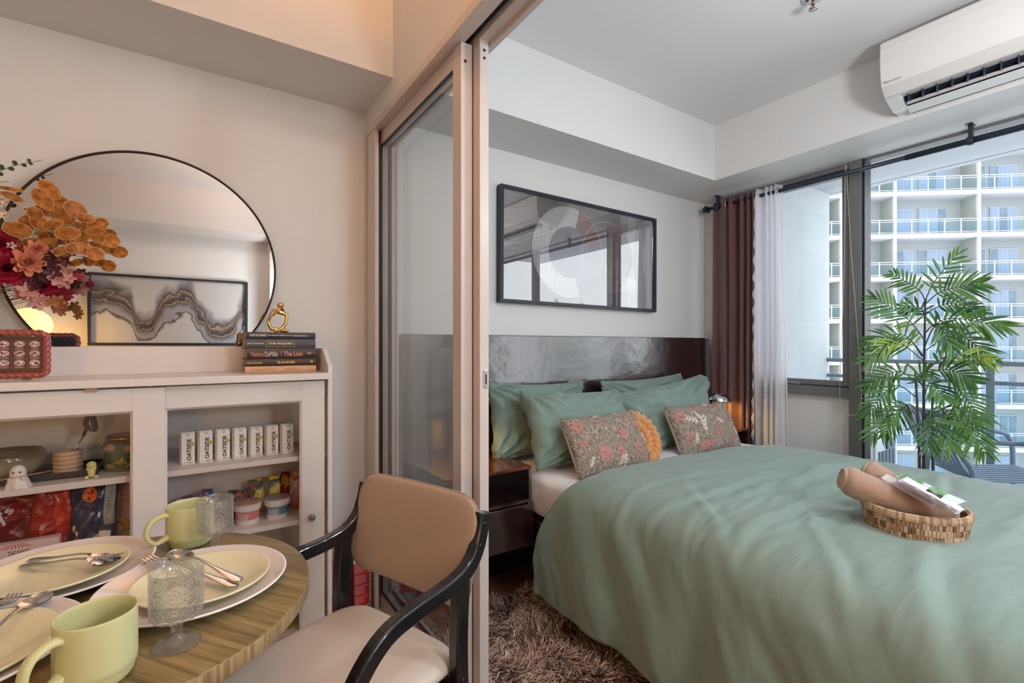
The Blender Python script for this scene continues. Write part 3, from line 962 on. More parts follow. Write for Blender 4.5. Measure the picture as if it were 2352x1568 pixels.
bx(x0+0.02, x1-0.02, YF+0.006, YF+0.014, z0+0.02, z1-0.02).build('print', marble(), pl)
bx(x0+0.02, x1-0.02, YF+0.026, YF+0.028, z0+0.02, z1-0.02).build('glass_pane', glass_m, pl)

# ------------------------------------------------------------------ curtain rod, curtains
rod_m = mat('dark_painted_metal', srgb(50, 58, 68), 0.4, metal=0.3)
rx, rz = 3.165, 2.197
rod = thing('curtain_rod', 'long dark metal curtain rod under the window beam', 'curtain rod', (rx, 0.9, rz))
MB().tube([(rx, 2.14, rz), (rx, 0.9, rz)], 0.0125, 20).build('rod', rod_m, rod)
MB().tube([(rx, 0.96, rz), (rx, -1.0, rz)], 0.0155, 20).build('outer_tube', rod_m, rod)
m = MB()
m.prism([(rx-0.03, rz-0.022), (rx+0.03, rz-0.022), (rx+0.03, rz+0.022), (rx-0.03, rz+0.022)], 'y', 2.14, 2.152)
m.prism([(rx-0.02, rz-0.015), (rx+0.02, rz-0.015), (rx+0.02, rz+0.015), (rx-0.02, rz+0.015)], 'y', 2.152, 2.172)
m.build('finial', rod_m, rod, bevel=0.003)
for yb in (2.06, 0.705, -0.9):
    m = MB()
    m.box(rx-0.03, rx+0.035, yb-0.014, yb+0.014, ZS-0.003, ZS)
    m.box(rx-0.004, rx+0.022, yb-0.009, yb+0.009, rz+0.012, ZS-0.003)
    m.tube([(rx, yb-0.012, rz), (rx, yb+0.012, rz)], 0.021, 20)
    m.build('bracket', rod_m, rod, bevel=0.001)
def curtain_mat(name, col, tr=0.25, col2=None):
    m, nt, b = nodes_of(name)
    b.inputs['Base Color'].default_value = (*col, 1); b.inputs['Roughness'].default_value = 0.8; b.inputs['Sheen Weight'].default_value = 0.3
    out = nt.nodes['Material Output']
    tl = N(nt, 'ShaderNodeBsdfTranslucent'); tl.inputs['Color'].default_value = (*col, 1)
    mx = N(nt, 'ShaderNodeMixShader'); mx.inputs[0].default_value = tr
    nt.links.new(b.outputs[0], mx.inputs[1]); nt.links.new(tl.outputs[0], mx.inputs[2]); nt.links.new(mx.outputs[0], out.inputs['Surface'])
    v = coords(nt, 'Object', (300, 300, 300)); n1 = N(nt, 'ShaderNodeTexNoise', i_Scale=1.0); nt.links.new(v, n1.inputs['Vector'])
    bp = N(nt, 'ShaderNodeBump', i_Strength=0.15, i_Distance=0.002); nt.links.new(n1.outputs['Fac'], bp.inputs['Height']); nt.links.new(bp.outputs['Normal'], b.inputs['Normal'])
    return m, nt, mx, out
maroon_m, *_ = curtain_mat('maroon_blackout', srgb(110, 74, 74), 0.08)
sm_, nt_, mx_, out_ = curtain_mat('white_voile', srgb(246, 245, 248), 0.55)
trn = N(nt_, 'ShaderNodeBsdfTransparent'); mx2 = N(nt_, 'ShaderNodeMixShader'); mx2.inputs[0].default_value = 0.22
nt_.links.new(mx_.outputs[0], mx2.inputs[1]); nt_.links.new(trn.outputs[0], mx2.inputs[2]); nt_.links.new(mx2.outputs[0], out_.inputs['Surface'])
def curtain(label, cat, ya, yb, ztop, waves, amp, m, seed, grom, spread=0.0, drift=(0, 0), group=None, x=rx, sharp=1.0):
    t = thing('curtain', label, cat, (x, (ya+yb)/2, 0.03), group=group)
    def fn(u, v):
        z = 0.03+(ztop-0.03)*v
        yy_ = lerp(ya, yb, u)+((u-0.5)*spread+lerp(drift[0], drift[1], u))*(1-v)
        a = 2*PI*waves*(u+0.07*math.sin(u*7+seed))+seed
        k = math.copysign(abs(math.sin(a))**sharp, math.sin(a))
        xx = x+amp*k*(1-0.15*math.sin(z*2+u*5))+0.008*wr((u*3, z*0.7, seed), 1.5)
        yy_ += 0.012*math.sin(a*2+z*1.3)*(1-v*0.8)
        return Vector((xx, yy_, z))
    MB().grid(fn, int(waves*28)+20, 60).build('cloth', m, t, clean=False, solid=0.0015)
    for (gx, gy) in grom:
        g = MB()
        ca = 0.024
        g.tube([(gx, gy+ca*math.cos(a)*0.25, rz+0.0+ca*math.sin(a)) if False else (gx+ca*math.cos(a), gy, rz+ca*math.sin(a)) for a in [2*PI*k/24 for k in range(24)]], 0.0045, 8, closed=True)
        g.build('grommet', chrome, t)
    return t
curtain('short flat end of the dark maroon curtain, nearest the headboard wall', 'curtain', 2.105, 1.975, 2.238, 0.9, 0.022, maroon_m, 0.3, [(rx, 1.985)])
curtain('dark maroon curtain gathered in folds beside the white sheer', 'curtain', 1.968, 1.772, 2.236, 3.6, 0.032, maroon_m, 1.2, [(rx, 1.95)], drift=(0, -0.01))
curtain('white sheer voile curtain with a ruffled edge by the casement window', 'curtain', 1.768, 1.605, 2.240, 4.0, 0.030, sm_, 2.0, [(rx, 1.624)], drift=(0.03, -0.035))
# ruffled seams of the sheer
sheer = [o for o in bpy.data.objects if o.name.startswith('curtain') and 'sheer' in o.get('label', '')and 'ruffled' in o.get('label', '')][0]
for yc in (1.762, 1.690):
    def rf(u, v, yc=yc):
        z = 0.05+2.17*u
        return Vector((rx-0.034-0.006*math.sin(z*60+yc*9)*v, yc+(0.02 if yc > 1.75 else 0)*(1-u)+0.012*v-0.006+0.006*v*math.sin(z*53+yc), z))
    MB().grid(rf, 260, 4).build('ruffle', sm_, sheer, clean=False)

# bead chain of a roller blind
ch = MB()
loop = [P(1941, 380, x=3.205), P(1940, 560, x=3.205), P(1934, 760, x=3.205), P(1929, 890, x=3.205), P(1931, 925, x=3.205), P(1942, 947, x=3.205), P(1957, 954, x=3.205),
        P(1971, 946, x=3.205), P(1978, 922, x=3.205), P(1977, 880, x=3.205), P(1969, 760, x=3.205), P(1954, 560, x=3.205), P(1944, 380, x=3.205)]
cp = catmull(loop, 330)
for p in cp: ch.ball(p, 0.0027, 6, 4)
ch.tube(cp, 0.0008, 4)
o = ch.build('blind_chain', mat('ivory_plastic', srgb(206, 196, 180), 0.4), org=cp[165], clean=False)
tag(o, 'looped beaded blind chain hanging on the grey window mullion', 'blind chain')

# ------------------------------------------------------------------ air conditioner
ac_m = mat('aircon_white', srgb(214, 208, 204), 0.35)
ac_low = mat('aircon_white_gloss', srgb(224, 226, 226), 0.25)
aL, aR = 0.893, 0.080
prof_px = [(2021, 103), (2020, 120), (2020, 150), (2021, 175), (2023, 202), (2031, 227)]
Pf = [P(a, b, y=aL) for a, b in prof_px]
ac = thing('air_conditioner', 'white wall mounted split air conditioner above the window', 'air conditioner', (2.85, 0.49, 2.28))
front = [(p.x, p.z) for p in Pf]
seam = front[-1]
bot = [(P(2050, 258, y=aL).x, P(2050, 258, y=aL).z), (P(2067, 271, y=aL).x, P(2067, 271, y=aL).z)]
top = [(2.85, 2.588), (2.66, 2.588), (front[0][0]+0.012, front[0][1]+0.010)]
def ext(poly, y0, y1, name, m, par, **k):
    return MB().prism(poly, 'y', y0, y1).build(name, m, par, **k)
ext(top+front+[(2.72, 2.345), (2.85, 2.345)], aR, aL, 'front_panel', ac_m, ac, bevel=0.004)
sl = (seam[0]+0.005, seam[1]-0.001)
# lower casing as shell with an outlet cut: two ends and a lower tray
low = [sl, bot[0], bot[1], (2.85, bot[1][1]+0.004), (2.85, 2.345), (2.72, 2.345)]
ext(low, aL-0.055, aL, 'casing_end', ac_low, ac, bevel=0.003)
ext(low, aR, aR+0.055, 'casing_end', ac_low, ac, bevel=0.003)
mid = (lerp(sl[0], bot[0][0], 0.92), lerp(sl[1], bot[0][1], 0.92))
ext([mid, bot[0], bot[1], (2.85, bot[1][1]+0.004), (2.85, 2.31), (mid[0]+0.05, 2.29)], aR+0.055, aL-0.055, 'lower_tray', ac_low, ac, bevel=0.002)
ext([(mid[0]+0.03, mid[1]+0.005), (2.85, 2.30), (2.85, 2.344), (sl[0]+0.05, 2.344)], aR+0.055, aL-0.055, 'outlet', black_rub, ac)
for k in range(14):
    yv = aL-0.08-k*0.05
    MB().box(sl[0]+0.030, sl[0]+0.052, yv-0.0015, yv+0.0015, mid[1]+0.004, 2.343).build('vane', mat('dark_vane', srgb(50, 62, 84), 0.4), ac)
fm_ = (lerp(sl[0], bot[0][0], 0.72), lerp(sl[1], bot[0][1], 0.72))
fl = [(fm_[0]-0.004, fm_[1]+0.006), (fm_[0]+0.004, fm_[1]-0.006), (fm_[0]+0.052, fm_[1]+0.012), (fm_[0]+0.050, fm_[1]+0.018)]
flap = ext(fl, aR+0.06, aL-0.062, 'flap', mat('aircon_flap', srgb(186, 180, 178), 0.4), ac, bevel=0.001)
for yv in (aL-0.075, aL-0.30):
    MB().ball((mid[0]+0.012, yv, mid[1]+0.026), (0.006, 0.004, 0.010), 10, 8).build('flap_pin', ac_low, flap)
lx = P(2038, 191, x=front[3][0]-0.001)
text('DAIKIN', (front[3][0]-0.0005, lx.y, lx.z+0.0), (0, -1, 0), (0, 0, 1), w=0.052, h=0.0095, m=mat('grey_logo', srgb(150, 152, 158), 0.3, metal=0.4), parent=ac, name='logo', bold=0.01, depth=0.0012)
MB().prism([(lx.y+0.004, lx.z), (lx.y+0.016, lx.z+0.011), (lx.y+0.002, lx.z+0.011)], 'x', front[3][0]-0.0015, front[3][0]-0.0003).build('logo_mark', MATS['grey_logo'], ac)

# sprinkler, housings of the added fill lights, uplighter
sp = thing('fire_sprinkler', 'chrome fire sprinkler head on the bedroom ceiling', 'sprinkler', (2.13, 0.955, ZC))
MB().lathe([(0.0, 0), (0.042, 0), (0.040, -0.006), (0.026, -0.010), (0.012, -0.014)], (2.13, 0.955, ZC), 32).build('escutcheon', chrome, sp)
m = MB(); m.tube([(2.13, 0.955, ZC-0.012), (2.13, 0.955, ZC-0.028)], 0.006, 10)
for s in (-1, 1): m.tube([(2.13+s*0.005, 0.955, ZC-0.026), (2.13+s*0.015, 0.955, ZC-0.036), (2.13+s*0.008, 0.955, ZC-0.048)], 0.0025, 8)
m.build('frame', mat('brass', srgb(150, 120, 100), 0.25, metal=1), sp)
MB().lathe([(0.0, -0.047), (0.017, -0.048), (0.017, -0.050), (0.0, -0.050)], (2.13, 0.955, ZC), 24, lobes=lambda a, z: 1+0.15*(1 if math.sin(a*12) > 0 else 0)).build('deflector', chrome, sp)
MB().tube([(2.13, 0.955, ZC-0.028), (2.13, 0.955, ZC-0.046)], 0.0028, 8).build('bulb', mat('red_glass', srgb(160, 20, 20), 0.1), sp)
house_m = mat('lamp_housing', srgb(235, 235, 235), 0.4)
t = thing('ceiling_fill_lamp', 'small white housing of an added fill light over the dining area, outside the view', 'lamp', (0.50, -0.10, ZC))  # made-up fixture for the neutral fill on the living side
MB().lathe([(0.05, 0), (0.05, -0.05), (0.044, -0.05), (0.044, -0.001)], (0.50, -0.10, ZC), 32, cap=False).build('housing', house_m, t)
t = thing('uplighter_lamp', 'hanging bowl uplighter over the sliding doors, outside the view', 'lamp', (0.33, 0.72, ZC))
MB().lathe([(0.09, 0), (0.075, -0.03), (0.04, -0.05), (0.0, -0.055)], (0.33, 0.72, 2.33), 32, cap=False).build('bowl', house_m, t)
for s_ in (-1, 1): MB().tube([(0.33+s_*0.088, 0.72, 2.33), (0.33+s_*0.088, 0.72, ZC)], 0.002, 6).build('rod', house_m, t)
globe_w = mat('opal_white', (0.9, 0.9, 0.9), 0.4, emit=(0.95, 0.97, 1.0), estr=3)
def thin_globe(t, c, r):
    MB().lathe([(r*math.sin(a), r*math.cos(a)) for a in [PI*(0.55+0.45*k/16) for k in range(17)]], c, 32, cap=False).build('diffuser', globe_w, t).visible_shadow = True
gl_ = thing('ceiling_fill_lamp', 'white rod of an added fill light over the bed, outside the view', 'lamp', (1.75, 0.0, ZC))  # made-up fixture for the cool fill that lifts the bedroom ceiling
MB().tube([(1.75, 0.0, ZC), (1.75, 0.0, 2.11)], 0.008, 10).build('rod', house_m, gl_)
MB().lathe([(0.05, 0), (0.05, -0.02), (0.01, -0.025)], (1.75, 0.0, ZC), 24).build('rose', house_m, gl_)
fl_ = thing('fill_lamp_stand', 'white stand of an added fill light behind the camera beside the foot of the bed', 'lamp', (0.95, -0.72, 0))  # unseen stand added under the fill light for the sideboard and duvet
MB().lathe([(0.0, 0.0), (0.13, 0.0), (0.13, 0.015), (0.012, 0.03), (0.01, 1.34), (0.0, 1.34)], (0.95, -0.72, 0), 32).build('stand', house_m, fl_)

# ------------------------------------------------------------------ pendant globe behind the camera (seen in the mirror)
pd = thing('pendant_lamp', 'glowing yellow globe pendant lamp reflected low in the round mirror', 'lamp', (-1.09, -1.00, 1.36))
glow = mat('opal_globe', (1, 0.85, 0.5), 0.3, emit=(1.0, 0.62, 0.20), estr=1.5)
MB().lathe([(0.145*math.sin(a), 0.135*math.cos(a)) for a in [PI*(0.02+0.96*k/24) for k in range(25)]], (-1.09, -1.00, 1.36), 40).build('globe', glow, pd)
MB().tube([(-1.09, -1.00, 1.49), (-1.09, -1.00, ZC)], 0.006, 10).build('rod', chrome, pd)
MB().lathe([(0.022, 0.13), (0.022, 0.155), (0.008, 0.165)], (-1.09, -1.00, 1.36), 24).build('cap', chrome, pd)
l = bpy.data.lights.new('bulb', 'POINT'); l.energy = 26; l.color = (1.0, 0.54, 0.13); l.shadow_soft_size = 0.15
o = bpy.data.objects.new('bulb', l); C.objects.link(o); o.location = (0, 0.0, 0); o.parent = pd
[c for c in pd.children if c.name.startswith('globe')][0].visible_shadow = True
l.use_shadow = True
o.location = (0, 0, -0.16); l.shadow_soft_size = 0.05

# ------------------------------------------------------------------ towels in a woven basket
straw = [mat('straw_light', srgb(200, 170, 140), 0.8, bump=0.4, bscale=120, stretch=(1, 1, 0.2), var=0.2, vscale=80), mat('straw_mid', srgb(168, 132, 102), 0.8, bump=0.4, bscale=120, var=0.25, vscale=80),
         mat('straw_dark', srgb(122, 84, 60), 0.8, var=0.2, vscale=80)]
BC = Vector((1.735, 0.508, 0.668)); BR = 0.122
bk = thing('woven_basket', 'shallow round straw basket on the duvet holding rolled towels', 'basket', BC)
m = MB()
rnd = random.Random(3)
for row in range(3):
    n = 88
    a = rnd.random()
    for k in range(n):
        wdt = 2*PI/n
        a += wdt
        r = BR-0.010+0.003*row+rnd.uniform(-.001, .0015)
        z0 = 0.002+row*0.018; z1 = z0+0.0185
        M_ = Matrix.Translation(BC) @ Matrix.Rotation(a, 4, 'Z')
        tl = rnd.uniform(-0.12, 0.12)
        vs_ = [M_ @ Vector(p) for p in ((r-0.004, -wdt*r*0.55, z0), (r+0.002, -wdt*r*0.45, z0), (r+0.002, wdt*r*0.45, z0), (r-0.004, wdt*r*0.55, z0),
                                       (r-0.004, -wdt*r*0.55, z1), (r+0.0025, -wdt*r*0.45+tl*0.01, z1), (r+0.0025, wdt*r*0.45+tl*0.01, z1), (r-0.004, wdt*r*0.55, z1))]
        mid_ = [M_ @ Vector(p) for p in ((r+0.0038, -wdt*r*0.42, (z0+z1)/2), (r+0.0038, wdt*r*0.42, (z0+z1)/2))]
        vv = vs_+mid_
        m.add(vv, [(0, 3, 2, 1), (4, 5, 6, 7), (0, 1, 8, 5, 4), (2, 3, 7, 6, 9), (1, 2, 9, 8), (8, 9, 6, 5), (3, 0, 4, 7)], rnd.choice([0, 0, 0, 0, 1, 1, 1, 2]))
m.lathe([(BR-0.016, 0.0), (BR-0.014, 0.055)], BC, 64, 1, cap=False)
m.build('woven_side', straw, bk, clean=False)
m = MB()
n = 110
for k in range(n):
    a = 2*PI*k/n; M_ = Matrix.Translation(BC) @ Matrix.Rotation(a, 4, 'Z'); r = BR+rnd.uniform(-.0005, .0008)
    pts = [(r-0.008, 0.056), (r+0.003, 0.054), (r+0.005, 0.062), (r+0.003, 0.072), (r-0.004, 0.074), (r-0.009, 0.068)]
    hw = PI/n*r*1.02
    vv = [M_ @ Vector((p[0], -hw, p[1])) for p in pts]+[M_ @ Vector((p[0], hw, p[1]+0.001)) for p in pts]
    m.add(vv, [(i, (i+1) % 6, (i+1) % 6+6, i+6) for i in range(6)]+[(0, 5, 4, 3, 2, 1), (6, 7, 8, 9, 10, 11)], 0 if rnd.random() > 0.3 else 1)
m.build('rim', straw, bk, clean=False)
MB().lathe([(0.0, 0.0), (BR-0.012, 0.0), (BR-0.012, 0.003), (0.0, 0.003)], BC, 48).build('bottom', straw[1], bk)

def towel_mat():
    m, nt, b = nodes_of('waffle_towel')
    b.inputs['Roughness'].default_value = 0.9; b.inputs['Sheen Weight'].default_value = 0.4
    v = coords(nt, 'UV', (1, 1, 1))
    vo = N(nt, 'ShaderNodeTexVoronoi', i_Scale=1.0, i_Randomness=0.0)
    nt.links.new(v, vo.inputs['Vector'])
    bp = N(nt, 'ShaderNodeBump', i_Strength=0.9, i_Distance=0.004); bp.invert = True
    nt.links.new(vo.outputs['Distance'], bp.inputs['Height']); nt.links.new(bp.outputs['Normal'], b.inputs['Normal'])
    r = ramp(nt, [(0.1, srgb(190, 154, 130)), (0.6, srgb(160, 124, 102))], vo.outputs['Distance'])
    nt.links.new(r.outputs['Color'], b.inputs['Base Color'])
    return m
towel_m = towel_mat()
fuzz_m = mat('towel_end', srgb(202, 168, 142), 0.95, sheen=0.5, bump=0.6, bscale=400)
def towel(label, a, b_, ra, rb, seed):
    a = Vector(a); b_ = Vector(b_); ax = (b_-a).normalized(); L = (b_-a).length
    s = ax.cross(Vector((0, 0, 1))).normalized(); u_ = s.cross(ax)
    me = bpy.data.meshes.new('rolled_towel')
    nu, nv = 60, 40
    verts = []; faces = []; uvs = []
    def pt(i, j):
        t = j/(nv-1); an = 2*PI*i/nu
        r = lerp(ra, rb, t)
        edge = 1-0.22*(max(0, 1-t*14))**2-0.25*(max(0, 1-(1-t)*14))**2
        r *= edge*(1+0.05*math.sin(an*2+seed+t)+0.03*wr((math.cos(an), math.sin(an), t*3), 1.5, seed))
        fl = 1.08 if True else 1
        return a+ax*(t*L)+s*(r*math.cos(an)*fl)+u_*(r*math.sin(an)*0.92-0.02*math.sin(PI*t)*0.6)
    for j in range(nv):
        for i in range(nu): verts.append(pt(i, j))
    for j in range(nv-1):
        for i in range(nu):
            i2 = (i+1) % nu
            faces.append((j*nu+i, j*nu+i2, (j+1)*nu+i2, (j+1)*nu+i)); uvs.append([(i, j), (i+1, j), (i+1, j+1), (i, j+1)])
    nfb = len(faces)
    # spiral ends
    for (j0, sgn) in ((0, -1), (nv-1, 1)):
        base = len(verts); rings = 14
        c0 = a if sgn < 0 else b_
        for r in range(1, rings+1):
            f = 1-r/rings
            for i in range(nu):
                an = 2*PI*i/nu
                sp_ = math.sin((f*5+i/nu)*2*PI)*0.0028
                p = c0+(verts[j0*nu+i]-c0)*f+ax*sgn*(0.003+sp_+0.006*f*(1-f)*4)
                verts.append(p)
        for r in range(rings):
            for i in range(nu):
                i2 = (i+1) % nu
                A_ = (j0*nu+i, j0*nu+i2) if r == 0 else (base+(r-1)*nu+i, base+(r-1)*nu+i2)
                B_ = (base+r*nu+i, base+r*nu+i2)
                faces.append((A_[0], B_[0], B_[1], A_[1]) if sgn < 0 else (A_[0], A_[1], B_[1], B_[0])); uvs.append([(0, 0)]*4)
    org = (a+b_)/2
    me.from_pydata([tuple(v-org) for v in verts], [], faces)
    uvl = me.uv_layers.new(name='uv')
    k = 0
    for fi, f in enumerate(uvs):
        for q in f:
            uvl.data[k].uv = (q[0]*1.15, q[1]*(L/0.0052)/nv); k += 1
    me.materials.append(towel_m); me.materials.append(fuzz_m)
    for i_, p in enumerate(me.polygons): p.use_smooth = True; p.material_index = 0 if i_ < nfb else 1
    o = bpy.data.objects.new('rolled_towel', me); C.objects.link(o); o.location = org
    tag(o, label, 'towel')
    return o
towel('rolled tan waffle towel at the front of the straw basket', P(1938, 1098, z=0.795), (1.775, 0.435, 0.725), 0.050, 0.040, 1)
towel('rolled tan waffle towel at the back of the straw basket, nearer the window', P(1990, 1080, z=0.795), (1.835, 0.49, 0.735), 0.046, 0.040, 2)
# toiletry packets on the towels
def packet(name, label, pts, th, m, cat='packet', decos=()):
    # pts: four corners (world) of the upper face
    pts = [Vector(p) for p in pts]
    nn_ = (pts[1]-pts[0]).cross(pts[3]-pts[0]).normalized()
    if nn_.z < 0: nn_ = -nn_
    def S(u, v, s):
        p = pts[0].lerp(pts[1], u).lerp(pts[3].lerp(pts[2], u), v)
        e = (4*u*(1-u)*4*v*(1-v))**0.4
        return p+nn_*(s*th/2*e+0.0015*math.sin(u*23+v*7)*e)
    c = sum(pts, Vector())/4
    mb = MB(); mb.grid(lambda u, v: S(u, v, 1), 22, 12); mb.grid(lambda u, v: S(u, v, -1), 22, 12)
    if decos:
        t = thing(name, label, cat, c)
        mb.build('wrapper', m, t)
        for (u0, u1, v0, v1, dm, dn) in decos:
            MB().grid(lambda u, v: S(lerp(u0, u1, u), lerp(v0, v1, v), 1)+nn_*0.0006, 8, 4).build(dn, dm, t, clean=False)
        return t
    o = mb.build(name, m, org=c); tag(o, label, cat); return o
poly_m = mat('clear_wrapper', srgb(226, 222, 228), 0.15, coat=0.5)
pinkp = mat('pale_pink_card', srgb(222, 196, 208), 0.4); cream_p = mat('cream_card', srgb(214, 206, 186), 0.4); blk_p = mat('black_print', srgb(30, 28, 30), 0.4)
green_p = mat('leaf_green_print', srgb(74, 132, 62), 0.4); grn2 = mat('pale_green_pack', srgb(186, 200, 190), 0.35)
packet('soap_packet', 'flat pink paper packet lying along the front towel', [P(2020, 1098, z=0.800), P(2142, 1165, z=0.765), P(2152, 1158, z=0.768), P(2035, 1086, z=0.808)], 0.006, pinkp, decos=[(0.02, 0.22, 0.1, 0.9, cream_p, 'printed_label'), (0.6, 0.85, 0.3, 0.9, cream_p, 'printed_label')])
packet('leaf_print_sachet', 'flat pale sachet with green leaf prints behind the toothbrush packets', [P(2050, 1092, z=0.822), P(2200, 1160, z=0.772), P(2222, 1152, z=0.770), P(2075, 1086, z=0.822)], 0.006, grn2, decos=[(0.05, 0.38, 0.1, 0.9, green_p, 'leaf_print'), (0.5, 0.75, 0.2, 0.9, green_p, 'leaf_print')])
packet('toothbrush_packet', 'slim white toothbrush packet across the towels, the lower of two', [P(2058, 1103, z=0.815), P(2196, 1182, z=0.762), P(2208, 1176, z=0.765), P(2070, 1092, z=0.820)], 0.008, poly_m)
packet('toothbrush_packet', 'slim white toothbrush packet with a black printed stripe, the upper of two', [P(2066, 1100, z=0.826), P(2206, 1176, z=0.774), P(2218, 1170, z=0.776), P(2080, 1092, z=0.830)], 0.008, poly_m, decos=[(0.42, 0.66, 0.25, 0.8, blk_p, 'black_stripe')])

# ------------------------------------------------------------------ artificial palm
leaf_ms = [mat('palm_leaf', srgb(96, 142, 72), 0.45, spec=0.4, var=0.25, vscale=20), mat('palm_leaf_dark', srgb(62, 108, 62), 0.42, var=0.3, vscale=20), mat('palm_leaf_light', srgb(150, 178, 70), 0.45, var=0.3, vscale=20)]
stem_m = mat('palm_stem', srgb(84, 66, 60), 0.6, bump=0.5, bscale=60, stretch=(1, 1, 4), var=0.3, vscale=30)
petiole_m = mat('palm_petiole', srgb(70, 74, 56), 0.5)
PX = 3.02
palm = thing('potted_palm', 'tall artificial palm with long green fronds in front of the balcony glass', 'plant', (PX, 0.84, 0))
MB().lathe([(0.055, 0.0), (0.066, 0.22), (0.070, 0.24), (0.062, 0.24), (0.058, 0.21), (0.0, 0.21)], (PX, 0.84, 0), 32).build('pot', mat('black_pot', srgb(30, 30, 32), 0.5), palm)
tr = [[(PX, 0.84, 0.2), P(2122, 1095, x=PX), P(2122, 900, x=PX), P(2125, 700, x=PX+0.01), P(2126, 690, x=PX)],
      [(PX-0.02, 0.87, 0.2), P(2112, 1095, x=PX-0.03), P(2108, 960, x=PX-0.03), P(2102, 850, x=PX-0.03)],
      [(PX+0.02, 0.80, 0.2), P(2144, 1098, x=PX+0.01), P(2141, 1000, x=PX), P(2142, 900, x=PX)]]
for k, tp in enumerate(tr):
    c = catmull(tp, 40)
    MB().tube(c, [lerp(0.0085, 0.004, i/39)*(1+0.12*(1 if i % 4 == 0 else 0)) for i in range(40)], 10).build('stem', stem_m, palm)
def frond(pts, xs, n, ln, mi, seed, droop=0.14, wdt=0.0056):
    q = [P(1960+a/2.704, 560+b/2.704, x=PX+dx) for (a, b), dx in zip(pts, xs)]
    c = catmull(q, 46)
    t = MB().tube(c, [lerp(0.003, 0.0011, i/45) for i in range(46)], 6).build('frond', petiole_m, palm, clean=False)
    r = random.Random(seed)
    mb = MB()
    tot = sum((c[i+1]-c[i]).length for i in range(45))
    for k in range(n):
        f = 0.30+0.69*k/(n-1)
        i = min(44, int(f*45)); p = c[i].lerp(c[i+1], f*45-i); tg = (c[i+1]-c[i]).normalized()
        view = (p-Vector((0, 0, HC))).normalized()
        side = tg.cross(view).normalized()
        Lf = ln*(0.55+0.75*math.sin(PI*min(1, (f-0.22)/0.85)))
        for s in (-1, 1):
            ang = lerp(1.15, 0.35, (f-0.3)/0.7)+r.uniform(-.12, .12)
            d = (tg*math.cos(ang)+side*s*math.sin(ang)+view*r.uniform(-.35, .35)).normalized()
            L = 0.88*Lf*r.uniform(0.8, 1.15)
            w_ = wdt*r.uniform(0.8, 1.15)
            nrm = d.cross(side.lerp(view, 0.6)).normalized()
            wd = d.cross(view).normalized().lerp(nrm, 0.35*r.random()).normalized()
            vs_ = []
            m_ = 6
            for j in range(m_+1):
                tt = j/m_
                pos = p+d*(L*tt)+Vector((0, 0, -droop*L*tt*tt))
                hw = w_*(math.sin(PI*(0.10+0.90*tt))**0.75 if tt < 1 else 0.02)
                vs_ += [pos-wd*hw, pos+view*(-0.0015), pos+wd*hw]
            fs = []
            for j in range(m_): fs += [(j*3, j*3+1, j*3+4, j*3+3), (j*3+1, j*3+2, j*3+5, j*3+4)]
            mb.add(vs_, fs, 0 if r.random() > 0.2 else 1, True)
    mb.build('leaflet_blade', [leaf_ms[mi], leaf_ms[1 if mi == 0 else 0]], t, clean=False, org=world_org(palm))
FR = [([(445, 360), (500, 240), (640, 70)], (0, 0, -.02), 10, .085, 0), ([(445, 350), (400, 280), (250, 190)], (0, .02, .05), 11, .075, 0),
      ([(450, 370), (560, 290), (790, 245)], (0, -.03, -.05), 15, .105, 0), ([(445, 430), (600, 370), (780, 420)], (0, .06, .10), 13, .08, 1),
      ([(445, 600), (330, 460), (125, 330)], (0, -.04, -.06), 15, .105, 0), ([(445, 500), (420, 400), (300, 390)], (0, .06, .1), 10, .07, 1),
      ([(440, 640), (560, 470), (930, 510)], (0, -.05, -.08), 18, .105, 0), ([(440, 560), (520, 500), (620, 640)], (0, -.06, -.12), 13, .085, 1),
      ([(450, 660), (640, 560), (840, 700)], (0, .03, .06), 16, .10, 1), ([(430, 700), (300, 560), (85, 620)], (0, .05, .08), 15, .095, 0),
      ([(430, 720), (270, 620), (90, 720)], (0, -.03, -.06), 15, .105, 0), ([(430, 690), (330, 590), (160, 640)], (0, -.05, -.09), 10, .09, 2),
      ([(440, 800), (600, 690), (830, 720)], (0, .0, .02), 14, .095, 2), ([(450, 800), (590, 780), (740, 850)], (0, -.05, -.10), 13, .10, 1),
      ([(400, 880), (280, 790), (85, 880)], (0, .02, .04), 15, .105, 0), ([(400, 960), (250, 880), (90, 1060)], (0, -.02, -.04), 15, .105, 0),
      ([(410, 1060), (270, 1030), (120, 1190)], (0, -.05, -.09), 14, .10, 0), ([(440, 900), (400, 820), (470, 780)], (0, -.08, -.14), 10, .09, 0),
      ([(490, 960), (640, 900), (790, 1090)], (0, .04, .07), 15, .105, 0), ([(490, 1050), (660, 1020), (810, 1290)], (0, -.02, .0), 16, .10, 0),
      ([(440, 1080), (480, 1070), (600, 1260)], (0, -.08, -.15), 14, .11, 0), ([(440, 1080), (470, 1090), (470, 1240)], (0, -.10, -.16), 10, .10, 1),
      ([(450, 1060), (560, 1020), (690, 1180)], (0, .05, .1), 13, .09, 0), ([(400, 1050), (330, 1000), (200, 1180)], (0, .05, .1), 12, .09, 0),
      ([(440, 950), (480, 860), (560, 960)], (0, .0, -.05), 11, .08, 0)]
for i, (a, b, n, L, mi) in enumerate(FR): frond(a, b, max(8, int(n*0.85)), L, mi, 50+i)
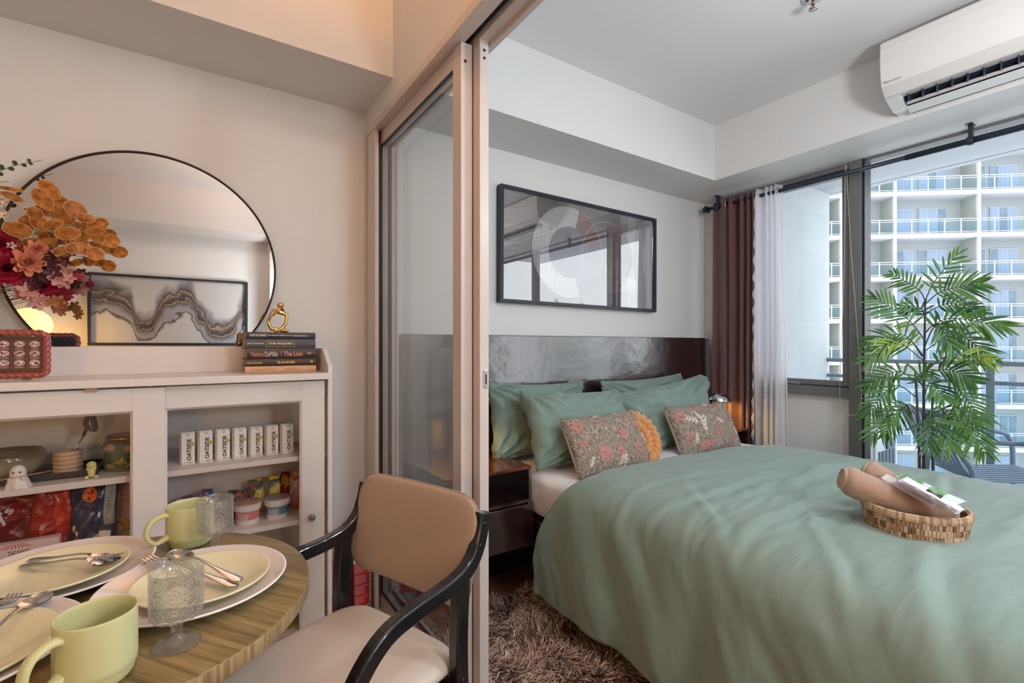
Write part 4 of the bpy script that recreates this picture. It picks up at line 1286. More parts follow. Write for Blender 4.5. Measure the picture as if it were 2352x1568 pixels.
# ------------------------------------------------------------------ shaggy rug
rugd = [mat('rug_strand', srgb(186, 150, 130), 0.5, sheen=0.3), mat('rug_strand_dark', srgb(70, 46, 38), 0.6), mat('rug_strand_light', srgb(228, 202, 186), 0.5), mat('rug_strand_grey', srgb(120, 98, 92), 0.55)]
rg = MB()
rx0, rx1, ry0, ry1 = 0.80, 1.54, 0.35, 1.900
rg.box(rx0, rx1, ry0, ry1, 0.001, 0.012, 1)
rr = random.Random(11)
NSTR = 27000
for k in range(NSTR):
    x = rr.uniform(rx0, rx1); y = rr.uniform(ry0, ry1)
    ang = wr((x, y, 0), 3.2, 9, 2)*5+rr.uniform(-0.9, 0.9)
    L = rr.uniform(0.04, 0.075); wd = rr.uniform(0.0014, 0.0032)
    lean = rr.uniform(0.5, 0.95)
    dx, dy = math.cos(ang), math.sin(ang); px_, py_ = -dy*wd, dx*wd
    curl = rr.uniform(-0.6, 0.6)
    pts = []
    for j, t in enumerate((0, 0.4, 0.75, 1.0)):
        hh = 0.008+L*(1-lean*0.75)*math.sin(min(1, t*1.15)*PI*0.62)
        q = t*L*lean
        ox = x+dx*q-dy*curl*q*t; oy = y+dy*q+dx*curl*q*t
        s = 1-0.75*t*t
        pts += [(ox-px_*s, oy-py_*s, hh), (ox+px_*s, oy+py_*s, hh+0.0008)]
    mi = rr.choice([0, 0, 0, 1, 2, 3, 0])
    if wr((x, y, 5), 4, 2, 2) > 0.15 and rr.random() < 0.45: mi = 1
    rg.add(pts, [(0, 1, 3, 2), (2, 3, 5, 4), (4, 5, 7, 6)], mi, True)
o = rg.build('shaggy_rug', rugd, org=(1.3, 1.1, 0), clean=False)
tag(o, 'long pile brown shaggy rug on the floor beside the bed', 'rug')

# ------------------------------------------------------------------ balcony
ext_w = mat('exterior_white', srgb(186, 192, 196), 0.8, var=0.04, vscale=3)
slab_m = mat('balcony_soffit', srgb(164, 170, 176), 0.8)
tile_m = mat('balcony_tile', srgb(150, 156, 162), 0.6, var=0.1, vscale=4)
rail_m = mat('balcony_rail_metal', srgb(128, 140, 154), 0.45, metal=0.2, var=0.1, vscale=20)
rg_glass = thin_glass('railing_glass', (0.88, 0.95, 0.97), 1.4)
struct(bx(3.38, 5.15, -2.2, 2.07, -0.2, -0.01).build('balcony_floor', tile_m))
struct(bx(3.38, 4.93, 2.07, 2.24, -0.2, 2.75).build('balcony_side_wall', ext_w))
m = MB(); m.box(3.38, 5.02, -2.2, 2.24, 2.60, 2.85); m.box(4.93, 4.935, -2.2, 2.24, 2.596, 2.60)
struct(m.build('balcony_ceiling', slab_m))
struct(bx(4.86, 5.10, -2.2, 2.07, -0.01, 0.14).build('balcony_kerb', ext_w))
rl = thing('balcony_railing', 'grey metal balcony railing with two rails and glass panels outside the window', 'railing', (4.9, 0.3, 0.14))
bx(4.875, 4.925, -2.2, 2.07, 1.045, 1.08).build('top_rail', rail_m, rl, bevel=0.006)
bx(4.885, 4.915, -2.2, 2.07, 0.905, 0.935).build('mid_rail', rail_m, rl, bevel=0.004)
for yp in (0.98, -0.4, -1.8): bx(4.878, 4.922, yp-0.024, yp+0.024, 0.14, 1.045).build('post', rail_m, rl, bevel=0.004)
for (ya, yb) in ((1.004, 2.06), (-0.376, 0.956), (-1.776, -0.424)): bx(4.896, 4.904, ya, yb, 0.19, 0.90).build('glass_panel', rg_glass, rl)
# condenser unit
cu = thing('condenser_unit', 'small white outdoor air conditioner unit at the balcony corner', 'air conditioner', (4.25, 1.50, 0))
wp = mat('condenser_white', srgb(216, 220, 224), 0.5)
MB().box(4.10, 4.50, 1.42, 1.78, -0.01, 0.53).build('casing', wp, cu, bevel=0.01)
MB().box(4.09, 4.51, 1.41, 1.79, 0.53, 0.555).build('lid', wp, cu, bevel=0.006)
m = MB()
for k in range(5): m.box(4.15+k*0.065, 4.19+k*0.065, 1.414, 1.421, 0.06, 0.42)
m.build('grille', mat('grille_dark', srgb(70, 90, 110), 0.5), cu)
MB().box(4.28, 4.42, 1.405, 1.421, 0.43, 0.50).build('panel', MATS['grille_dark'], cu)

# slatted balcony chair
bc_m = mat('balcony_chair_blue_grey', srgb(126, 144, 164), 0.45, spec=0.5)
F2 = Vector((0.62, -0.78, 0)); S2 = Vector((0.78, 0.62, 0))
bo = Vector((3.90, 0.95, 0))
bch = thing('balcony_chair', 'blue grey metal slatted chair on the balcony behind the palm', 'chair', bo)
def L2(a, s, z): return bo+F2*a+S2*s+Vector((0, 0, z))
m = MB()
for k in range(9):
    s = -0.20+k*0.05
    pts = catmull([L2(-0.17, s, 0.80), L2(-0.10, s, 0.60), L2(-0.03, s, 0.46), L2(0.06, s, 0.425), L2(0.25, s, 0.43), L2(0.40, s, 0.44), L2(0.45, s, 0.425), L2(0.47, s, 0.385)], 34)
    MB().sweep(pts, 0.026, 0.007, S2).build('slat', bc_m, bch)
for s in (-0.25, 0.25):
    MB().tube(catmull([L2(-0.18, s, 0.82), L2(-0.08, s, 0.58), L2(-0.02, s, 0.42), L2(-0.10, s, -0.01)], 24), 0.014, 12).build('rear_leg', bc_m, bch)
    MB().tube(catmull([L2(-0.12, s, 0.66), L2(0.1, s, 0.65), L2(0.34, s, 0.645), L2(0.42, s, 0.58), L2(0.43, s, 0.30), L2(0.45, s, -0.01)], 30), 0.014, 12).build('front_leg', bc_m, bch)
for (a, z) in ((0.02, 0.415), (0.43, 0.40), (-0.175, 0.80)):
    MB().tube([L2(a, -0.25, z), L2(a, 0.25, z)], 0.012, 10).build('crossbar', bc_m, bch)
bt = thing('balcony_table', 'round blue grey metal table at the right edge of the balcony', 'table', (3.78, 0.30, 0))
MB().lathe([(0.0, 0.695), (0.30, 0.695), (0.315, 0.700), (0.315, 0.722), (0.30, 0.728), (0.0, 0.728)], (3.78, 0.30, 0), 56).build('table_top', bc_m, bt)
MB().tube([(3.76, 0.36, 0.0), (3.76, 0.36, 0.70)], 0.03, 16).build('pedestal', bc_m, bt)
MB().lathe([(0.0, -0.01), (0.22, -0.01), (0.22, 0.005), (0.0, 0.02)], (3.78, 0.30, 0), 40).build('base', bc_m, bt)

# ------------------------------------------------------------------ apartment block across the street
A0 = Vector((40.0, 14.4, 0)); DV = Vector((0.772, -0.635, 0)).normalized(); NV_ = Vector((0.635, 0.772, 0)).normalized()   # NV_ points away from us
def fm(s, d, z): return A0+DV*s+NV_*d+Vector((0, 0, z))
def fbox(m, s0, s1, d0, d1, z0, z1, mi=0):
    vs_ = [fm(s, d, z) for (s, d, z) in ((s0, d0, z0), (s1, d0, z0), (s1, d1, z0), (s0, d1, z0), (s0, d0, z1), (s1, d0, z1), (s1, d1, z1), (s0, d1, z1))]
    return m.add(vs_, [(0, 3, 2, 1), (4, 5, 6, 7), (0, 1, 5, 4), (1, 2, 6, 5), (2, 3, 7, 6), (3, 0, 4, 7)], mi)
b_wall = mat('block_wall', srgb(160, 164, 165), 0.9); b_beige = mat('block_wall_beige', srgb(158, 163, 154), 0.9); b_white = mat('block_white', srgb(190, 190, 196), 0.9)
b_rail = mat('block_rail', srgb(184, 190, 198), 0.6); b_curt = mat('block_curtain', srgb(150, 165, 186), 0.5, var=0.1, vscale=1); b_dark = mat('block_window_dark', srgb(122, 142, 158), 0.3, var=0.3, vscale=1)
b_frame = mat('block_window_frame', srgb(168, 178, 190), 0.6)
b_glass = thin_glass('block_railing_glass', (0.84, 0.93, 0.98), 1.4)
bl = thing('apartment_block', 'tall white apartment building with balconies and glass railings across the street', 'building', fm(4, 0, -14))
ZL = [12.05-0.0+3.0*k for k in range(-8, 4)]          # slab top levels
s0, s1 = -7.0, 17.5
m = MB(); fbox(m, s0, s1, 1.5, 1.8, ZL[0]-3, ZL[-1]+3)
m.build('wall', b_wall, bl)
piers = [-4.0+0.0, -1.64, 1.93, 7.40, 13.0]
for z in ZL:
    m = MB(); fbox(m, s0, s1, 0, 1.5, z-0.30, z)
    m.build('balcony_slab', b_white, bl)
m = MB()
for p in piers: fbox(m, p-0.10, p+0.10, 0.03, 0.2, ZL[0]-2, ZL[-1]+3)
m.build('divider', b_white, bl)
m = MB()
for p in piers: fbox(m, p-0.09, p+0.09, 0.2, 1.5, ZL[0]-2, ZL[-1]+3)
m.build('divider_wall', b_beige, bl)
# windows: (start, end, panes)
WS = [(-1.35, -1.05, 1), (-0.1, 0.95, 3), (2.15, 4.08, 3), (4.42, 6.30, 3), (7.62, 8.92, 2), (9.2, 11.0, 3), (-3.6, -2.1, 2)]
rb = random.Random(5)
for z in ZL[:-1]:
    for (a, b_, n) in WS:
        f = MB()
        fbox(f, a, b_, 1.42, 1.5, z+0.02, z+2.12)
        fo = f.build('window', b_frame, bl)
        g = MB()
        w_ = (b_-a)/n
        for k in range(n):
            fbox(g, a+k*w_+0.05, a+(k+1)*w_-0.05, 1.40, 1.425, z+0.08, z+2.05, rb.choice([0, 0, 1]))
        g.build('pane', [b_curt, b_dark], fo)
for z in ZL[:-1]:
    m = MB()
    fbox(m, s0, s1, 0.05, 0.10, z+0.98, z+1.03); fbox(m, s0, s1, 0.05, 0.09, z+0.84, z+0.88); fbox(m, s0, s1, 0.05, 0.09, z+0.08, z+0.12)
    s = s0+0.4
    while s < s1:
        fbox(m, s-0.035, s+0.035, 0.04, 0.10, z, z+1.0); s += 1.07
    ro = m.build('railing', b_rail, bl)
    m = MB(); fbox(m, s0, s1, 0.065, 0.075, z+0.12, z+0.84)
    m.build('railing_glass', b_glass, ro)
# ------------------------------------------------------------------ sideboard
sb = thing('sideboard', 'white sideboard with sliding glass doors and a raised back ledge', 'cabinet', (-0.15, 2.04, 0))
SX0, SX1 = -0.762, 0.4415
for (a, b) in ((SX0, SX0+0.0145), (SX1-0.0145, SX1)):
    MB().prism([(1.88, 0), (1.88, 1.120), (1.972, 1.183), (1.985, 1.187), (2.19, 1.187), (2.19, 0)], 'x', a, b).build('side_panel', cab_m, sb, bevel=0.001)
bx(SX0+0.0145, SX1-0.0145, 1.860, 2.19, 1.072, 1.096).build('top_board', cab_m, sb, bevel=0.0025)
bx(SX0+0.0145, SX1-0.0145, 2.172, 2.186, 1.096, 1.194).build('back_ledge', cab_m, sb, bevel=0.0015)
bx(SX0+0.0145, SX1-0.0145, 2.176, 2.188, 0.06, 1.072).build('back_panel', cab_m, sb)
bx(SX0+0.0145, SX1-0.0145, 1.905, 2.176, 0.06, 0.078).build('bottom_board', cab_m, sb)
bx(SX0+0.0145, SX1-0.0145, 1.90, 1.914, 0.0, 0.06).build('plinth', cab_m, sb)
bx(-0.118, -0.104, 1.93, 2.176, 0.078, 1.072).build('centre_panel', cab_m, sb)
for (z, n) in ((0.776, 1), (0.540, 1), (0.335, 1), (0.128, 1)):
    bx(-0.104, SX1-0.0145, 1.922, 2.176, z-0.007, z+0.011).build('shelf', cab_m, sb, bevel=0.001)
    bx(SX0+0.0145, -0.118, 1.922, 2.176, z-0.007, z+0.013).build('shelf', cab_m, sb, bevel=0.001)
def sdoor(x0, x1, y0, sw0, sw1, z0=0.062, z1=1.066, knob=None):
    y1 = y0+0.014
    m = MB()
    zt = 0.995; zb = 0.125
    m.box(x0, x0+sw0, y0, y1, z0, z1); m.box(x1-sw1, x1, y0, y1, z0, z1)
    m.box(x0+sw0, x1-sw1, y0+0.0006, y1, zt, z1); m.box(x0+sw0, x1-sw1, y0+0.0006, y1, z0, zb)
    # moulding round the opening
    k = 0.007
    a, b = x0+sw0, x1-sw1
    d = m.build('sliding_door', cab_m, sb, bevel=0.0008)
    mo = MB()
    def strip(p, q, r_, s_): mo.add([p, q, r_, s_], [(0, 1, 2, 3)])
    yi = y0+0.008
    strip((a, y0, zt), (b, y0, zt), (b-k, yi, zt-k), (a+k, yi, zt-k)); strip((a, y0, zb), (b, y0, zb), (b-k, yi, zb+k), (a+k, yi, zb+k))
    strip((a, y0, zb), (a, y0, zt), (a+k, yi, zt-k), (a+k, yi, zb+k)); strip((b, y0, zb), (b, y0, zt), (b-k, yi, zt-k), (b-k, yi, zb+k))
    mo.build('moulding', cab_m, d, clean=False)
    bx(a+0.002, b-0.002, y0+0.008, y0+0.011, zb+0.002, zt-0.002).build('glass_pane', cabglass_m, d)
    if knob:
        MB().lathe([(0.0, 0.020), (0.009, 0.019), (0.0125, 0.015), (0.0125, 0.010), (0.007, 0.006), (0.006, 0.0)], (knob[0], y0, knob[1]), 28, M=Matrix.Rotation(PI/2, 3, 'X')).build('knob', mat('pewter_knob', srgb(128, 132, 142), 0.35, metal=0.4), d)
    return d
sdoor(-0.1525, 0.4185, 1.897, 0.0815, 0.0805, knob=(0.371, 0.563))
sdoor(-0.745, -0.070, 1.880, 0.08, 0.080)
m = MB(); m.box(-0.262, -0.232, 1.874, 1.879, 1.060, 1.0715); m.box(-0.258, -0.250, 1.872, 1.876, 1.062, 1.070)
m.build('door_guide', mat('clear_plastic_grey', srgb(176, 150, 136), 0.3), sb)

# ------------------------------------------------------------------ milk cartons
carton_m = mat('carton_white', srgb(246, 243, 240), 0.4); ink = mat('black_ink', srgb(26, 24, 28), 0.5); yel = mat('yellow_label', srgb(206, 176, 60), 0.5)
def carton(x, y, z, first=False):
    t = thing('milk_carton', 'carton', 'carton', (x+0.022, y+0.02, z), group='oat milk cartons on the upper right shelf')
    w_, h, d = 0.044, 0.108, 0.040
    m = MB()
    # slightly bulging upright box with a folded left edge
    def ring(zz, b):
        return [(x+0.003-b, y+d, zz), (x-b*0.5+0.0, y+d*0.45, zz), (x+0.006, y-b, zz), (x+w_, y-b, zz), (x+w_+b*0.3, y+d, zz)]
    prof_ = [(0.0, 0.0), (0.012, 0.0010), (0.05, 0.0016), (0.095, 0.0010), (h, 0.0)]
    vs_ = []
    for zz, b in prof_: vs_ += ring(z+zz, b)
    fs = [(i*5+k, i*5+(k+1) % 5, (i+1)*5+(k+1) % 5, (i+1)*5+k) for i in range(4) for k in range(5)]+[(4, 3, 2, 1, 0), (20, 21, 22, 23, 24)]
    m.add(vs_, fs)
    m.build('carton_body', carton_m, t, bevel=0.001)
    MB().box(x+0.002, x+w_-0.001, y+0.012, y+0.026, z+h, z+h+0.002).build('top_seam', carton_m, t)
    text('OATSIDE', (x+0.034, y-0.0008, z+0.014), (0, 0, 1), (-1, 0, 0), w=0.074, h=0.0125, m=ink, parent=t, bold=0.03, depth=0.0012, org=(x+0.022, y+0.02, z))
    m = MB(); c = (x+0.0375, z+0.070)
    m.poly([(c[0]-0.010, y-0.0032, c[1]), (c[0], y-0.0032, c[1]-0.0085), (c[0]+0.0068, y-0.0032, c[1]), (c[0], y-0.0032, c[1]+0.0085)])
    m.build('yellow_badge', yel, t, clean=False)
    m = MB()
    for (xx, zz, ww) in ((0.019, 0.103, 0.012), (0.021, 0.100, 0.008), (0.010, 0.006, 0.008), (0.022, 0.0075, 0.019), (0.024, 0.0045, 0.015)):
        m.box(x+xx, x+xx+ww, y-0.0024, y-0.0020, z+zz, z+zz+0.0012)
    m.build('small_print', mat('grey_ink', srgb(110, 108, 110), 0.5), t)
    return t
cw = ['leftmost', 'second from left', 'third from left', 'middle', 'third from right', 'second from right', 'rightmost']
c0_ = carton(-0.034, 2.0, 0.787)
c0_['label'] = 'small white oat milk carton, leftmost of the row of seven on the shelf'
for k in range(1, 7):
    c = copy_tree(c0_, loc=(c0_.location.x+0.0527*k, 2.02, 0.787), label='small white oat milk carton, %s of the row of seven' % cw[k])

# ------------------------------------------------------------------ noodle cups
def rib(n, amp): return lambda a, z: 1+amp*(1 if math.sin(a*n) > 0 else 0)
foil = mat('foil_lid', srgb(196, 150, 132), 0.35, metal=0.2, var=0.3, vscale=60); cupw = mat('cup_white', srgb(226, 218, 212), 0.45)
def noodle_cup(label, x, y, z, band, lid):
    t = thing('noodle_cup', label, 'cup', (x, y, z))
    MB().lathe([(0.036, 0), (0.0365, 0.002), (0.040, 0.050)], (x, y, z), 64).build('cup_body', cupw, t)
    MB().lathe([(0.0405, 0.050), (0.0435, 0.052), (0.0445, 0.072), (0.0445, 0.074)], (x, y, z), 120, lobes=lambda a, zz: 1+0.006*(1 if math.sin(a*50) > 0 else 0), smooth=False).build('ribbed_collar', cupw, t)
    m = MB()
    pr = [(lerp(0.0366, 0.0403, (zz-0.005)/0.045), zz) for zz in (0.006, 0.048)]
    m.lathe(pr, (x, y, z), 64, cap=False); m.build('printed_band', band, t)
    m = MB()
    for k in range(18):
        a = PI*1.18+k*0.055
        r0 = 0.0390
        for j in range(7):
            if (k*7+j*3) % 5 == 0: continue
            zz = 0.014+j*0.004
            r0 = lerp(0.0372, 0.0408, (zz-0.005)/0.045)
            p = [(x+r0*math.cos(a+q), y+r0*math.sin(a+q), z+zz+h) for q, h in ((0, 0), (0.05, 0), (0.05, 0.003), (0, 0.003))]
            m.poly(p, 0)
    m.build('nutrition_print', mat('pale_print', srgb(214, 206, 206), 0.5), t, clean=False)
    MB().lathe([(0.0, 0.075), (0.046, 0.0745), (0.0465, 0.0765), (0.044, 0.0775), (0.0, 0.0775)], (x, y, z), 56).build('lid', lid, t)
    return t
pinkb = mat('pink_band', srgb(208, 124, 120), 0.45); blueb = mat('blue_band', srgb(92, 134, 158), 0.45); lidb = mat('blue_foil_lid', srgb(104, 128, 166), 0.35, metal=0.2, col2=srgb(190, 140, 116), vscale=24)
noodle_cup('white noodle cup with a pink band and reddish foil lid', 0.172, 1.998, 0.551, pinkb, foil)
noodle_cup('white noodle cup with a blue band and blue foil lid', 0.270, 2.000, 0.551, blueb, lidb)

# ------------------------------------------------------------------ snack bags
def foilmat(name, c1, c2, c3=None, sc=9, st=(1, 1, 1)):
    m, nt, b = nodes_of(name)
    v = coords(nt, 'Object', st)
    n1 = N(nt, 'ShaderNodeTexNoise', i_Scale=sc, i_Detail=1.5, i_Distortion=0.5)
    nt.links.new(v, n1.inputs['Vector'])
    st_ = [(0.0, c1), (0.50, c1), (0.53, c2)]+([(0.62, c3)] if c3 else [])
    r = ramp(nt, st_, n1.outputs['Fac'], 'CONSTANT')
    nt.links.new(r.outputs['Color'], b.inputs['Base Color'])
    b.inputs['Roughness'].default_value = 0.28; b.inputs['Coat Weight'].default_value = 0.4
    v2 = coords(nt, 'Object'); n2 = N(nt, 'ShaderNodeTexVoronoi', i_Scale=26.0)
    nt.links.new(v2, n2.inputs['Vector'])
    bp = N(nt, 'ShaderNodeBump', i_Strength=0.5, i_Distance=0.006); nt.links.new(n2.outputs['Distance'], bp.inputs['Height']); nt.links.new(bp.outputs['Normal'], b.inputs['Normal'])
    return m
def bag(name, label, cx, y, z0, W, H, T, m, seed, tilt=0.0, roll=0.0, cat='snack', group=None, deco=None, crimp=True):
    t = thing(name, label, cat, (cx, y, z0), group=group)
    R = Matrix.Rotation(roll, 3, 'Y') @ Matrix.Rotation(tilt, 3, 'X')
    def S(u, v, s):
        th = T/2*((1-abs(u)**2.5)*(1-abs(v)**3))**0.5
        x = u*W/2*(1-0.05*math.cos(v*PI/2)); z = (v+1)/2*H
        d = 0.30*T*wr((x*1.2, z*1, s*0.2), 20, seed, 3)
        return R @ Vector((x, -s*(th+d*min(1, th/(T*.1))), z))
    mb = MB(); mb.grid(lambda a, b: S(a*2-1, b*2-1, 1), 26, 30); mb.grid(lambda a, b: S(a*2-1, b*2-1, -1), 26, 30)
    mb.build('wrapper', m, t, org=(0, 0, 0))
    if deco: deco(t, S, R)
    return t
red_f = foilmat('red_crisp_foil', srgb(150, 22, 26), srgb(186, 40, 30), srgb(110, 20, 30), 7)
mar_f = foilmat('maroon_crisp_foil', srgb(112, 22, 34), srgb(134, 40, 30), srgb(60, 18, 28), 6)
blu_f = foilmat('navy_foil', srgb(22, 44, 74), srgb(30, 62, 98), srgb(16, 28, 48), 7)
wht_f = foilmat('white_crisp_foil', srgb(214, 198, 186), srgb(204, 184, 168), None, 11)
gry_m = mat('grey_green_panel', srgb(150, 160, 152), 0.4); whp = mat('white_print', srgb(222, 208, 200), 0.4); orp = mat('orange_print', srgb(214, 96, 34), 0.4); redp = mat('red_print', srgb(150, 34, 44), 0.4)
crisp = mat('crisp_print', srgb(206, 160, 90), 0.5, var=0.25, vscale=60)
def onS(S, pts, off=0.0015):
    out = []
    for (u, v) in pts:
        p = S(u, v, 1); e = 1e-3
        n_ = (S(u+e, v, 1)-p).cross(S(u, v+e, 1)-p).normalized()
        if n_.y > 0: n_ = -n_
        out.append(p+n_*off)
    return out
def patch(t, S, nm, m, u0, u1, v0, v1, off=0.0015, fn=None, n=14):
    mb = MB()
    def g(a, b):
        u, v = lerp(u0, u1, a), lerp(v0, v1, b)
        if fn: u, v = fn(u, v, a, b)
        return onS(S, [(u, v)], off)[0]
    mb.grid(g, n, n); mb.build(nm, m, t, org=(0, 0, 0), clean=False)
def blob(t, S, nm, m, u, v, ru, rv, off=0.002, n=20):
    c = onS(S, [(u, v)], off)[0]; r_ = onS(S, [(u+ru*math.cos(2*PI*k/n), v+rv*math.sin(2*PI*k/n)) for k in range(n)], off)
    mb = MB(); mb.add([c]+r_, [(0, 1+k, 1+(k+1) % n) for k in range(n)]); mb.build(nm, m, t, org=(0, 0, 0), clean=False)
def stext(t, S, s, u, v, w_, h, m, ang=0.0, bold=0.03):
    cu_ = onS(S, [(u, v), (u+0.02, v), (u, v+0.02)], 0.0035)
    xd = (cu_[1]-cu_[0]).normalized(); yd = (cu_[2]-cu_[0]); yd = (yd-xd*yd.dot(xd)).normalized()
    x2 = xd*math.cos(ang)+yd*math.sin(ang); y2 = -xd*math.sin(ang)+yd*math.cos(ang)
    text(s, cu_[0], x2, y2, w=w_, h=h, m=m, parent=t, bold=bold, depth=0.001, org=(0, 0, 0))
def deco_a(t, S, R):
    for k in range(9): patch(t, S, 'print_line', redp, -0.25+k*0.0, 0.35, 0.52-k*0.05, 0.535-k*0.05, 0.002, fn=lambda u, v, a, b: (u+0.25*b, v+0.10*math.sin(a*PI)), n=6)
    stext(t, S, "y's", -0.28, 0.0, 0.050, 0.042, whp, 0.9)
    blob(t, S, 'crisp_picture', crisp, -0.2, -0.82, 0.5, 0.14)
def deco_b(t, S, R):
    patch(t, S, 'white_edge', whp, 0.72, 0.93, -0.95, 0.95, 0.0015)
    for k in range(5): patch(t, S, 'grid_line', orp, -0.6+k*0.28, -0.585+k*0.28, -0.9, 0.9, 0.001, fn=lambda u, v, a, b: (u+0.08*math.sin(v*3), v), n=8)
    for k in range(4): patch(t, S, 'grid_line', orp, -0.8, 0.7, -0.6+k*0.4, -0.59+k*0.4, 0.001, n=8)
def deco_c(t, S, R):
    blob(t, S, 'orange_fish_print', orp, -0.15, 0.72, 0.30, 0.22)
    blob(t, S, 'fish_eye_print', mat('navy_print', srgb(20, 30, 46), 0.4), -0.15, 0.8, 0.14, 0.07, 0.003)
    patch(t, S, 'side_panel_print', gry_m, 0.45, 0.9, -0.25, 0.95, 0.0015, fn=lambda u, v, a, b: (u+(1-a)*0.25*max(0, -(v+0.1)), v))
    for k in range(6): patch(t, S, 'small_print', MATS['grey_ink'], 0.55, 0.82-0.04*(k % 3), 0.55-k*0.09, 0.57-k*0.09, 0.003, n=3)
    patch(t, S, 'wave_print', gry_m, -0.85, 0.6, -0.95, -0.62, 0.0015, fn=lambda u, v, a, b: (u, v+b*0.12*math.sin(u*8)))
    for (u, v) in ((-0.75, -0.25), (-0.6, -0.38), (0.25, 0.1)): blob(t, S, 'drop_print', whp, u, v, 0.07, 0.09)
    patch(t, S, 'cream_corner_print', whp, 0.30, 0.75, -0.72, -0.45, 0.002, n=5)
def deco_d(t, S, R):
    for k in range(16): patch(t, S, 'print_line', redp, -0.75, 0.30-abs(k-8)*0.02, 0.85-k*0.075, 0.865-k*0.075, 0.002, fn=lambda u, v, a, b: (u, v+0.05*math.sin(a*PI)), n=5)
    stext(t, S, "'s", -0.75, 0.2, 0.022, 0.045, whp, 0.1)
    blob(t, S, 'crisp_picture', crisp, 0.0, -0.55, 0.7, 0.22)
bag('crisp_packet', 'dark red crisp packet with white lettering, leftmost on the lower left shelf', P(35, 1180, y=2.07).x, 2.07, 0.555, 0.19, 0.205, 0.07, mar_f, 1, -0.03, 0.08, deco=deco_a)
bag('crisp_packet', 'bright red crisp packet with a pale edge, between the maroon and navy packets', P(112, 1180, y=2.035).x, 2.035, 0.555, 0.125, 0.205, 0.06, red_f, 2, 0.0, 0.16, deco=deco_b)
bag('crisp_packet', 'navy blue snack packet with an orange fish print on the lower left shelf', P(213, 1180, y=2.0).x, 2.0, 0.555, 0.118, 0.205, 0.055, blu_f, 3, 0.0, 0.03, deco=deco_c)
bag('crisp_packet', 'white crisp packet with red lines, rightmost on the lower left shelf', P(285, 1180, y=2.06).x, 2.06, 0.555, 0.075, 0.205, 0.05, wht_f, 4, 0.0, 0.03, deco=deco_d)
nk = thing('snack_box', 'white cardboard snack box with red awning stripes and dark lettering', 'box', (-0.42, 1.96, 0.553))
bx(-0.52, -0.328, 1.945, 1.975, 0.553, 0.628).build('box_body', mat('box_card', srgb(214, 200, 202), 0.5), nk, bevel=0.001)
nin = mat('brown_ink', srgb(74, 44, 44), 0.5)
text('THE NOOK', (-0.437, 1.9449, 0.5935), (1, 0, 0), (0, 0, 1), w=0.047, h=0.0135, m=nin, parent=nk, bold=0.01)
text('EARLY', (-0.452, 1.9449, 0.5735), (1, 0, 0), (0, 0, 1), w=0.040, h=0.0135, m=nin, parent=nk, bold=0.01)
m = MB()
for k in range(9):
    t_ = k/8; xa = -0.440+0.036*t_; xb = -0.455+0.066*t_
    m.poly([(xa-0.0012, 1.9447, 0.626), (xa+0.0014, 1.9447, 0.626), (xb+0.0024, 1.9447, 0.6135), (xb-0.0014, 1.9447, 0.6135)])
m.build('awning_print', mat('awning_red', srgb(190, 96, 96), 0.5), nk, clean=False)
# small packs on the lower right shelf
gf = foilmat('green_foil', srgb(96, 150, 92), srgb(170, 196, 160), None, 24); pf = foilmat('pink_blue_foil', srgb(170, 62, 84), srgb(40, 76, 140), srgb(206, 160, 170), 22)
bf = foilmat('black_foil', srgb(34, 28, 28), srgb(140, 54, 30), srgb(90, 120, 40), 28); yf = foilmat('yellow_green_foil', srgb(220, 190, 40), srgb(34, 74, 42), srgb(190, 40, 34), 20)
rf2 = foilmat('red_yellow_foil', srgb(176, 36, 24), srgb(214, 170, 50), srgb(196, 160, 150), 20); of = foilmat('orange_foil', srgb(214, 84, 40), srgb(226, 190, 90), None, 14)
for (lab, px, W, H, ztop, y, m_, sd, rl_) in (
    ('small crumpled green snack pack, leftmost on the lower right shelf', 402, .045, .100, None, 2.08, gf, 1, .25),
    ('small pink and blue snack pack next to the green one', 440, .045, .108, None, 2.09, pf, 2, -.15),
    ('small pink and blue snack pack with a blue corner, behind the mug', 467, .038, .118, None, 2.10, pf, 3, .12),
    ('small pink and blue snack pack, third of the pink ones', 490, .040, .110, None, 2.10, pf, 4, -.2),
    ('small black foil snack pack behind the pink noodle cup', 535, .052, .102, None, 2.09, bf, 5, .1),
    ('small black foil snack pack nearest the yellow packets', 566, .050, .098, None, 2.09, bf, 6, -.2),
    ('yellow and green snack packet leaning left on the lower right shelf', 600, .050, .130, None, 2.11, yf, 7, -.18),
    ('yellow and green snack packet standing upright behind the blue noodle cup', 628, .046, .135, None, 2.10, yf, 8, .05),
    ('red and yellow snack packet behind the blue noodle cup', 649, .046, .140, None, 2.11, rf2, 9, .08),
    ('red and yellow snack packet second from the right', 668, .044, .138, None, 2.10, rf2, 10, -.06)):
    q = P(px, 1100, y=y)
    bag('snack_packet', lab, q.x, y, 0.551, W, H, 0.03, m_, sd+20, 0.0, rl_)
def deco_o(t, S, R):
    stext(t, S, 'IT', 0.0, 0.15, 0.014, 0.018, whp, 0); stext(t, S, 'ON', -0.1, -0.25, 0.018, 0.018, whp, 0)
bag('snack_packet', 'orange snack packet at the far right of the lower right shelf', P(684, 1140, y=2.06).x, 2.06, 0.551, 0.040, 0.150, 0.03, of, 40, 0, 0, deco=deco_o)
rp = thing('snack_box', 'yellow printed snack box low in the sideboard, seen under the table edge', 'box', (0.275, 1.99, 0.139))
bx(0.19, 0.326, 1.955, 2.02, 0.139, 0.205).build('box_body', mat('yellow_comic_card', srgb(176, 160, 50), 0.5, col2=srgb(60, 56, 30), vscale=60), rp, bevel=0.001)
text('RAP', (0.262, 1.9548, 0.146), (1, 0, 0), (0, 0.2, 1), w=0.030, h=0.014, m=ink, parent=rp, bold=0.03)

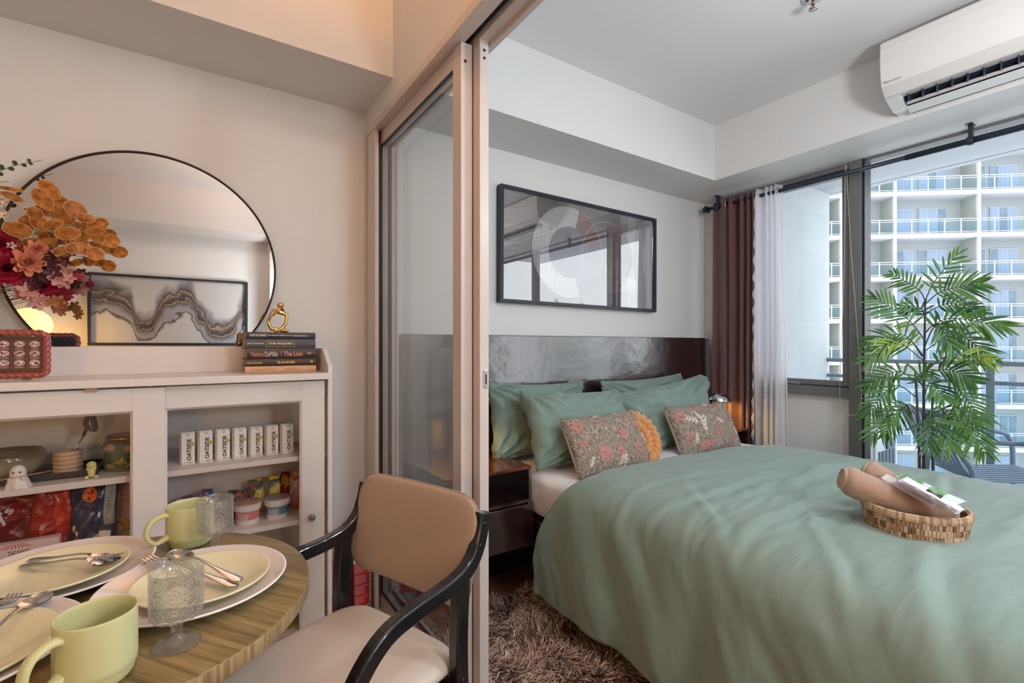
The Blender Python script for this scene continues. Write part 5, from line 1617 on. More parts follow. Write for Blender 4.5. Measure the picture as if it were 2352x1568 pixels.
# ------------------------------------------------------------------ upper left shelf
SH = 0.789
tray = thing('serving_tray', 'black lacquered tray under the bowl and coiled jar on the shelf', 'tray', (-0.42, 2.07, SH))
m = MB(); m.box(-0.60, -0.245, 1.985, 2.16, SH, SH+0.006)
for (a, b, c, d) in ((-0.60, -0.245, 1.985, 1.993), (-0.60, -0.245, 2.152, 2.16), (-0.60, -0.592, 1.993, 2.152), (-0.253, -0.245, 1.993, 2.152)): m.box(a, b, c, d, SH+0.006, SH+0.020)
m.build('tray_body', mat('black_lacquer_tray', srgb(24, 26, 42), 0.25), tray, bevel=0.002)
bowl_m, nt, b = nodes_of('glazed_bowl')
t_ = N(nt, 'ShaderNodeTexCoord'); sx_ = N(nt, 'ShaderNodeSeparateXYZ'); nt.links.new(t_.outputs['Object'], sx_.inputs[0])
mr_ = N(nt, 'ShaderNodeMapRange'); mr_.inputs[1].default_value = 0; mr_.inputs[2].default_value = 0.085; nt.links.new(sx_.outputs['Z'], mr_.inputs[0])
r_ = ramp(nt, [(0.35, srgb(176, 158, 136)), (0.75, srgb(92, 84, 62)), (1.0, srgb(66, 58, 46))], mr_.outputs[0]); nt.links.new(r_.outputs['Color'], b.inputs['Base Color']); b.inputs['Roughness'].default_value = 0.12; b.inputs['Coat Weight'].default_value = 0.5
o = MB().lathe([(0.0, 0.0), (0.045, 0.0), (0.072, 0.012), (0.092, 0.035), (0.098, 0.058), (0.092, 0.078), (0.089, 0.079), (0.093, 0.058), (0.086, 0.034), (0.066, 0.015), (0.0, 0.008)], (-0.475, 2.075, SH+0.0065), 64, cap=False).build('glazed_bowl', bowl_m, org=(-0.475, 2.075, SH+0.0065))
tag(o, 'large glazed brown and cream ceramic bowl on the black tray', 'bowl')
jar = thing('coiled_jar', 'beige ceramic jar made of stacked coils holding a mesh strainer', 'jar', (-0.325, 2.05, SH+0.0065))
m = MB()
pr = []
for k in range(5):
    for j in range(8):
        a = -PI/2+PI*j/8
        pr.append((0.0325+0.0045*math.cos(a)-0.0006*abs(k-2), 0.0075+k*0.0138+0.0068*math.sin(a)))
m.lathe([(0.0, 0.001)]+pr+[(0.028, 0.0705), (0.026, 0.066), (0.026, 0.01), (0.0, 0.008)], (-0.325, 2.05, SH+0.0065), 48, cap=False)
m.build('jar_body', mat('beige_ceramic', srgb(204, 170, 140), 0.6, bump=0.1, bscale=120), jar)
stv = thing('mesh_strainer', 'small mesh strainer standing handle down in the coiled jar', 'strainer', (-0.318, 2.05, 0.85))
p0 = Vector((-0.335, 2.05, 0.815)); p1 = P(192, 1001, y=2.05); p2 = P(205, 968, y=2.05); p3 = P(212, 955, y=2.05)
MB().tube([p0, p1], 0.0022, 10).build('handle', steel, stv)
MB().tube([p1, p2], 0.0045, 12).build('grip', mat('black_plastic', srgb(36, 38, 42), 0.4), stv)
bc = P(215, 970, y=2.05)
m = MB()
for i in range(7):
    for k in range(18): pass
Mx = Matrix.Rotation(0.9, 3, 'Z') @ Matrix.Rotation(1.35, 3, 'X') @ Matrix.Rotation(0.5, 3, 'Y')
m.lathe([(0.030*math.sin(a), -0.026*math.cos(a)) for a in [0.02+PI/2*k/8 for k in range(9)]], bc, 28, M=Mx, cap=False)
m.build('mesh_bowl', mat('mesh_grey', srgb(96, 80, 72), 0.5, metal=0.4, bump=0.8, bscale=600), stv)
MB().tube([bc+Mx @ Vector((0.030*math.cos(2*PI*k/30), 0.030*math.sin(2*PI*k/30), 0)) for k in range(30)], 0.0018, 8, closed=True).build('rim', steel, stv)
tin = thing('biscuit_tin', 'round green tin with pink roses and a bronze lid on the shelf', 'tin', (-0.182, 2.055, SH))
MB().lathe([(0.0, 0), (0.058, 0), (0.0585, 0.002), (0.0585, 0.094), (0.054, 0.096), (0.0, 0.096)], (-0.182, 2.055, SH), 56).build('tin_body', mat('green_tin', srgb(66, 84, 60), 0.25, coat=0.4, col2=srgb(104, 112, 84), vscale=14), tin)
MB().lathe([(0.050, 0.096), (0.054, 0.098), (0.054, 0.108), (0.050, 0.112), (0.046, 0.111), (0.0, 0.111)], (-0.182, 2.055, SH), 56).build('lid', mat('bronze_lid', srgb(150, 104, 66), 0.25, metal=0.8), tin)
def on_cyl(cx, cy, r, th, z): return Vector((cx+r*math.cos(th), cy+r*math.sin(th), z))
m = MB()
for (th, z, s) in ((-2.45, 0.865, 0.008), (-2.2, 0.868, 0.011), (-1.35, 0.862, 0.010)):
    for k in range(6):
        a = 2*PI*k/6
        m.ball(on_cyl(-0.182, 2.055, 0.0588, th+0.6*s*math.cos(a)/0.058, z+0.6*s*math.sin(a)), (s*0.55, s*0.55, s*0.55), 8, 5, M=Matrix.Scale(0.25, 3, Vector((math.cos(th), math.sin(th), 0))))
m.build('rose_print', mat('rose_pink', srgb(206, 130, 106), 0.4), tin, clean=False)
m = MB()
for (th, z) in ((-2.3, 0.80), (-1.75, 0.812), (-1.2, 0.80)):
    r_ = [on_cyl(-0.182, 2.055, 0.0590, th+0.32*math.cos(a), z+0.016*math.sin(a)) for a in [PI*k/10 for k in range(11)]]
    m.add([on_cyl(-0.182, 2.055, 0.0590, th, z)]+r_, [(0, k+1, k+2) for k in range(10)])
m.build('lemon_print', mat('lemon_slice', srgb(170, 150, 70), 0.4), tin, clean=False)
gh = thing('ghost_holder', 'small white ghost figure with round dark eyes carrying wooden toothpicks', 'figurine', (-0.416, 1.945, SH))
MB().lathe([(0.0275, 0.0), (0.0245, 0.014), (0.0205, 0.026), (0.0175, 0.034), (0.0182, 0.042), (0.0165, 0.052), (0.0115, 0.060), (0.005, 0.0635), (0.0, 0.064)], (-0.416, 1.945, SH), 48, lobes=lambda a, z: 1+0.10*max(0, 1-z/0.02)*math.sin(a*7), cap=False).build('body', mat('matte_white', srgb(232, 226, 226), 0.5, sss=0.2), gh)
m = MB()
for s in (-1, 1): m.ball((-0.416+s*0.0068+0.001, 1.945-0.0163, SH+0.0455), (0.0030, 0.0014, 0.0030), 12, 8)
m.build('eye', mat('dark_eye', srgb(70, 64, 70), 0.5), gh)
m = MB()
for s in (-1, 1): m.ball((-0.416+s*0.0145, 1.945-0.019, SH+0.0275), (0.004, 0.005, 0.006), 10, 8)
m.build('arm', MATS['matte_white'], gh)
o = MB().tube([(-0.48, 1.921, SH+0.0285), (-0.418, 1.922, SH+0.0335), (-0.330, 1.930, SH+0.0415)], [0.0015, 0.0016, 0.0005], 8).build('toothpick', mat('pale_wood', srgb(206, 160, 122), 0.6), org=(-0.41, 1.922, SH+0.033))
tag(o, 'long thin wooden toothpick held across the arms of the white ghost', 'toothpick')
yfm = mat('pale_yellow_resin', srgb(212, 206, 146), 0.45, sss=0.3)
m = MB(); bb = Vector((-0.2555, 1.95, SH))
m.ball(bb+Vector((0, 0, 0.020)), (0.0095, 0.009, 0.017), 14, 10); m.ball(bb+Vector((0, 0, 0.041)), (0.0125, 0.011, 0.0115), 16, 10)
for s in (-1, 1): m.ball(bb+Vector((s*0.011, -0.003, 0.005)), (0.006, 0.008, 0.005), 10, 8); m.ball(bb+Vector((s*0.0085, -0.002, 0.030)), (0.004, 0.006, 0.005), 10, 8)
o = m.build('yellow_figurine', yfm, org=bb, clean=False); tag(o, 'little pale yellow seated figurine beside the green tin', 'figurine')

# ------------------------------------------------------------------ round mirror
MC = (-0.116, 1.494); MR = 0.4056
mir = thing('round_mirror', 'large round mirror in a thin black frame leaning behind the ledge', 'mirror', (MC[0], 2.20, MC[1]-MR))
mirror_m = mat('mirror_silver', (0.86, 0.84, 0.82), 0.0, metal=1)
m = MB(); R90 = Matrix.Rotation(PI/2, 3, 'X')
m.lathe([(0.0, 0.0), (MR-0.004, 0.0), (MR-0.004, -0.006), (0.0, -0.006)], (MC[0], 2.194, MC[1]), 128, M=R90, smooth=False, cap=False).build('mirror_glass', mirror_m, mir)
MB().lathe([(MR-0.005, -0.014), (MR-0.005, 0.004), (MR, 0.0055), (MR+0.002, 0.004), (MR+0.002, -0.014)], (MC[0], 2.194, MC[1]), 128, M=R90, cap=False).build('rim', mat('dark_brown_metal', srgb(52, 28, 24), 0.35, metal=0.4), mir)

# ------------------------------------------------------------------ books
paper_m = mat('book_pages', srgb(206, 160, 112), 0.8, bump=0.5, bscale=60, stretch=(1, 1, 30), var=0.2, vscale=40)
def book(label, x0, x1, z0, z1, yf, cover, skew=0.0, depth=0.15):
    t = thing('book', label, 'book', ((x0+x1)/2, yf+depth/2, z0), group=None)
    m = MB(); hh = z1-z0; ct = 0.0022
    # rounded spine
    sp_ = [(yf+0.010*(1-math.cos(a))*0.5, z0+hh*k/8) for k, a in enumerate([abs(k-4)/4*PI/2 for k in range(9)])]
    m.prism(sp_+[(yf+0.010, z1), (yf+0.010, z0)] if False else sp_+[(yf+0.012, z1), (yf+0.012, z0)], 'x', x0, x1)
    m.box(x0, x1, yf+0.010, yf+depth, z0, z0+ct); m.box(x0, x1, yf+0.010, yf+depth, z1-ct, z1)
    m.build('cover', cover, t, bevel=0.0006)
    bx(x0+0.004, x1-0.003, yf+0.012, yf+depth-0.004, z0+ct, z1-ct).build('pages', paper_m, t)
    return t
def sp_text(t, s, x, z, w_, h, m, bold=0.0, yf=1.99, shear=0): text(s, (x, yf, z), (1, 0, 0), (0, 0, 1), w=w_, h=h, m=m, parent=t, bold=bold, depth=0.0006, shear=shear)
cream_i = mat('cream_ink', srgb(220, 206, 180), 0.5); orange_i = mat('orange_ink', srgb(214, 132, 96), 0.5); gold_i = mat('gold_ink', srgb(214, 168, 80), 0.4); tan_i = mat('tan_ink', srgb(176, 134, 104), 0.6); white_i = mat('white_ink', srgb(222, 218, 214), 0.5)
kx = lambda a: P(540+a/8.255, 780, y=1.99).x        # measured across the spines
b5 = book('pale beige book at the bottom of the stack on the sideboard', kx(190), kx(1542), 1.0965, 1.1205, 1.990, mat('beige_cover', srgb(214, 172, 136), 0.6, var=0.05, vscale=20))
sp_text(b5, 'bringing up boys', kx(305), 1.1035, kx(755)-kx(305), 0.011, tan_i); sp_text(b5, 'DOBSON', kx(935), 1.1035, kx(1240)-kx(935), 0.009, tan_i)
b4 = book('thin dark book with gold title, second from the bottom of the stack', kx(195), kx(1540), 1.1207, 1.1475, 1.990, mat('charcoal_cover', srgb(54, 42, 38), 0.45))
sp_text(b4, 'ANN COULTER', kx(222), 1.1300, kx(515)-kx(222), 0.0062, gold_i, 0.02); sp_text(b4, 'SLANDER', kx(798), 1.1300, kx(1140)-kx(798), 0.0090, gold_i, 0.03)
MB().tube([(kx(1452), 1.9900, 1.1345), (kx(1452), 1.9893, 1.1345)], 0.0052, 20).build('publisher_disc', gold_i, b4)
b3 = book('thick navy book with orange and white title in the middle of the stack', kx(222), kx(1535), 1.1477, 1.1865, 1.990, mat('navy_cover', srgb(42, 38, 50), 0.4, col2=srgb(58, 36, 32), vscale=5))
sp_text(b3, 'Nelson', kx(312), 1.1565, kx(540)-kx(312), 0.0185, orange_i); sp_text(b3, 'DeMille', kx(565), 1.1565, kx(810)-kx(565), 0.0185, cream_i); sp_text(b3, 'The Lion', kx(925), 1.1570, kx(1275)-kx(925), 0.0185, orange_i, 0.015)
bx(kx(868), kx(874), 1.9893, 1.990, 1.1555, 1.176).build('divider_mark', orange_i, b3)
sp_text(b3, 'oo', kx(1370), 1.1635, kx(1445)-kx(1370), 0.008, orange_i, 0.03)
b2 = book('slate grey book with a boxed cream title, second from the top', kx(185), kx(1527), 1.1867, 1.2215, 1.990, mat('slate_cover', srgb(66, 70, 80), 0.5, bump=0.1, bscale=150))
sp_text(b2, 'John Feinstein', kx(232), 1.2010, kx(550)-kx(232), 0.0075, cream_i, 0.02); sp_text(b2, 'THE MAJORS', kx(625), 1.1995, kx(1085)-kx(625), 0.0090, cream_i, 0.03)
m = MB()
xa, xb, za, zb = kx(586), kx(1125), 1.1925, 1.2145
for (p, q, r_, s_) in ((xa, xb, za, za+0.001), (xa, xb, zb-0.001, zb), (xa, xa+0.0012, za, zb), (xb-0.0012, xb, za, zb)): m.box(p, q, 1.9893, 1.990, r_, s_)
m.build('title_box', gold_i, b2)
b1 = book('dark blue grey book on top of the stack under the gold figure', kx(200), kx(1525), 1.2217, 1.2475, 1.990, mat('ink_blue_cover', srgb(40, 48, 64), 0.45))
sp_text(b1, 'LOST ON EVEREST', kx(290), 1.2335, kx(595)-kx(290), 0.0044, white_i, 0.03); sp_text(b1, 'The Search for Mallory & Irvine', kx(625), 1.2325, kx(1090)-kx(625), 0.0056, white_i, 0.02, shear=0.3); sp_text(b1, 'PETER FIRSTBROOK', kx(1105), 1.2325, kx(1360)-kx(1105), 0.0040, white_i, 0.03)
m = MB()
xa, xb, za, zb = kx(278), kx(608), 1.2315, 1.2395
for (p, q, r_, s_) in ((xa, xb, za, za+0.0006), (xa, xb, zb-0.0006, zb), (xa, xa+0.0006, za, zb), (xb-0.0006, xb, za, zb)): m.box(p, q, 1.9893, 1.990, r_, s_)
m.build('title_box', white_i, b1)

# ------------------------------------------------------------------ gold thinker figure
gold_m = mat('satin_gold', srgb(206, 168, 104), 0.28, metal=0.9)
def G(X, Y, dy=0): return Vector(((X-850)*0.0002035, dy, (690-Y)*0.000204))
th_org = Vector((P(643, 760, y=2.05).x, 2.05, 1.2478))
def skin(name, chains, m, org, parent=None, sub=2, root=0):
    verts = []; edges = []; rad = []; idx = {}
    for ch in chains:
        prev = None
        for (p, r) in ch:
            key = tuple(round(c, 5) for c in p)
            if key not in idx: idx[key] = len(verts); verts.append(p); rad.append(r)
            if prev is not None and prev != idx[key]: edges.append((prev, idx[key]))
            prev = idx[key]
    me = bpy.data.meshes.new(name); me.from_pydata([tuple(v) for v in verts], edges, [])
    o = bpy.data.objects.new(name, me); C.objects.link(o); o.location = org
    md = o.modifiers.new('skin', 'SKIN')
    for i, sv in enumerate(me.skin_vertices[0].data):
        sv.radius = (rad[i], rad[i]); sv.use_root = (i == root)
    md.use_smooth_shade = True; md.branch_smoothing = 0.6
    s = o.modifiers.new('sub', 'SUBSURF'); s.levels = sub; s.render_levels = sub
    me.materials.append(m)
    return o
Q = lambda X, Y, r, dy=0: (G(X, Y, dy), r*0.000272)
chains = [[Q(852, 380, 38), Q(870, 335, 52), Q(882, 280, 30), Q(872, 240, 26), Q(860, 195, 48), Q(852, 150, 54), Q(848, 118, 30)],
          [Q(870, 335, 52), Q(935, 320, 36), Q(970, 350, 28), Q(965, 430, 24), Q(950, 520, 24), Q(900, 590, 24), Q(830, 645, 24, -0.006), Q(740, 672, 22, -0.012)],
          [Q(870, 335, 52), Q(800, 255, 34), Q(765, 255, 26), Q(710, 330, 24), Q(655, 420, 26, -0.004), Q(740, 345, 20, -0.012), Q(815, 275, 18, -0.015), Q(845, 215, 16, -0.013)],
          [Q(655, 420, 26, -0.004), Q(640, 480, 26), Q(670, 560, 26), Q(710, 640, 22), Q(718, 668, 22)],
          [Q(710, 640, 22), Q(780, 625, 30, 0.004), Q(880, 648, 30, 0.002), Q(960, 652, 28, -0.004), Q(1005, 662, 22, -0.006)]]
o = skin('thinker_figure', chains, gold_m, th_org); tag(o, 'small gold abstract seated thinker figure on the stack of books', 'figurine')

# ------------------------------------------------------------------ rope photo frame
rope_m = mat('terracotta_glaze', srgb(150, 72, 66), 0.22, coat=0.5)
FO = Vector((-0.4175, 1.965, 1.097))
rfm = thing('rope_frame', 'red twisted rope photo frame with a brown card of prohibition signs', 'photo frame', FO, -0.10)
W2, H2, rc = 0.060, 0.062, 0.018
cz = 0.076
path = []
def rr_path(w_, h_, r_, n=140):
    pts = []
    segs = [((w_, -h_+r_), (w_, h_-r_)), ('c', (w_-r_, h_-r_), 0), ((w_-r_, h_), (-w_+r_, h_)), ('c', (-w_+r_, h_-r_), PI/2), ((-w_, h_-r_), (-w_, -h_+r_)), ('c', (-w_+r_, -h_+r_), PI), ((-w_+r_, -h_), (w_-r_, -h_)), ('c', (w_-r_, -h_+r_), 1.5*PI)]
    for s in segs:
        if s[0] == 'c':
            for k in range(1, 8): a = s[2]+PI/2*k/8; pts.append((s[1][0]+r_*math.cos(a), s[1][1]+r_*math.sin(a)))
        else:
            for k in range(13): t = k/12; pts.append((lerp(s[0][0], s[1][0], t), lerp(s[0][1], s[1][1], t)))
    L = [0]; P_ = pts+[pts[0]]
    for i in range(len(pts)): L.append(L[-1]+math.dist(P_[i], P_[i+1]))
    out = []; j = 0
    for k in range(n):
        d = L[-1]*k/n
        while L[j+1] < d: j += 1
        t = (d-L[j])/max(1e-9, L[j+1]-L[j]); out.append((lerp(P_[j][0], P_[j+1][0], t), lerp(P_[j][1], P_[j+1][1], t)))
    return out
nn = 420; pp = rr_path(W2, H2, rc, nn)
vs_ = []; ns_ = 18
for i in range(nn):
    p = Vector((pp[i][0], 0, pp[i][1]+cz)); q = Vector((pp[(i+1) % nn][0], 0, pp[(i+1) % nn][1]+cz)); t = (q-p).normalized(); a_ = Vector((0, 1, 0)); b_ = t.cross(a_)
    tw = 2*PI*26*i/nn/2
    for k in range(ns_):
        an = 2*PI*k/ns_
        r = 0.0088*(0.80+0.20*abs(math.cos((an-tw)*1.0)))*1.05
        r = 0.0072+0.0030*abs(math.cos(an-tw))**0.7
        vs_.append(p+(a_*math.cos(an)+b_*math.sin(an))*r)
fs = [(i*ns_+k, i*ns_+(k+1) % ns_, ((i+1) % nn)*ns_+(k+1) % ns_, ((i+1) % nn)*ns_+k) for i in range(nn) for k in range(ns_)]
MB().add(vs_, fs, 0, True).build('rope_border', rope_m, rfm, org=(0, 0, 0))
card_m = mat('brown_card', srgb(74, 50, 48), 0.35)
MB().box(-W2+0.002, W2-0.002, 0.001, 0.004, cz-H2+0.002, cz+H2-0.002).build('notice_card', card_m, rfm, org=(0, 0, 0))
MB().box(-W2+0.002, W2-0.002, 0.0045, 0.0075, cz-H2+0.002, cz+H2-0.002).build('backing', black_rub, rfm, org=(0, 0, 0))
MB().prism([(0.006, 0.10), (0.050, 0.0005), (0.053, 0.0005), (0.008, 0.104)], 'x', -0.012, 0.012).build('stand', mat('dark_brown_metal', srgb(52, 28, 24), 0.35), rfm, org=(0, 0, 0))
MB().tube([(-0.050, -0.003, cz+H2-0.009), (0.052, -0.003, cz+H2-0.009)], 0.0012, 6).build('wire', steel, rfm, org=(0, 0, 0))
redr = mat('sign_red', srgb(170, 36, 56), 0.4); cardw = mat('sign_white', srgb(226, 222, 222), 0.4); cardk = mat('sign_black', srgb(36, 32, 36), 0.4); linem = mat('card_line', srgb(130, 106, 98), 0.5)
rs = random.Random(4)
m = MB()
for k in (-1, 1):
    m.box(k*0.0165-0.0003, k*0.0165+0.0003, 0.0002, 0.0008, cz-0.042, cz+0.040); m.box(-0.050, 0.050, 0.0002, 0.0008, cz+k*0.0135-0.0003-0.001, cz+k*0.0135+0.0003-0.001)
m.build('grid_line', linem, rfm, org=(0, 0, 0))
for i in range(3):
    for j in range(3):
        cx, czz = (i-1)*0.033, cz+(1-j)*0.0275+0.002
        m = MB(); y_ = 0.0002
        def dsc(r, mi, y_): m.poly([(cx+r*1.18*math.cos(2*PI*k/28), y_, czz+r*0.95*math.sin(2*PI*k/28)) for k in range(28)], mi)
        dsc(0.0098, 0, 0.0004); dsc(0.0096, 0, 0.0001)
        # small picture glyph
        for q in range(4):
            gx = cx+rs.uniform(-0.005, 0.005); gz = czz+rs.uniform(-0.003, 0.003); w_ = rs.uniform(0.001, 0.0032); h_ = rs.uniform(0.0008, 0.0022)
            m.poly([(gx-w_, -0.0002, gz-h_), (gx+w_, -0.0002, gz-h_), (gx+w_, -0.0002, gz+h_), (gx-w_, -0.0002, gz+h_)], 2)
        A = disc_pts(cx, czz, 0.0088, 0, 2*PI, 28); B = disc_pts(cx, czz, 0.0072, 0, 2*PI, 28)
        sq = lambda p: (cx+(p[0]-cx)*1.15, -0.0004, czz+(p[1]-czz)*0.95)
        for k in range(28): m.poly([sq(A[k]), sq(A[k+1]), sq(B[k+1]), sq(B[k])], 3)
        m.poly([(cx-0.0066, -0.0005, czz+0.0050), (cx-0.0054, -0.0005, czz+0.0060), (cx+0.0070, -0.0005, czz-0.0048), (cx+0.0058, -0.0005, czz-0.0058)], 3)
        for r_ in range(3):
            ww = rs.uniform(0.007, 0.0125)
            m.poly([(cx-ww, -0.0002, czz-0.0118-r_*0.0017), (cx+ww, -0.0002, czz-0.0118-r_*0.0017), (cx+ww, -0.0002, czz-0.0110-r_*0.0017), (cx-ww, -0.0002, czz-0.0110-r_*0.0017)], 4)
        m.build('prohibition_sign', [cardw, redr, cardk, redr, mat('caption_print', srgb(186, 166, 156), 0.5)], rfm, org=(0, 0, 0), clean=False)
# ------------------------------------------------------------------ dining table
def table_mat(name, edge=False):
    m, nt, b = nodes_of(name)
    rt = (0, 0, math.radians(54)) if not edge else (0, 0, 0)
    n1 = N(nt, 'ShaderNodeTexNoise', i_Scale=1.0, i_Detail=8.0, i_Distortion=0.5)
    nt.links.new(coords(nt, 'Object', (3.5, 42, 3.5) if not edge else (110, 110, 4), rt), n1.inputs['Vector'])
    n2 = N(nt, 'ShaderNodeTexNoise', i_Scale=1.0, i_Detail=3.0)
    nt.links.new(coords(nt, 'Object', (8, 260, 8) if not edge else (400, 400, 6), rt), n2.inputs['Vector'])
    wv = N(nt, 'ShaderNodeTexWave', i_Scale=1.0, i_Distortion=9.0, i_Detail=2.5, bands_direction='Y')
    wv.inputs['Detail Scale'].default_value = 0.7
    nt.links.new(coords(nt, 'Object', (1.6, 9, 1.6), rt), wv.inputs['Vector'])
    if edge: r = ramp(nt, [(0.35, srgb(128, 106, 72)), (0.65, srgb(172, 148, 110))], n1.outputs['Fac'])
    else: r = ramp(nt, [(0.30, srgb(86, 72, 44)), (0.45, srgb(116, 100, 64)), (0.65, srgb(136, 120, 80)), (0.8, srgb(126, 110, 70))], n1.outputs['Fac'])
    r2 = ramp(nt, [(0.35, (0.80, 0.79, 0.75)), (0.6, (1.05, 1.04, 1.03))], n2.outputs['Fac'])
    r3 = ramp(nt, [(0.0, (0.62, 0.60, 0.54)), (0.10, (0.95, 0.95, 0.93)), (0.5, (1.03, 1.03, 1.02))], wv.outputs['Fac'])
    mx = N(nt, 'ShaderNodeMixRGB', blend_type='MULTIPLY'); mx.inputs[0].default_value = 1
    nt.links.new(r.outputs['Color'], mx.inputs[1]); nt.links.new(r2.outputs['Color'], mx.inputs[2])
    mx2 = N(nt, 'ShaderNodeMixRGB', blend_type='MULTIPLY'); mx2.inputs[0].default_value = 0 if edge else 1
    nt.links.new(mx.outputs[0], mx2.inputs[1]); nt.links.new(r3.outputs['Color'], mx2.inputs[2])
    nt.links.new(mx2.outputs[0], b.inputs['Base Color'])
    b.inputs['Roughness'].default_value = 0.36; b.inputs['Specular IOR Level'].default_value = 0.5
    return m
TC = (-0.131, 1.080); TR = 0.331
tb = thing('dining_table', 'small round wood grain dining table set with plates and mugs', 'table', (TC[0], TC[1], 0))
MB().lathe([(0.0, 0.7500), (TR-0.003, 0.7500), (TR-0.001, 0.7492), (TR-0.0005, 0.748)], (*TC, 0), 160, cap=False).build('table_top', table_mat('table_laminate'), tb)
MB().lathe([(TR-0.0005, 0.748), (TR, 0.746), (TR, 0.724), (TR-0.003, 0.721), (0.0, 0.721)], (*TC, 0), 160, cap=False).build('edge_band', table_mat('table_edge', True), tb)
blk_metal = mat('black_metal', srgb(30, 30, 32), 0.4)
MB().lathe([(0.21, 0.0), (0.21, 0.012), (0.04, 0.03), (0.03, 0.05), (0.03, 0.70), (0.12, 0.72), (0.0, 0.7205)], (*TC, 0), 40).build('pedestal', blk_metal, tb)
TZ = 0.7502
plate_w = mat('charger_glaze', srgb(216, 205, 199), 0.14, coat=0.3); rimw = mat('charger_rim_white', srgb(236, 234, 238), 0.2)
plate_y = mat('plate_yellow_glaze', srgb(224, 216, 180), 0.2, coat=0.25); mug_m = mat('mug_glaze', srgb(196, 196, 146), 0.36)
plate_rim_y = mat('plate_rim_pale', srgb(226, 224, 188), 0.2)
def charger(label, x, y):
    t = thing('charger_plate', label, 'plate', (x, y, TZ), group=None)
    MB().lathe([(0.0, 0.004), (0.085, 0.004), (0.100, 0.006), (0.128, 0.0145), (0.1475, 0.0205)], (x, y, TZ), 96, cap=False).build('plate_face', plate_w, t)
    MB().lathe([(0.1475, 0.0205), (0.1500, 0.0208), (0.1512, 0.0195), (0.1495, 0.0170), (0.115, 0.006), (0.090, 0.0), (0.0, 0.0)], (x, y, TZ), 96, cap=False).build('plate_rim', rimw, t)
    return t
def dinner(label, x, y, r=0.110):
    t = thing('dinner_plate', label, 'plate', (x, y, TZ+0.0045))
    s = r/0.110
    MB().lathe([(0.0, 0.004), (0.060*s, 0.004), (0.078*s, 0.008), (0.092*s, 0.0150), (0.1075*s, 0.0205)], (x, y, TZ+0.0045), 96, cap=False).build('plate_face', plate_y, t)
    MB().lathe([(0.1075*s, 0.0205), (0.1095*s, 0.0208), (0.1100*s, 0.0195), (0.1080*s, 0.0165), (0.080*s, 0.005), (0.062*s, 0.0), (0.0, 0.0)], (x, y, TZ+0.0045), 96, cap=False).build('plate_rim', plate_rim_y, t)
    return t
charger('large white charger plate on the right of the table, under the glass goblet\'s plate', 0.007, 1.057)
charger('large white charger plate at the back left of the table, farthest from the camera', -0.212, 1.260)
charger('large white charger plate at the front left of the table, behind the near mug', -0.290, 1.000)
dinner('pale yellow dinner plate on the right charger, with crossed spoon and fork', 0.019, 1.053)
dinner('pale yellow dinner plate on the back left charger, with cutlery handles pointing left', -0.213, 1.248)
dinner('pale yellow dinner plate on the front left charger, with a spoon beside a fork', -0.283, 0.985, 0.118)

def mug(label, x, y, hd, rs=1.0):
    t = thing('mug', label, 'mug', (x, y, TZ))
    R_ = 0.0445*rs
    pr = [(0.0, 0.002), (R_*0.74, 0.002), (R_*0.76, 0.0), (R_*0.80, 0.0), (R_*0.90, 0.006), (R_*0.955, 0.0155), (R_*0.962, 0.0165), (R_*0.985, 0.0175), (R_, 0.026), (R_, 0.088), (R_*0.995, 0.0905), (R_*0.975, 0.0915), (R_*0.955, 0.090), (R_*0.945, 0.085), (R_*0.935, 0.03), (R_*0.86, 0.012), (0.0, 0.008)]
    MB().lathe(pr, (x, y, TZ), 96, cap=False).build('mug_body', mug_m, t)
    d = Vector((hd[0], hd[1], 0)).normalized(); c = Vector((x, y, TZ))
    pts = catmull([c+d*(R_*0.93)+Vector((0, 0, 0.076)), c+d*(R_*1.22)+Vector((0, 0, 0.078)), c+d*(R_*1.62)+Vector((0, 0, 0.070)), c+d*(R_*1.80)+Vector((0, 0, 0.052)),
                   c+d*(R_*1.74)+Vector((0, 0, 0.034)), c+d*(R_*1.45)+Vector((0, 0, 0.022)), c+d*(R_*1.2)+Vector((0, 0, 0.024)), c+d*(R_*0.92)+Vector((0, 0, 0.030))], 40)
    side = Vector((-d.y, d.x, 0))
    m = MB(); vs_ = []; n = 16
    for i, p in enumerate(pts):
        tg = (pts[min(39, i+1)]-pts[max(0, i-1)]).normalized(); nn_ = side.cross(tg)
        fl = 1+0.35*(max(0, 1-i/6)+max(0, 1-(39-i)/6))
        for k in range(n):
            a = 2*PI*k/n
            vs_.append(p+(side*math.cos(a)*0.0080+nn_*math.sin(a)*0.0052)*fl)
    m.add(vs_, [(i*n+k, i*n+(k+1) % n, (i+1)*n+(k+1) % n, (i+1)*n+k) for i in range(39) for k in range(n)], 0, True)
    m.build('handle', mug_m, t)
    return t
mug('pale yellow green mug at the front of the table, nearest the camera', -0.106, 0.848, (-0.72, -0.62), 1.0)
mug('pale yellow green mug at the back of the table beside the sideboard', -0.002, 1.308, (-0.92, -0.35), 1.03)

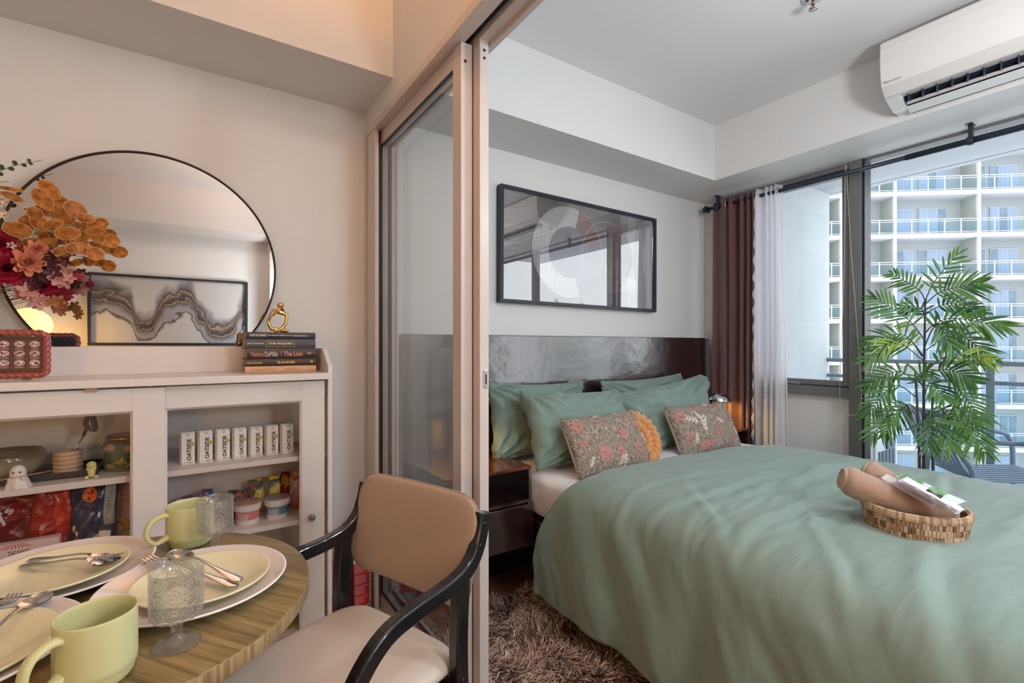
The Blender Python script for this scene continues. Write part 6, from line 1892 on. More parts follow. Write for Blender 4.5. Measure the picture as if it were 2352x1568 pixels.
# patterned goblets
def clear_glass(name, pattern):
    m = bpy.data.materials.new(name); m.use_nodes = True; MATS[name] = m; nt = m.node_tree
    nt.nodes.remove(nt.nodes['Principled BSDF']); out = nt.nodes['Material Output']
    lw = N(nt, 'ShaderNodeLayerWeight', i_Blend=0.34 if pattern else 0.36)
    tr = N(nt, 'ShaderNodeBsdfTransparent'); tr.inputs['Color'].default_value = (0.96, 0.97, 0.97, 1) if pattern else (0.992, 0.995, 0.995, 1)
    gl = N(nt, 'ShaderNodeBsdfGlossy', i_Roughness=0.06)
    rf_n = N(nt, 'ShaderNodeBsdfGlass', i_Roughness=0.0, i_IOR=1.25)
    m1 = N(nt, 'ShaderNodeMixShader'); m1.inputs[0].default_value = 0.0 if not pattern else 0.05
    mx = N(nt, 'ShaderNodeMixShader')
    nt.links.new(tr.outputs[0], m1.inputs[1]); nt.links.new(rf_n.outputs[0], m1.inputs[2])
    ge_ = N(nt, 'ShaderNodeNewGeometry'); iv = N(nt, 'ShaderNodeMath', operation='MULTIPLY_ADD'); iv.inputs[1].default_value = -0.5; iv.inputs[2].default_value = 1.0; nt.links.new(ge_.outputs['Backfacing'], iv.inputs[0])
    mu_ = N(nt, 'ShaderNodeMath', operation='MULTIPLY'); nt.links.new(lw.outputs['Fresnel'], mu_.inputs[0]); nt.links.new(iv.outputs[0], mu_.inputs[1]); nt.links.new(mu_.outputs[0], mx.inputs[0]); nt.links.new(m1.outputs[0], mx.inputs[1]); nt.links.new(gl.outputs[0], mx.inputs[2])
    df = N(nt, 'ShaderNodeBsdfTranslucent'); df.inputs['Color'].default_value = (0.95, 0.95, 0.94, 1)
    d2_ = N(nt, 'ShaderNodeBsdfDiffuse'); d2_.inputs['Color'].default_value = (0.95, 0.95, 0.94, 1)
    m3 = N(nt, 'ShaderNodeMixShader'); m3.inputs[0].default_value = 0.5
    nt.links.new(df.outputs[0], m3.inputs[1]); nt.links.new(d2_.outputs[0], m3.inputs[2])
    m4 = N(nt, 'ShaderNodeMixShader'); m4.inputs[0].default_value = 0.07 if pattern else 0.04
    nt.links.new(mx.outputs[0], m4.inputs[1]); nt.links.new(m3.outputs[0], m4.inputs[2])
    nt.links.new(m4.outputs[0], out.inputs['Surface'])
    if pattern:
        t = N(nt, 'ShaderNodeUVMap')
        vo = N(nt, 'ShaderNodeTexVoronoi', i_Scale=1.0, i_Randomness=0.0); nt.links.new(t.outputs[0], vo.inputs['Vector'])
        m_ = N(nt, 'ShaderNodeMath', operation='MULTIPLY'); m_.inputs[1].default_value = 24; nt.links.new(vo.outputs['Distance'], m_.inputs[0])
        si = N(nt, 'ShaderNodeMath', operation='SINE'); nt.links.new(m_.outputs[0], si.inputs[0])
        wv = N(nt, 'ShaderNodeTexVoronoi', i_Scale=5.0, i_Randomness=0.35); nt.links.new(t.outputs[0], wv.inputs['Vector'])
        ad = N(nt, 'ShaderNodeMath', operation='ADD'); nt.links.new(si.outputs[0], ad.inputs[0]); nt.links.new(wv.outputs['Distance'], ad.inputs[1])
        bp = N(nt, 'ShaderNodeBump', i_Strength=0.9, i_Distance=0.0015); nt.links.new(ad.outputs[0], bp.inputs['Height'])
        rd = ramp(nt, [(0.35, (0.03, 0.03, 0.03)), (0.62, (0.16, 0.16, 0.16))], ad.outputs[0]); nt.links.new(rd.outputs['Color'], m4.inputs[0])
        for n_ in (lw, gl, rf_n): nt.links.new(bp.outputs['Normal'], n_.inputs['Normal'])
    return m
gob_m = clear_glass('pressed_glass', False)
emb_m = clear_glass('embossed_glass', True)
def goblet(label, x, y):
    t = thing('glass_goblet', label, 'glass', (x, y, TZ))
    MB().lathe([(0.0, 0.0005), (0.029, 0.0005), (0.0312, 0.0018), (0.0312, 0.0032), (0.026, 0.0050), (0.014, 0.0085), (0.0095, 0.013), (0.0075, 0.020), (0.0085, 0.030), (0.0125, 0.0365), (0.0, 0.0375)], (x, y, TZ), 64, cap=False).build('foot', gob_m, t)
    # bowl with outer and inner wall
    outer = [(0.0, 0.0378), (0.0125, 0.0378), (0.024, 0.0400), (0.0315, 0.0440), (0.0345, 0.0500), (0.0350, 0.058), (0.0352, 0.085), (0.0354, 0.1140)]
    inner = [(0.0346, 0.1155), (0.0336, 0.1150), (0.0330, 0.085), (0.0326, 0.056), (0.030, 0.0500), (0.022, 0.0465), (0.0, 0.0455)]
    n = 96; prof_ = outer+inner
    me = bpy.data.meshes.new('bowl'); vs_ = []; fs = []; uv = []
    for r, z in prof_:
        for k in range(n): vs_.append((r*math.cos(2*PI*k/n), r*math.sin(2*PI*k/n), z))
    for i in range(len(prof_)-1):
        for k in range(n):
            k2 = (k+1) % n; fs.append((i*n+k, i*n+k2, (i+1)*n+k2, (i+1)*n+k))
            U0, U1 = k/n*11, (k+1)/n*11
            V0, V1 = prof_[i][1]/0.0195, prof_[i+1][1]/0.0195
            uv.append([(U0, V0), (U1, V0), (U1, V1), (U0, V1)])
    me.from_pydata(vs_, [], fs); ul = me.uv_layers.new(name='uv'); k = 0
    for q in uv:
        for c in q: ul.data[k].uv = c; k += 1
    me.materials.append(emb_m); me.materials.append(gob_m)
    for i, p in enumerate(me.polygons):
        p.use_smooth = True; ring_ = i//n
        p.material_index = 0 if 2 <= ring_ <= 6 else 1
    o = bpy.data.objects.new('bowl', me); C.objects.link(o); o.parent = t
    return t
goblet('embossed clear glass goblet at the front of the table beside the near mug', -0.018, 0.880)
goblet('embossed clear glass goblet at the back beside the far mug', 0.0435, 1.232)

# cutlery
cut_m = mat('cutlery_steel', (0.58, 0.60, 0.64), 0.18, metal=1)
def cutlery(kind, label, head, tail, wscale=1.0):
    head = Vector(head); tail = Vector(tail)
    t = thing(kind, label, kind, (head+tail)/2)
    ax = (tail-head); L = ax.length; ax.normalize()
    side = ax.cross(Vector((0, 0, 1))).normalized(); up = side.cross(ax).normalized()
    def at(f, s, z): return head+ax*(L*f)+side*s+up*z
    def strip(prof_, nm, th=0.0016, curve=None):
        nu = len(prof_)
        def g(u, v, sgn):
            i = min(nu-2, int(u*(nu-1))); q = u*(nu-1)-i
            f, w_, z, dish = [lerp(a, b, q) for a, b in zip(prof_[i], prof_[i+1])]
            s = (v*2-1)
            return at(f, s*w_*wscale, z+sgn*th/2*(1-0.6*s*s)-dish*(1-s*s))
        m = MB(); m.grid(lambda u, v: g(u, v, 1), 48, 11); m.grid(lambda u, v: g(u, v, -1), 48, 11)
        return m.build(nm, cut_m, t)
    if kind == 'spoon':
        strip([(0.0, 0.002, 0.004, 0), (0.012, 0.009, 0.003, 0.002), (0.05, 0.0165, 0.002, 0.005), (0.12, 0.0205, 0.001, 0.007), (0.19, 0.0190, 0.001, 0.006), (0.26, 0.0125, 0.003, 0.003), (0.30, 0.0055, 0.005, 0.0004), (0.35, 0.0034, 0.008, 0)], 'bowl')
    else:
        strip([(0.20, 0.0118, 0.003, 0.002), (0.24, 0.0125, 0.003, 0.002), (0.29, 0.0085, 0.004, 0.001), (0.33, 0.0042, 0.006, 0), (0.37, 0.0034, 0.008, 0)], 'neck')
        for k in range(4):
            s = (-1.5+k)*0.0065
            pts = [at(0.21, s*1.0, 0.002), at(0.14, s, 0.0005), at(0.06, s, 0.002), at(0.0, s*0.96, 0.006)]
            c = catmull(pts, 12)
            MB().sweep(c, 0.0036*wscale, [0.0020*(1-0.6*(i/11)) for i in range(12)], side).build('tine', cut_m, t)
    strip([(0.34, 0.0034, 0.0078, 0), (0.45, 0.0030, 0.0085, 0), (0.60, 0.0036, 0.006, 0), (0.75, 0.0058, 0.003, 0), (0.90, 0.0086, 0.0015, 0), (0.97, 0.0088, 0.001, 0), (0.993, 0.0060, 0.001, 0), (1.0, 0.0015, 0.001, 0)], 'handle', 0.0026)
    return t
q3 = lambda a, b, z: P(a/3.0154, 1100+b/3.0154, z=z)
ZP = TZ+0.0245
cutlery('spoon', 'steel spoon crossing over the fork on the right plate', q3(1190, 505, ZP+0.006), q3(1668, 705, ZP))
cutlery('fork', 'steel fork under the spoon on the right plate, tines on the charger', q3(1000, 545, ZP+0.004), q3(1640, 742, ZP-0.004))
cutlery('spoon', 'steel spoon on the back left plate, nearer the camera of the pair', q3(838, 540, ZP+0.004)+Vector((0, -0.02, 0)), q3(150, 600, ZP-0.004))
cutlery('fork', 'steel fork on the back left plate, farther from the camera of the pair', q3(850, 535, ZP+0.004), q3(205, 560, ZP-0.002))
cutlery('spoon', 'large looking steel spoon lying face up on the front left plate', q3(318, 790, ZP+0.004), q3(-330, 1290, ZP-0.004))
cutlery('fork', 'steel fork beside the spoon on the front left plate', q3(112, 812, ZP+0.004), q3(-380, 1130, ZP-0.004))

# ------------------------------------------------------------------ armchair
blackw = mat('black_painted_wood', srgb(22, 24, 30), 0.22, coat=0.5, bump=0.06, bscale=50, var=0.4, vscale=120)
tan_l = mat('tan_leatherette', srgb(160, 138, 122), 0.36, bump=0.12, bscale=500, sheen=0.1)
cream_l = mat('cream_leatherette', srgb(204, 194, 184), 0.34, bump=0.12, bscale=500)
Np = Vector((0.510, 0.990, 0)); Fp = Vector((0.352, 1.408, 0))
LL = (Np-Fp).normalized(); FC = Vector((LL.y, -LL.x, 0))       # forward, towards the table
if FC.x > 0: FC = -FC
ch_ = thing('armchair', 'black wooden armchair with tan padded back and cream seat at the table', 'chair', (Np+Fp)/2)
CH0 = (Np+Fp)/2; HWc = (Np-Fp).length/2
def K(a, b, z): return CH0+FC*a+LL*b+Vector((0, 0, z))
for s, nm in ((1, 'near'), (-1, 'far')):
    b0 = s*HWc
    arm = catmull([K(-0.092, b0, 0.790), K(-0.082, b0, 0.745), K(-0.062, b0, 0.700), K(-0.025, b0, 0.668), K(0.04, b0, 0.652), K(0.13, b0, 0.645), K(0.205, b0, 0.632), K(0.262, b0, 0.592), K(0.305, b0, 0.53), K(0.335, b0, 0.44), K(0.355, b0, 0.30), K(0.37, b0, 0.0)], 70)
    MB().sweep(arm, 0.030, 0.036, LL, smooth=False).build('arm_frame', blackw, ch_, bevel=0.002)
    leg = catmull([K(-0.012, b0, 0.655), K(-0.004, b0, 0.50), K(-0.015, b0, 0.30), K(-0.055, b0, 0.0)], 30)
    MB().sweep(leg, 0.030, 0.040, LL).build('rear_leg', blackw, ch_, bevel=0.002)
    MB().sweep([K(-0.02, b0*0.995, 0.40), K(0.35, b0*0.995, 0.41)], 0.024, 0.04, LL).build('side_rail', blackw, ch_, bevel=0.002)
    for (a, z) in ((-0.083, 0.765), (-0.066, 0.718)):
        MB().tube([K(a, b0+s*0.0145, z), K(a, b0+s*0.0165, z)], 0.0065, 18).build('bolt', mat('black_bolt', srgb(40, 42, 46), 0.3, metal=0.6), ch_)
    MB().tube([K(-0.004, b0+s*0.0145, 0.43), K(-0.004, b0+s*0.0165, 0.43)], 0.0065, 18).build('bolt', MATS['black_bolt'], ch_)
MB().sweep([K(-0.012, -HWc, 0.40), K(-0.012, HWc, 0.40)], 0.024, 0.035, FC).build('cross_rail', blackw, ch_, bevel=0.002)
MB().sweep([K(0.345, -HWc, 0.40), K(0.345, HWc, 0.40)], 0.024, 0.035, FC).build('cross_rail', blackw, ch_, bevel=0.002)
def rrect(u, v, W, H, r):
    # unit square -> rounded rectangle
    e = max(abs(u), abs(v))
    if e < 1e-6: return 0.0, 0.0
    a, b = u/e, v/e
    x, y = a*W/2, b*H/2
    cx, cy = W/2-r, H/2-r
    if abs(x) > cx and abs(y) > cy:
        dx, dy = abs(x)-cx, abs(y)-cy
        # direction towards the corner arc
        if dx >= dy: th_ = (dy/r)*PI/4
        else: th_ = PI/2-(dx/r)*PI/4
        x = math.copysign(cx+r*math.cos(th_), x); y = math.copysign(cy+r*math.sin(th_), y)
    return x*e, y*e
def pad(W, H, T, r, place, nm, m, parent, n=44, pw=2.6, org=None):
    mb = MB()
    for sgn in (1, -1):
        def g(a, b, sgn=sgn):
            u, v = a*2-1, b*2-1
            u = math.sin(u*PI/2); v = math.sin(v*PI/2)
            x, y = rrect(u, v, W, H, r); e = max(abs(u), abs(v))
            th_ = T/2*(max(0, 1-e**(pw*3)))**0.5*(0.86+0.14*(1-e*e))
            return place(x, y, sgn*th_)
        mb.grid(g, n, n)
    return mb.build(nm, m, parent)
BW, BH = 0.452, 0.262
def place_back(x, y, t):
    # x lateral, y up, t outwards (towards the sitter positive)
    lean = -0.20
    z = 0.693+y*math.cos(lean)*1.0
    curve = 0.16*x*x*1.9
    a = -0.072+curve+t+(-y)*math.sin(-lean)*1.0
    return K(a, x, z)
pad(BW, BH, 0.036, 0.062, place_back, 'backrest', tan_l, ch_)
sp_ = []
for k in range(80):
    a = 2*PI*k/80
    u, v = math.cos(a), math.sin(a); e = max(abs(u), abs(v)); x, y = rrect(u/e, v/e, BW*1.003, BH*1.004, 0.062)
    sp_.append(place_back(x, y, -0.003))
bkr = [o for o in ch_.children if o.name.startswith('backrest')][0]
MB().tube(sp_, 0.0022, 6, closed=True).build('piping', tan_l, bkr)
def place_seat(x, y, t):
    return K(0.165+y, x, 0.447+t-0.10*(y-0.0)**2*0+0.008*math.cos(x*7))
pad(0.415, 0.42, 0.066, 0.07, place_seat, 'seat', cream_l, ch_)

# ------------------------------------------------------------------ fire extinguisher
fx = thing('fire_extinguisher', 'red fire extinguisher on the floor between the sideboard and the glass door', 'extinguisher', (0.592, 2.135, 0))
fr_m = mat('extinguisher_red', srgb(190, 22, 30), 0.22, coat=0.5); fgrey = mat('label_grey', srgb(150, 152, 156), 0.4); flab = mat('label_red', srgb(180, 40, 48), 0.4); fwh = mat('label_white', srgb(220, 214, 212), 0.4)
c = (0.592, 2.135, 0)
MB().lathe([(0.0, 0.0), (0.070, 0.0), (0.074, 0.006), (0.074, 0.30), (0.068, 0.335), (0.048, 0.362), (0.026, 0.374), (0.018, 0.380), (0.018, 0.40)], c, 56).build('cylinder', fr_m, fx)
MB().lathe([(0.0745, 0.0), (0.0755, 0.004), (0.0755, 0.030), (0.0745, 0.032)], c, 56, cap=False).build('base_ring', blk_metal, fx)
def cyl_patch(nm, m, t0, t1, z0, z1, r=0.0748, par=fx, n=14):
    MB().grid(lambda u, v: Vector((c[0]+r*math.cos(lerp(t0, t1, u)), c[1]+r*math.sin(lerp(t0, t1, u)), lerp(z0, z1, v))), n, 2).build(nm, m, par, clean=False)
base_a = -PI/2-0.25
cyl_patch('label', flab, base_a-0.05, base_a+1.05, 0.085, 0.285)
cyl_patch('label_white_strip', fwh, base_a+1.05, base_a+1.55, 0.085, 0.285)
cyl_patch('label_grey_band', fgrey, base_a-0.05, base_a+1.55, 0.045, 0.083)
cyl_patch('label_top', fwh, base_a-0.05, base_a+1.05, 0.27, 0.29, 0.0750)
m = MB()
rl_ = random.Random(8)
for k in range(26):
    zz = 0.262-k*0.0065
    if k % 7 == 6: continue
    t1_ = base_a+rl_.uniform(0.55, 0.98)
    m.grid(lambda u, v: Vector((c[0]+0.0752*math.cos(lerp(base_a+0.03, t1_, u)), c[1]+0.0752*math.sin(lerp(base_a+0.03, t1_, u)), zz+v*0.0018)), 8, 2)
for k in range(9):
    m.grid(lambda u, v: Vector((c[0]+0.0752*math.cos(lerp(base_a+1.12, base_a+1.42, u)), c[1]+0.0752*math.sin(lerp(base_a+1.12, base_a+1.42, u)), 0.10+k*0.02+v*0.010)), 6, 2, 1)
m.build('label_print', [mat('label_pale_print', srgb(226, 190, 190), 0.4), MATS['grey_ink']], fx, clean=False)
MB().tube(catmull([(0.592, 2.11, 0.40), (0.575, 2.07, 0.40), (0.560, 2.052, 0.34), (0.560, 2.050, 0.20), (0.565, 2.052, 0.08)], 30), 0.008, 12).build('hose', blk_metal, fx)
m = MB(); m.box(0.578, 0.606, 2.10, 2.15, 0.398, 0.425); m.box(0.582, 0.602, 2.05, 2.14, 0.425, 0.431); m.box(0.582, 0.602, 2.06, 2.14, 0.445, 0.450)
m.build('valve_handle', blk_metal, fx, bevel=0.002)

# ------------------------------------------------------------------ flowers
YV = 2.11
vz = 1.0965
vase_c = Vector((-0.61, 2.105, vz))
o = MB().lathe([(0.0, 0.0), (0.045, 0.0), (0.060, 0.03), (0.062, 0.09), (0.045, 0.15), (0.030, 0.19), (0.034, 0.205), (0.031, 0.205), (0.027, 0.19), (0.042, 0.15), (0.058, 0.09), (0.0, 0.01)], vase_c, 48, cap=False).build('flower_vase', mat('white_vase', srgb(214, 206, 200), 0.3), org=vase_c)
tag(o, 'pale ceramic vase on the left end of the sideboard holding the dried bouquet', 'vase')
mouth = vase_c+Vector((0, 0, 0.19))
fz = lambda a, b, dy=0.0: P(a/3.7333, 340+b/3.7333, y=2.12+dy*0.8)
def amber_mat():
    m, nt, b = nodes_of('amber_pod')
    v = coords(nt, 'Object'); n1 = N(nt, 'ShaderNodeTexNoise', i_Scale=50.0, i_Detail=4.0); nt.links.new(v, n1.inputs['Vector'])
    r = ramp(nt, [(0.3, srgb(128, 66, 22)), (0.55, srgb(186, 120, 50)), (0.75, srgb(210, 154, 84))], n1.outputs['Fac']); nt.links.new(r.outputs['Color'], b.inputs['Base Color'])
    b.inputs['Roughness'].default_value = 0.5
    out = nt.nodes['Material Output']; tl = N(nt, 'ShaderNodeBsdfTranslucent'); nt.links.new(r.outputs['Color'], tl.inputs['Color']); mx = N(nt, 'ShaderNodeMixShader'); mx.inputs[0].default_value = 0.45
    nt.links.new(b.outputs[0], mx.inputs[1]); nt.links.new(tl.outputs[0], mx.inputs[2]); nt.links.new(mx.outputs[0], out.inputs['Surface'])
    return m
amb = amber_mat(); podrim = mat('pod_rim', srgb(206, 170, 126), 0.5); stalk = mat('dried_stalk', srgb(150, 110, 70), 0.7); dstalk = mat('dark_stalk', srgb(70, 50, 44), 0.7); gstalk = mat('green_stalk', srgb(60, 74, 52), 0.7)
rf_ = random.Random(21)
def petal_grid(mb, c, d, up, L, W, cup=0.2, mi=0, tip=0.85):
    d = d.normalized(); side = d.cross(up).normalized(); up = side.cross(d).normalized()
    def g(u, v):
        s = v*2-1; w_ = W/2*math.sin(PI*(0.10+tip*0.9*u))**0.7
        return c+d*(L*u)+side*(s*w_)+up*(cup*L*(u*u)+0.12*W*s*s)
    mb.grid(g, 6, 5, mi)
def branch(name, label, cat, end, ctrl, m, r0=0.0016, group=None):
    t = thing(name, label, cat, mouth, group=group)
    c = catmull([mouth-Vector((0, 0, 0.10)), mouth, ctrl, end], 40)
    MB().tube(c, [lerp(r0*1.3, r0*0.6, i/39) for i in range(40)], 6).build('stalk', m, t, clean=False)
    return t, c
# lunaria (silver-dollar) seed pods in amber
t, c = branch('seed_pod_branch', 'dried branch of large flat amber seed pods reaching right across the mirror', 'dried branch', fz(860, 700), fz(300, 700), stalk)
pods = [(425, 355, .105, .05, 50), (365, 440, .105, .05, 55), (110, 420, .08, .025, 20), (90, 350, .09, .014, 5), (390, 545, .08, .035, 25), (555, 580, .088, .064, 45), (650, 530, .090, .062, 40), (735, 600, .07, .035, 0),
        (840, 655, .085, .056, -25), (945, 795, .078, .052, 5), (815, 715, .075, .03, -10), (580, 730, .090, .050, -15), (685, 765, .086, .050, -25), (840, 775, .055, .035, 20), (725, 865, .075, .048, 20),
        (820, 905, .066, .050, -15), (245, 640, .075, .060, 80), (340, 640, .085, .052, 60), (150, 700, .10, .055, 15), (450, 660, .07, .038, -25), (60, 730, .06, .04, 10), (300, 560, .06, .045, 70), (520, 880, .06, .03, -30), (620, 860, .05, .04, 10), (430, 820, .06, .045, 0), (130, 855, .05, .035, 60)]
for i, (a, b_, L, W, ang) in enumerate(pods):
    cc = fz(a, b_, -0.03-0.02*(i % 4)); an = math.radians(-ang)
    ux = Vector((math.cos(an), rf_.uniform(-.3, .3), math.sin(an))).normalized(); nn_ = Vector((rf_.uniform(-.3, .3), -1, rf_.uniform(-.3, .3))); uz = nn_.cross(ux).normalized(); nn_ = ux.cross(uz)
    mb = MB(); n = 26
    L_ = L*0.35; W_ = W*0.42
    rim_ = [cc+ux*(L_*math.cos(2*PI*k/n))+uz*(W_*math.sin(2*PI*k/n)) for k in range(n)]
    inr = [cc+(p-cc)*0.55+nn_*0.0016 for p in rim_]
    mb.add(rim_+inr+[cc+nn_*0.002], [(k, (k+1) % n, n+(k+1) % n, n+k) for k in range(n)]+[(n+k, n+(k+1) % n, 2*n) for k in range(n)], 0, True)
    mb.tube(rim_, 0.0008, 5, 1, closed=True)
    base = cc-ux*L_ if ang < 90 else cc
    nr = min(c, key=lambda q: (q-base).length)
    mb.tube(catmull([nr, (nr+base)/2+Vector((0, 0, 0.012)), base], 8), 0.0006, 5, 1)
    mb.tube([cc+ux*L_, cc+ux*(L_+0.006)], 0.0004, 4, 1)
    mb.build('seed_pod', [amb, podrim], t, clean=False)
# eucalyptus
euc = mat('eucalyptus_leaf', srgb(58, 78, 50), 0.5, var=0.3, vscale=40); euc2 = mat('eucalyptus_pale', srgb(120, 150, 132), 0.5)
def leafy(label, end, ctrl, m, positions, L, W, cat='branch', name='eucalyptus_branch'):
    t, c = branch(name, label, cat, end, ctrl, gstalk, 0.0013)
    for (f, s, sc) in positions:
        i = min(38, int(f*39)); p = c[i]; tg = (c[i+1]-c[i]).normalized()
        sd = tg.cross(Vector((0, -1, 0))).normalized()
        mb = MB(); petal_grid(mb, p, tg*0.5+sd*s+Vector((0, -0.3, 0))*rf_.random(), Vector((0, -1, 0.3)), L*sc, W*sc, 0.1)
        mb.build('leaf', m, t, clean=False)
    return t
leafy('dark green eucalyptus sprig pointing up right above the mirror edge', fz(365, 100), fz(-150, 330), euc, [(0.60+0.022*k, (1 if k % 2 else -1), lerp(1.3, 0.45, k/17)) for k in range(18)], 0.024, 0.021)
leafy('slender eucalyptus sprig with pale leaves among the amber pods', fz(700, 660, -0.06), fz(250, 760, -0.05), euc2, [(0.55+0.045*k, (1 if k % 2 else -1), 1.0) for k in range(10)], 0.017, 0.012)
leafy('thin sprig with small purple leaves reaching right under the pods', fz(790, 870, -0.06), fz(300, 860, -0.05), mat('purple_leaf', srgb(96, 50, 66), 0.5), [(0.55+0.05*k, (1 if k % 2 else -1), 1.1) for k in range(9)], 0.022, 0.009, name='foliage_branch')
leafy('short dark green leaf sprig at the left edge of the picture', fz(75, 285), fz(-150, 420), euc, [(0.7+0.06*k, (1 if k % 2 else -1), 1.2) for k in range(5)], 0.03, 0.014)
# dahlias
crim = mat('crimson_petal', srgb(168, 26, 60), 0.55, var=0.4, vscale=60); burg = mat('burgundy_petal', srgb(92, 20, 40), 0.55, var=0.4, vscale=60); peach = mat('peach_petal', srgb(214, 136, 108), 0.6, var=0.2, vscale=60); mauve = mat('dusty_pink_petal', srgb(196, 142, 134), 0.6, var=0.2, vscale=60)
def dahlia(name, label, px, r, m, mc, n, dy=-0.05, face=(0.25, -1, 0.1)):
    ctr = fz(*px, dy); t, c = branch(name, label, 'flower', ctr, (mouth+ctr)/2+Vector((0, 0, 0.02)), dstalk)
    F_ = Vector(face).normalized(); A_ = F_.cross(Vector((0, 0, 1))).normalized(); B_ = A_.cross(F_)
    mb = MB()
    for ring_ in range(5):
        el = lerp(0.05, 1.3, ring_/4); k_n = int(n*(1-0.15*ring_))
        for k in range(k_n):
            a = 2*PI*k/k_n+ring_*0.37
            d = (A_*math.cos(a)+B_*math.sin(a))*math.cos(el)+F_*math.sin(el)
            petal_grid(mb, ctr+F_*(0.003*ring_), d, F_, r*lerp(1.0, 0.42, ring_/4)*rf_.uniform(.9, 1.1), r*(2.6/n+0.20), 0.25, 0 if ring_ < 3 else 1, tip=0.85)
    mb.build('petals', [m, mc], t, clean=False)
dahlia('dahlia_flower', 'bright crimson dahlia at the left edge, the upper one', (0, 835), 0.048, crim, crim, 20)
dahlia('dahlia_flower', 'dark burgundy centred dahlia at the left edge, the lower one', (60, 1045), 0.052, crim, burg, 20, -0.08)
dahlia('dahlia_flower', 'small crimson dahlia at the bottom right of the bouquet', (375, 1190), 0.036, crim, burg, 16)
dahlia('peach_flower', 'peach blossom with broad petals in the middle of the bouquet', (245, 985), 0.043, peach, peach, 8, -0.09)
dahlia('peach_flower', 'small peach blossom above the larger peach one', (320, 870), 0.030, peach, peach, 7, -0.08)
for (lab, px, r) in (('round crimson thistle flower head at the right of the bouquet, the lower one', (668, 1105), 0.0135), ('round crimson thistle flower head near the middle of the bouquet', (508, 1005), 0.0155)):
    ctr = fz(*px, -0.05); t, c = branch('thistle_flower', lab, 'flower', ctr, (mouth+ctr)/2, dstalk, 0.001)
    mb = MB(); mb.ball(ctr, r*0.8, 14, 10)
    for k in range(70):
        th_ = math.acos(1-2*(k+0.5)/70); ph = k*2.399; d = Vector((math.sin(th_)*math.cos(ph), math.sin(th_)*math.sin(ph), math.cos(th_)))
        mb.ball(ctr+d*r*0.85, r*0.19, 6, 4)
    mb.build('flower_head', mat('magenta_head', srgb(164, 46, 82), 0.7, var=0.3, vscale=200), t, clean=False)
def blossom_spray(name, label, end, ctrl, fl, m, r):
    t, c = branch(name, label, 'flower', end, ctrl, stalk, 0.0012)
    for (a, b_, s) in fl:
        ctr = fz(a, b_, -0.06-rf_.random()*0.02); mb = MB(); F_ = Vector((rf_.uniform(-.5, .5), -1, rf_.uniform(-.5, .5))).normalized(); A_ = F_.cross(Vector((0, 0, 1))).normalized(); B_ = A_.cross(F_)
        a0 = rf_.random()*6
        for k in range(5):
            an = a0+2*PI*k/5; d = (A_*math.cos(an)+B_*math.sin(an))+F_*0.25; petal_grid(mb, ctr, d, F_, r*s, r*s*0.62, 0.12)
        nr = min(c, key=lambda q: (q-ctr).length); mb.tube([nr, ctr], 0.0006, 5, 1)
        mb.ball(ctr+F_*0.003, 0.0025, 8, 6, 1)
        mb.build('blossom', [m, stalk], t, clean=False)
blossom_spray('blossom_spray', 'spray of pale pink blossoms hanging at the bottom of the bouquet', fz(380, 1360, -0.06), fz(150, 1200, -0.05), [(235, 1230, 1.15), (185, 1260, 0.9), (290, 1290, 0.9), (335, 1320, 1.0), (375, 1300, 0.7), (310, 1340, 0.7)], mauve, 0.026)
blossom_spray('blossom_spray', 'small bronze blossom spray hanging lowest on the right', fz(560, 1420, -0.06), fz(300, 1220, -0.05), [(490, 1310, 0.9), (455, 1320, 0.7), (545, 1370, 0.7), (535, 1405, 0.6), (515, 1330, 0.7)], mat('bronze_petal', srgb(170, 108, 66), 0.6, var=0.3, vscale=80), 0.024)
blossom_spray('blossom_spray', 'dusty pink blossoms beside the crimson thistle heads', fz(600, 1140, -0.05), fz(300, 1120, -0.05), [(560, 1040, 1.1), (590, 1070, 0.9), (490, 1130, 1.1), (560, 1150, 1.0), (530, 1100, 0.9), (600, 1120, 0.8)], mauve, 0.024)
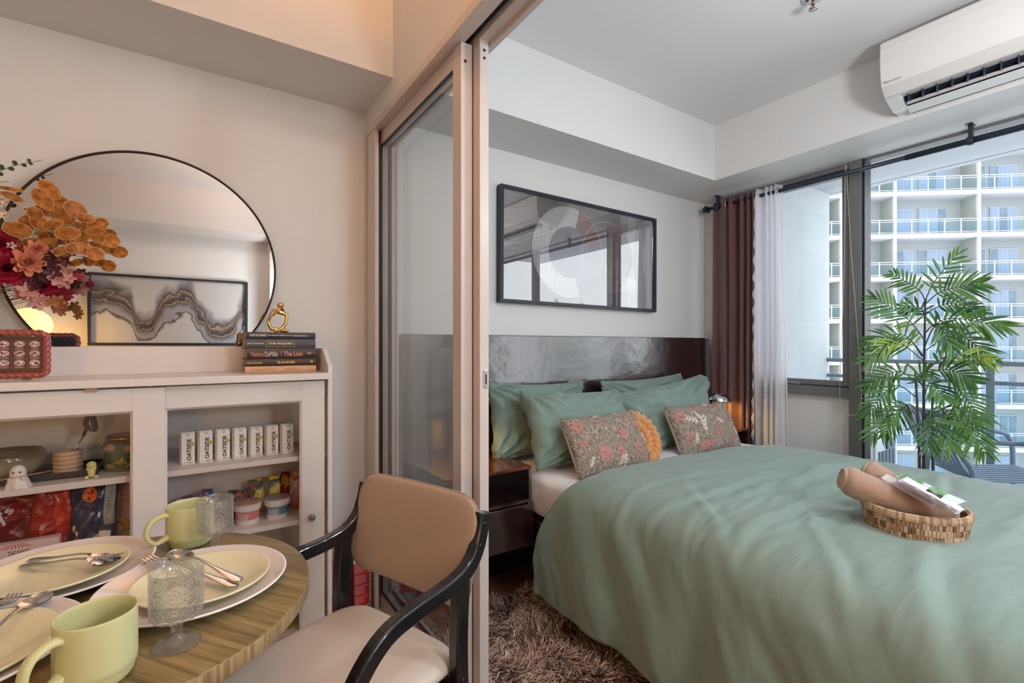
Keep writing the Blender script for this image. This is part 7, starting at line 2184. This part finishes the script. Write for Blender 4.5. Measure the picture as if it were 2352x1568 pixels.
blossom_spray('foliage_branch', 'dark plum leaved sprig behind the pink blossoms', fz(560, 980, -0.03), fz(280, 1080, -0.03), [(330, 1100, 1.3), (390, 1040, 1.2), (430, 940, 1.0), (270, 1130, 1.3), (460, 1060, 1.1), (380, 980, 1.0), (560, 970, 0.8), (440, 1000, 1.0), (300, 1160, 1.1), (500, 1080, 1.0)], mat('plum_leaf', srgb(78, 28, 40), 0.6, var=0.3, vscale=80), 0.024)
blossom_spray('dried_grass', 'pale dried seed heads at the upper left of the bouquet', fz(60, 560, -0.05), fz(-60, 700, -0.05), [(10, 540, .9), (45, 580, .8), (20, 440, .8), (0, 470, .9), (100, 830, .7), (70, 950, .6)], mat('pale_seed', srgb(214, 200, 180), 0.7), 0.018)

# ------------------------------------------------------------------ groups of repeats, colours for the viewport
GROUPS = {'pillow': 'sage green pillows at the head of the bed', 'floral_cushion': 'floral tweed cushions on the bed', 'book': 'books stacked on the sideboard', 'charger_plate': 'white charger plates on the table',
          'dinner_plate': 'pale yellow dinner plates', 'mug': 'pale yellow green mugs', 'glass_goblet': 'embossed glass goblets', 'spoon': 'steel spoons on the plates', 'fork': 'steel forks on the plates',
          'crisp_packet': 'crisp packets on the lower left shelf', 'snack_packet': 'small snack packets on the lower right shelf', 'noodle_cup': 'noodle cups on the lower right shelf', 'table_lamp': 'bedside table lamps',
          'nightstand': 'nightstands beside the bed', 'framed_picture': 'framed prints on the walls', 'rolled_towel': 'rolled towels in the basket', 'toothbrush_packet': 'toothbrush packets on the towels', 'dahlia_flower': 'dahlias in the bouquet',
          'peach_flower': 'peach blossoms in the bouquet', 'thistle_flower': 'thistle heads in the bouquet', 'blossom_spray': 'blossom sprays in the bouquet', 'eucalyptus_branch': 'eucalyptus sprigs in the bouquet', 'ceiling_fill_lamp': 'added overhead fill lights outside the view', 'snack_box': 'snack boxes in the sideboard', 'foliage_branch': 'dark leaved sprigs in the bouquet'}
for o in bpy.data.objects:
    if o.parent is None and 'label' in o and 'group' not in o:
        k = o.name.split('.')[0]
        if k in GROUPS: o['group'] = GROUPS[k]
for o in bpy.data.objects:
    if o.type == 'LIGHT' and o.parent is None: o['kind'] = 'structure'
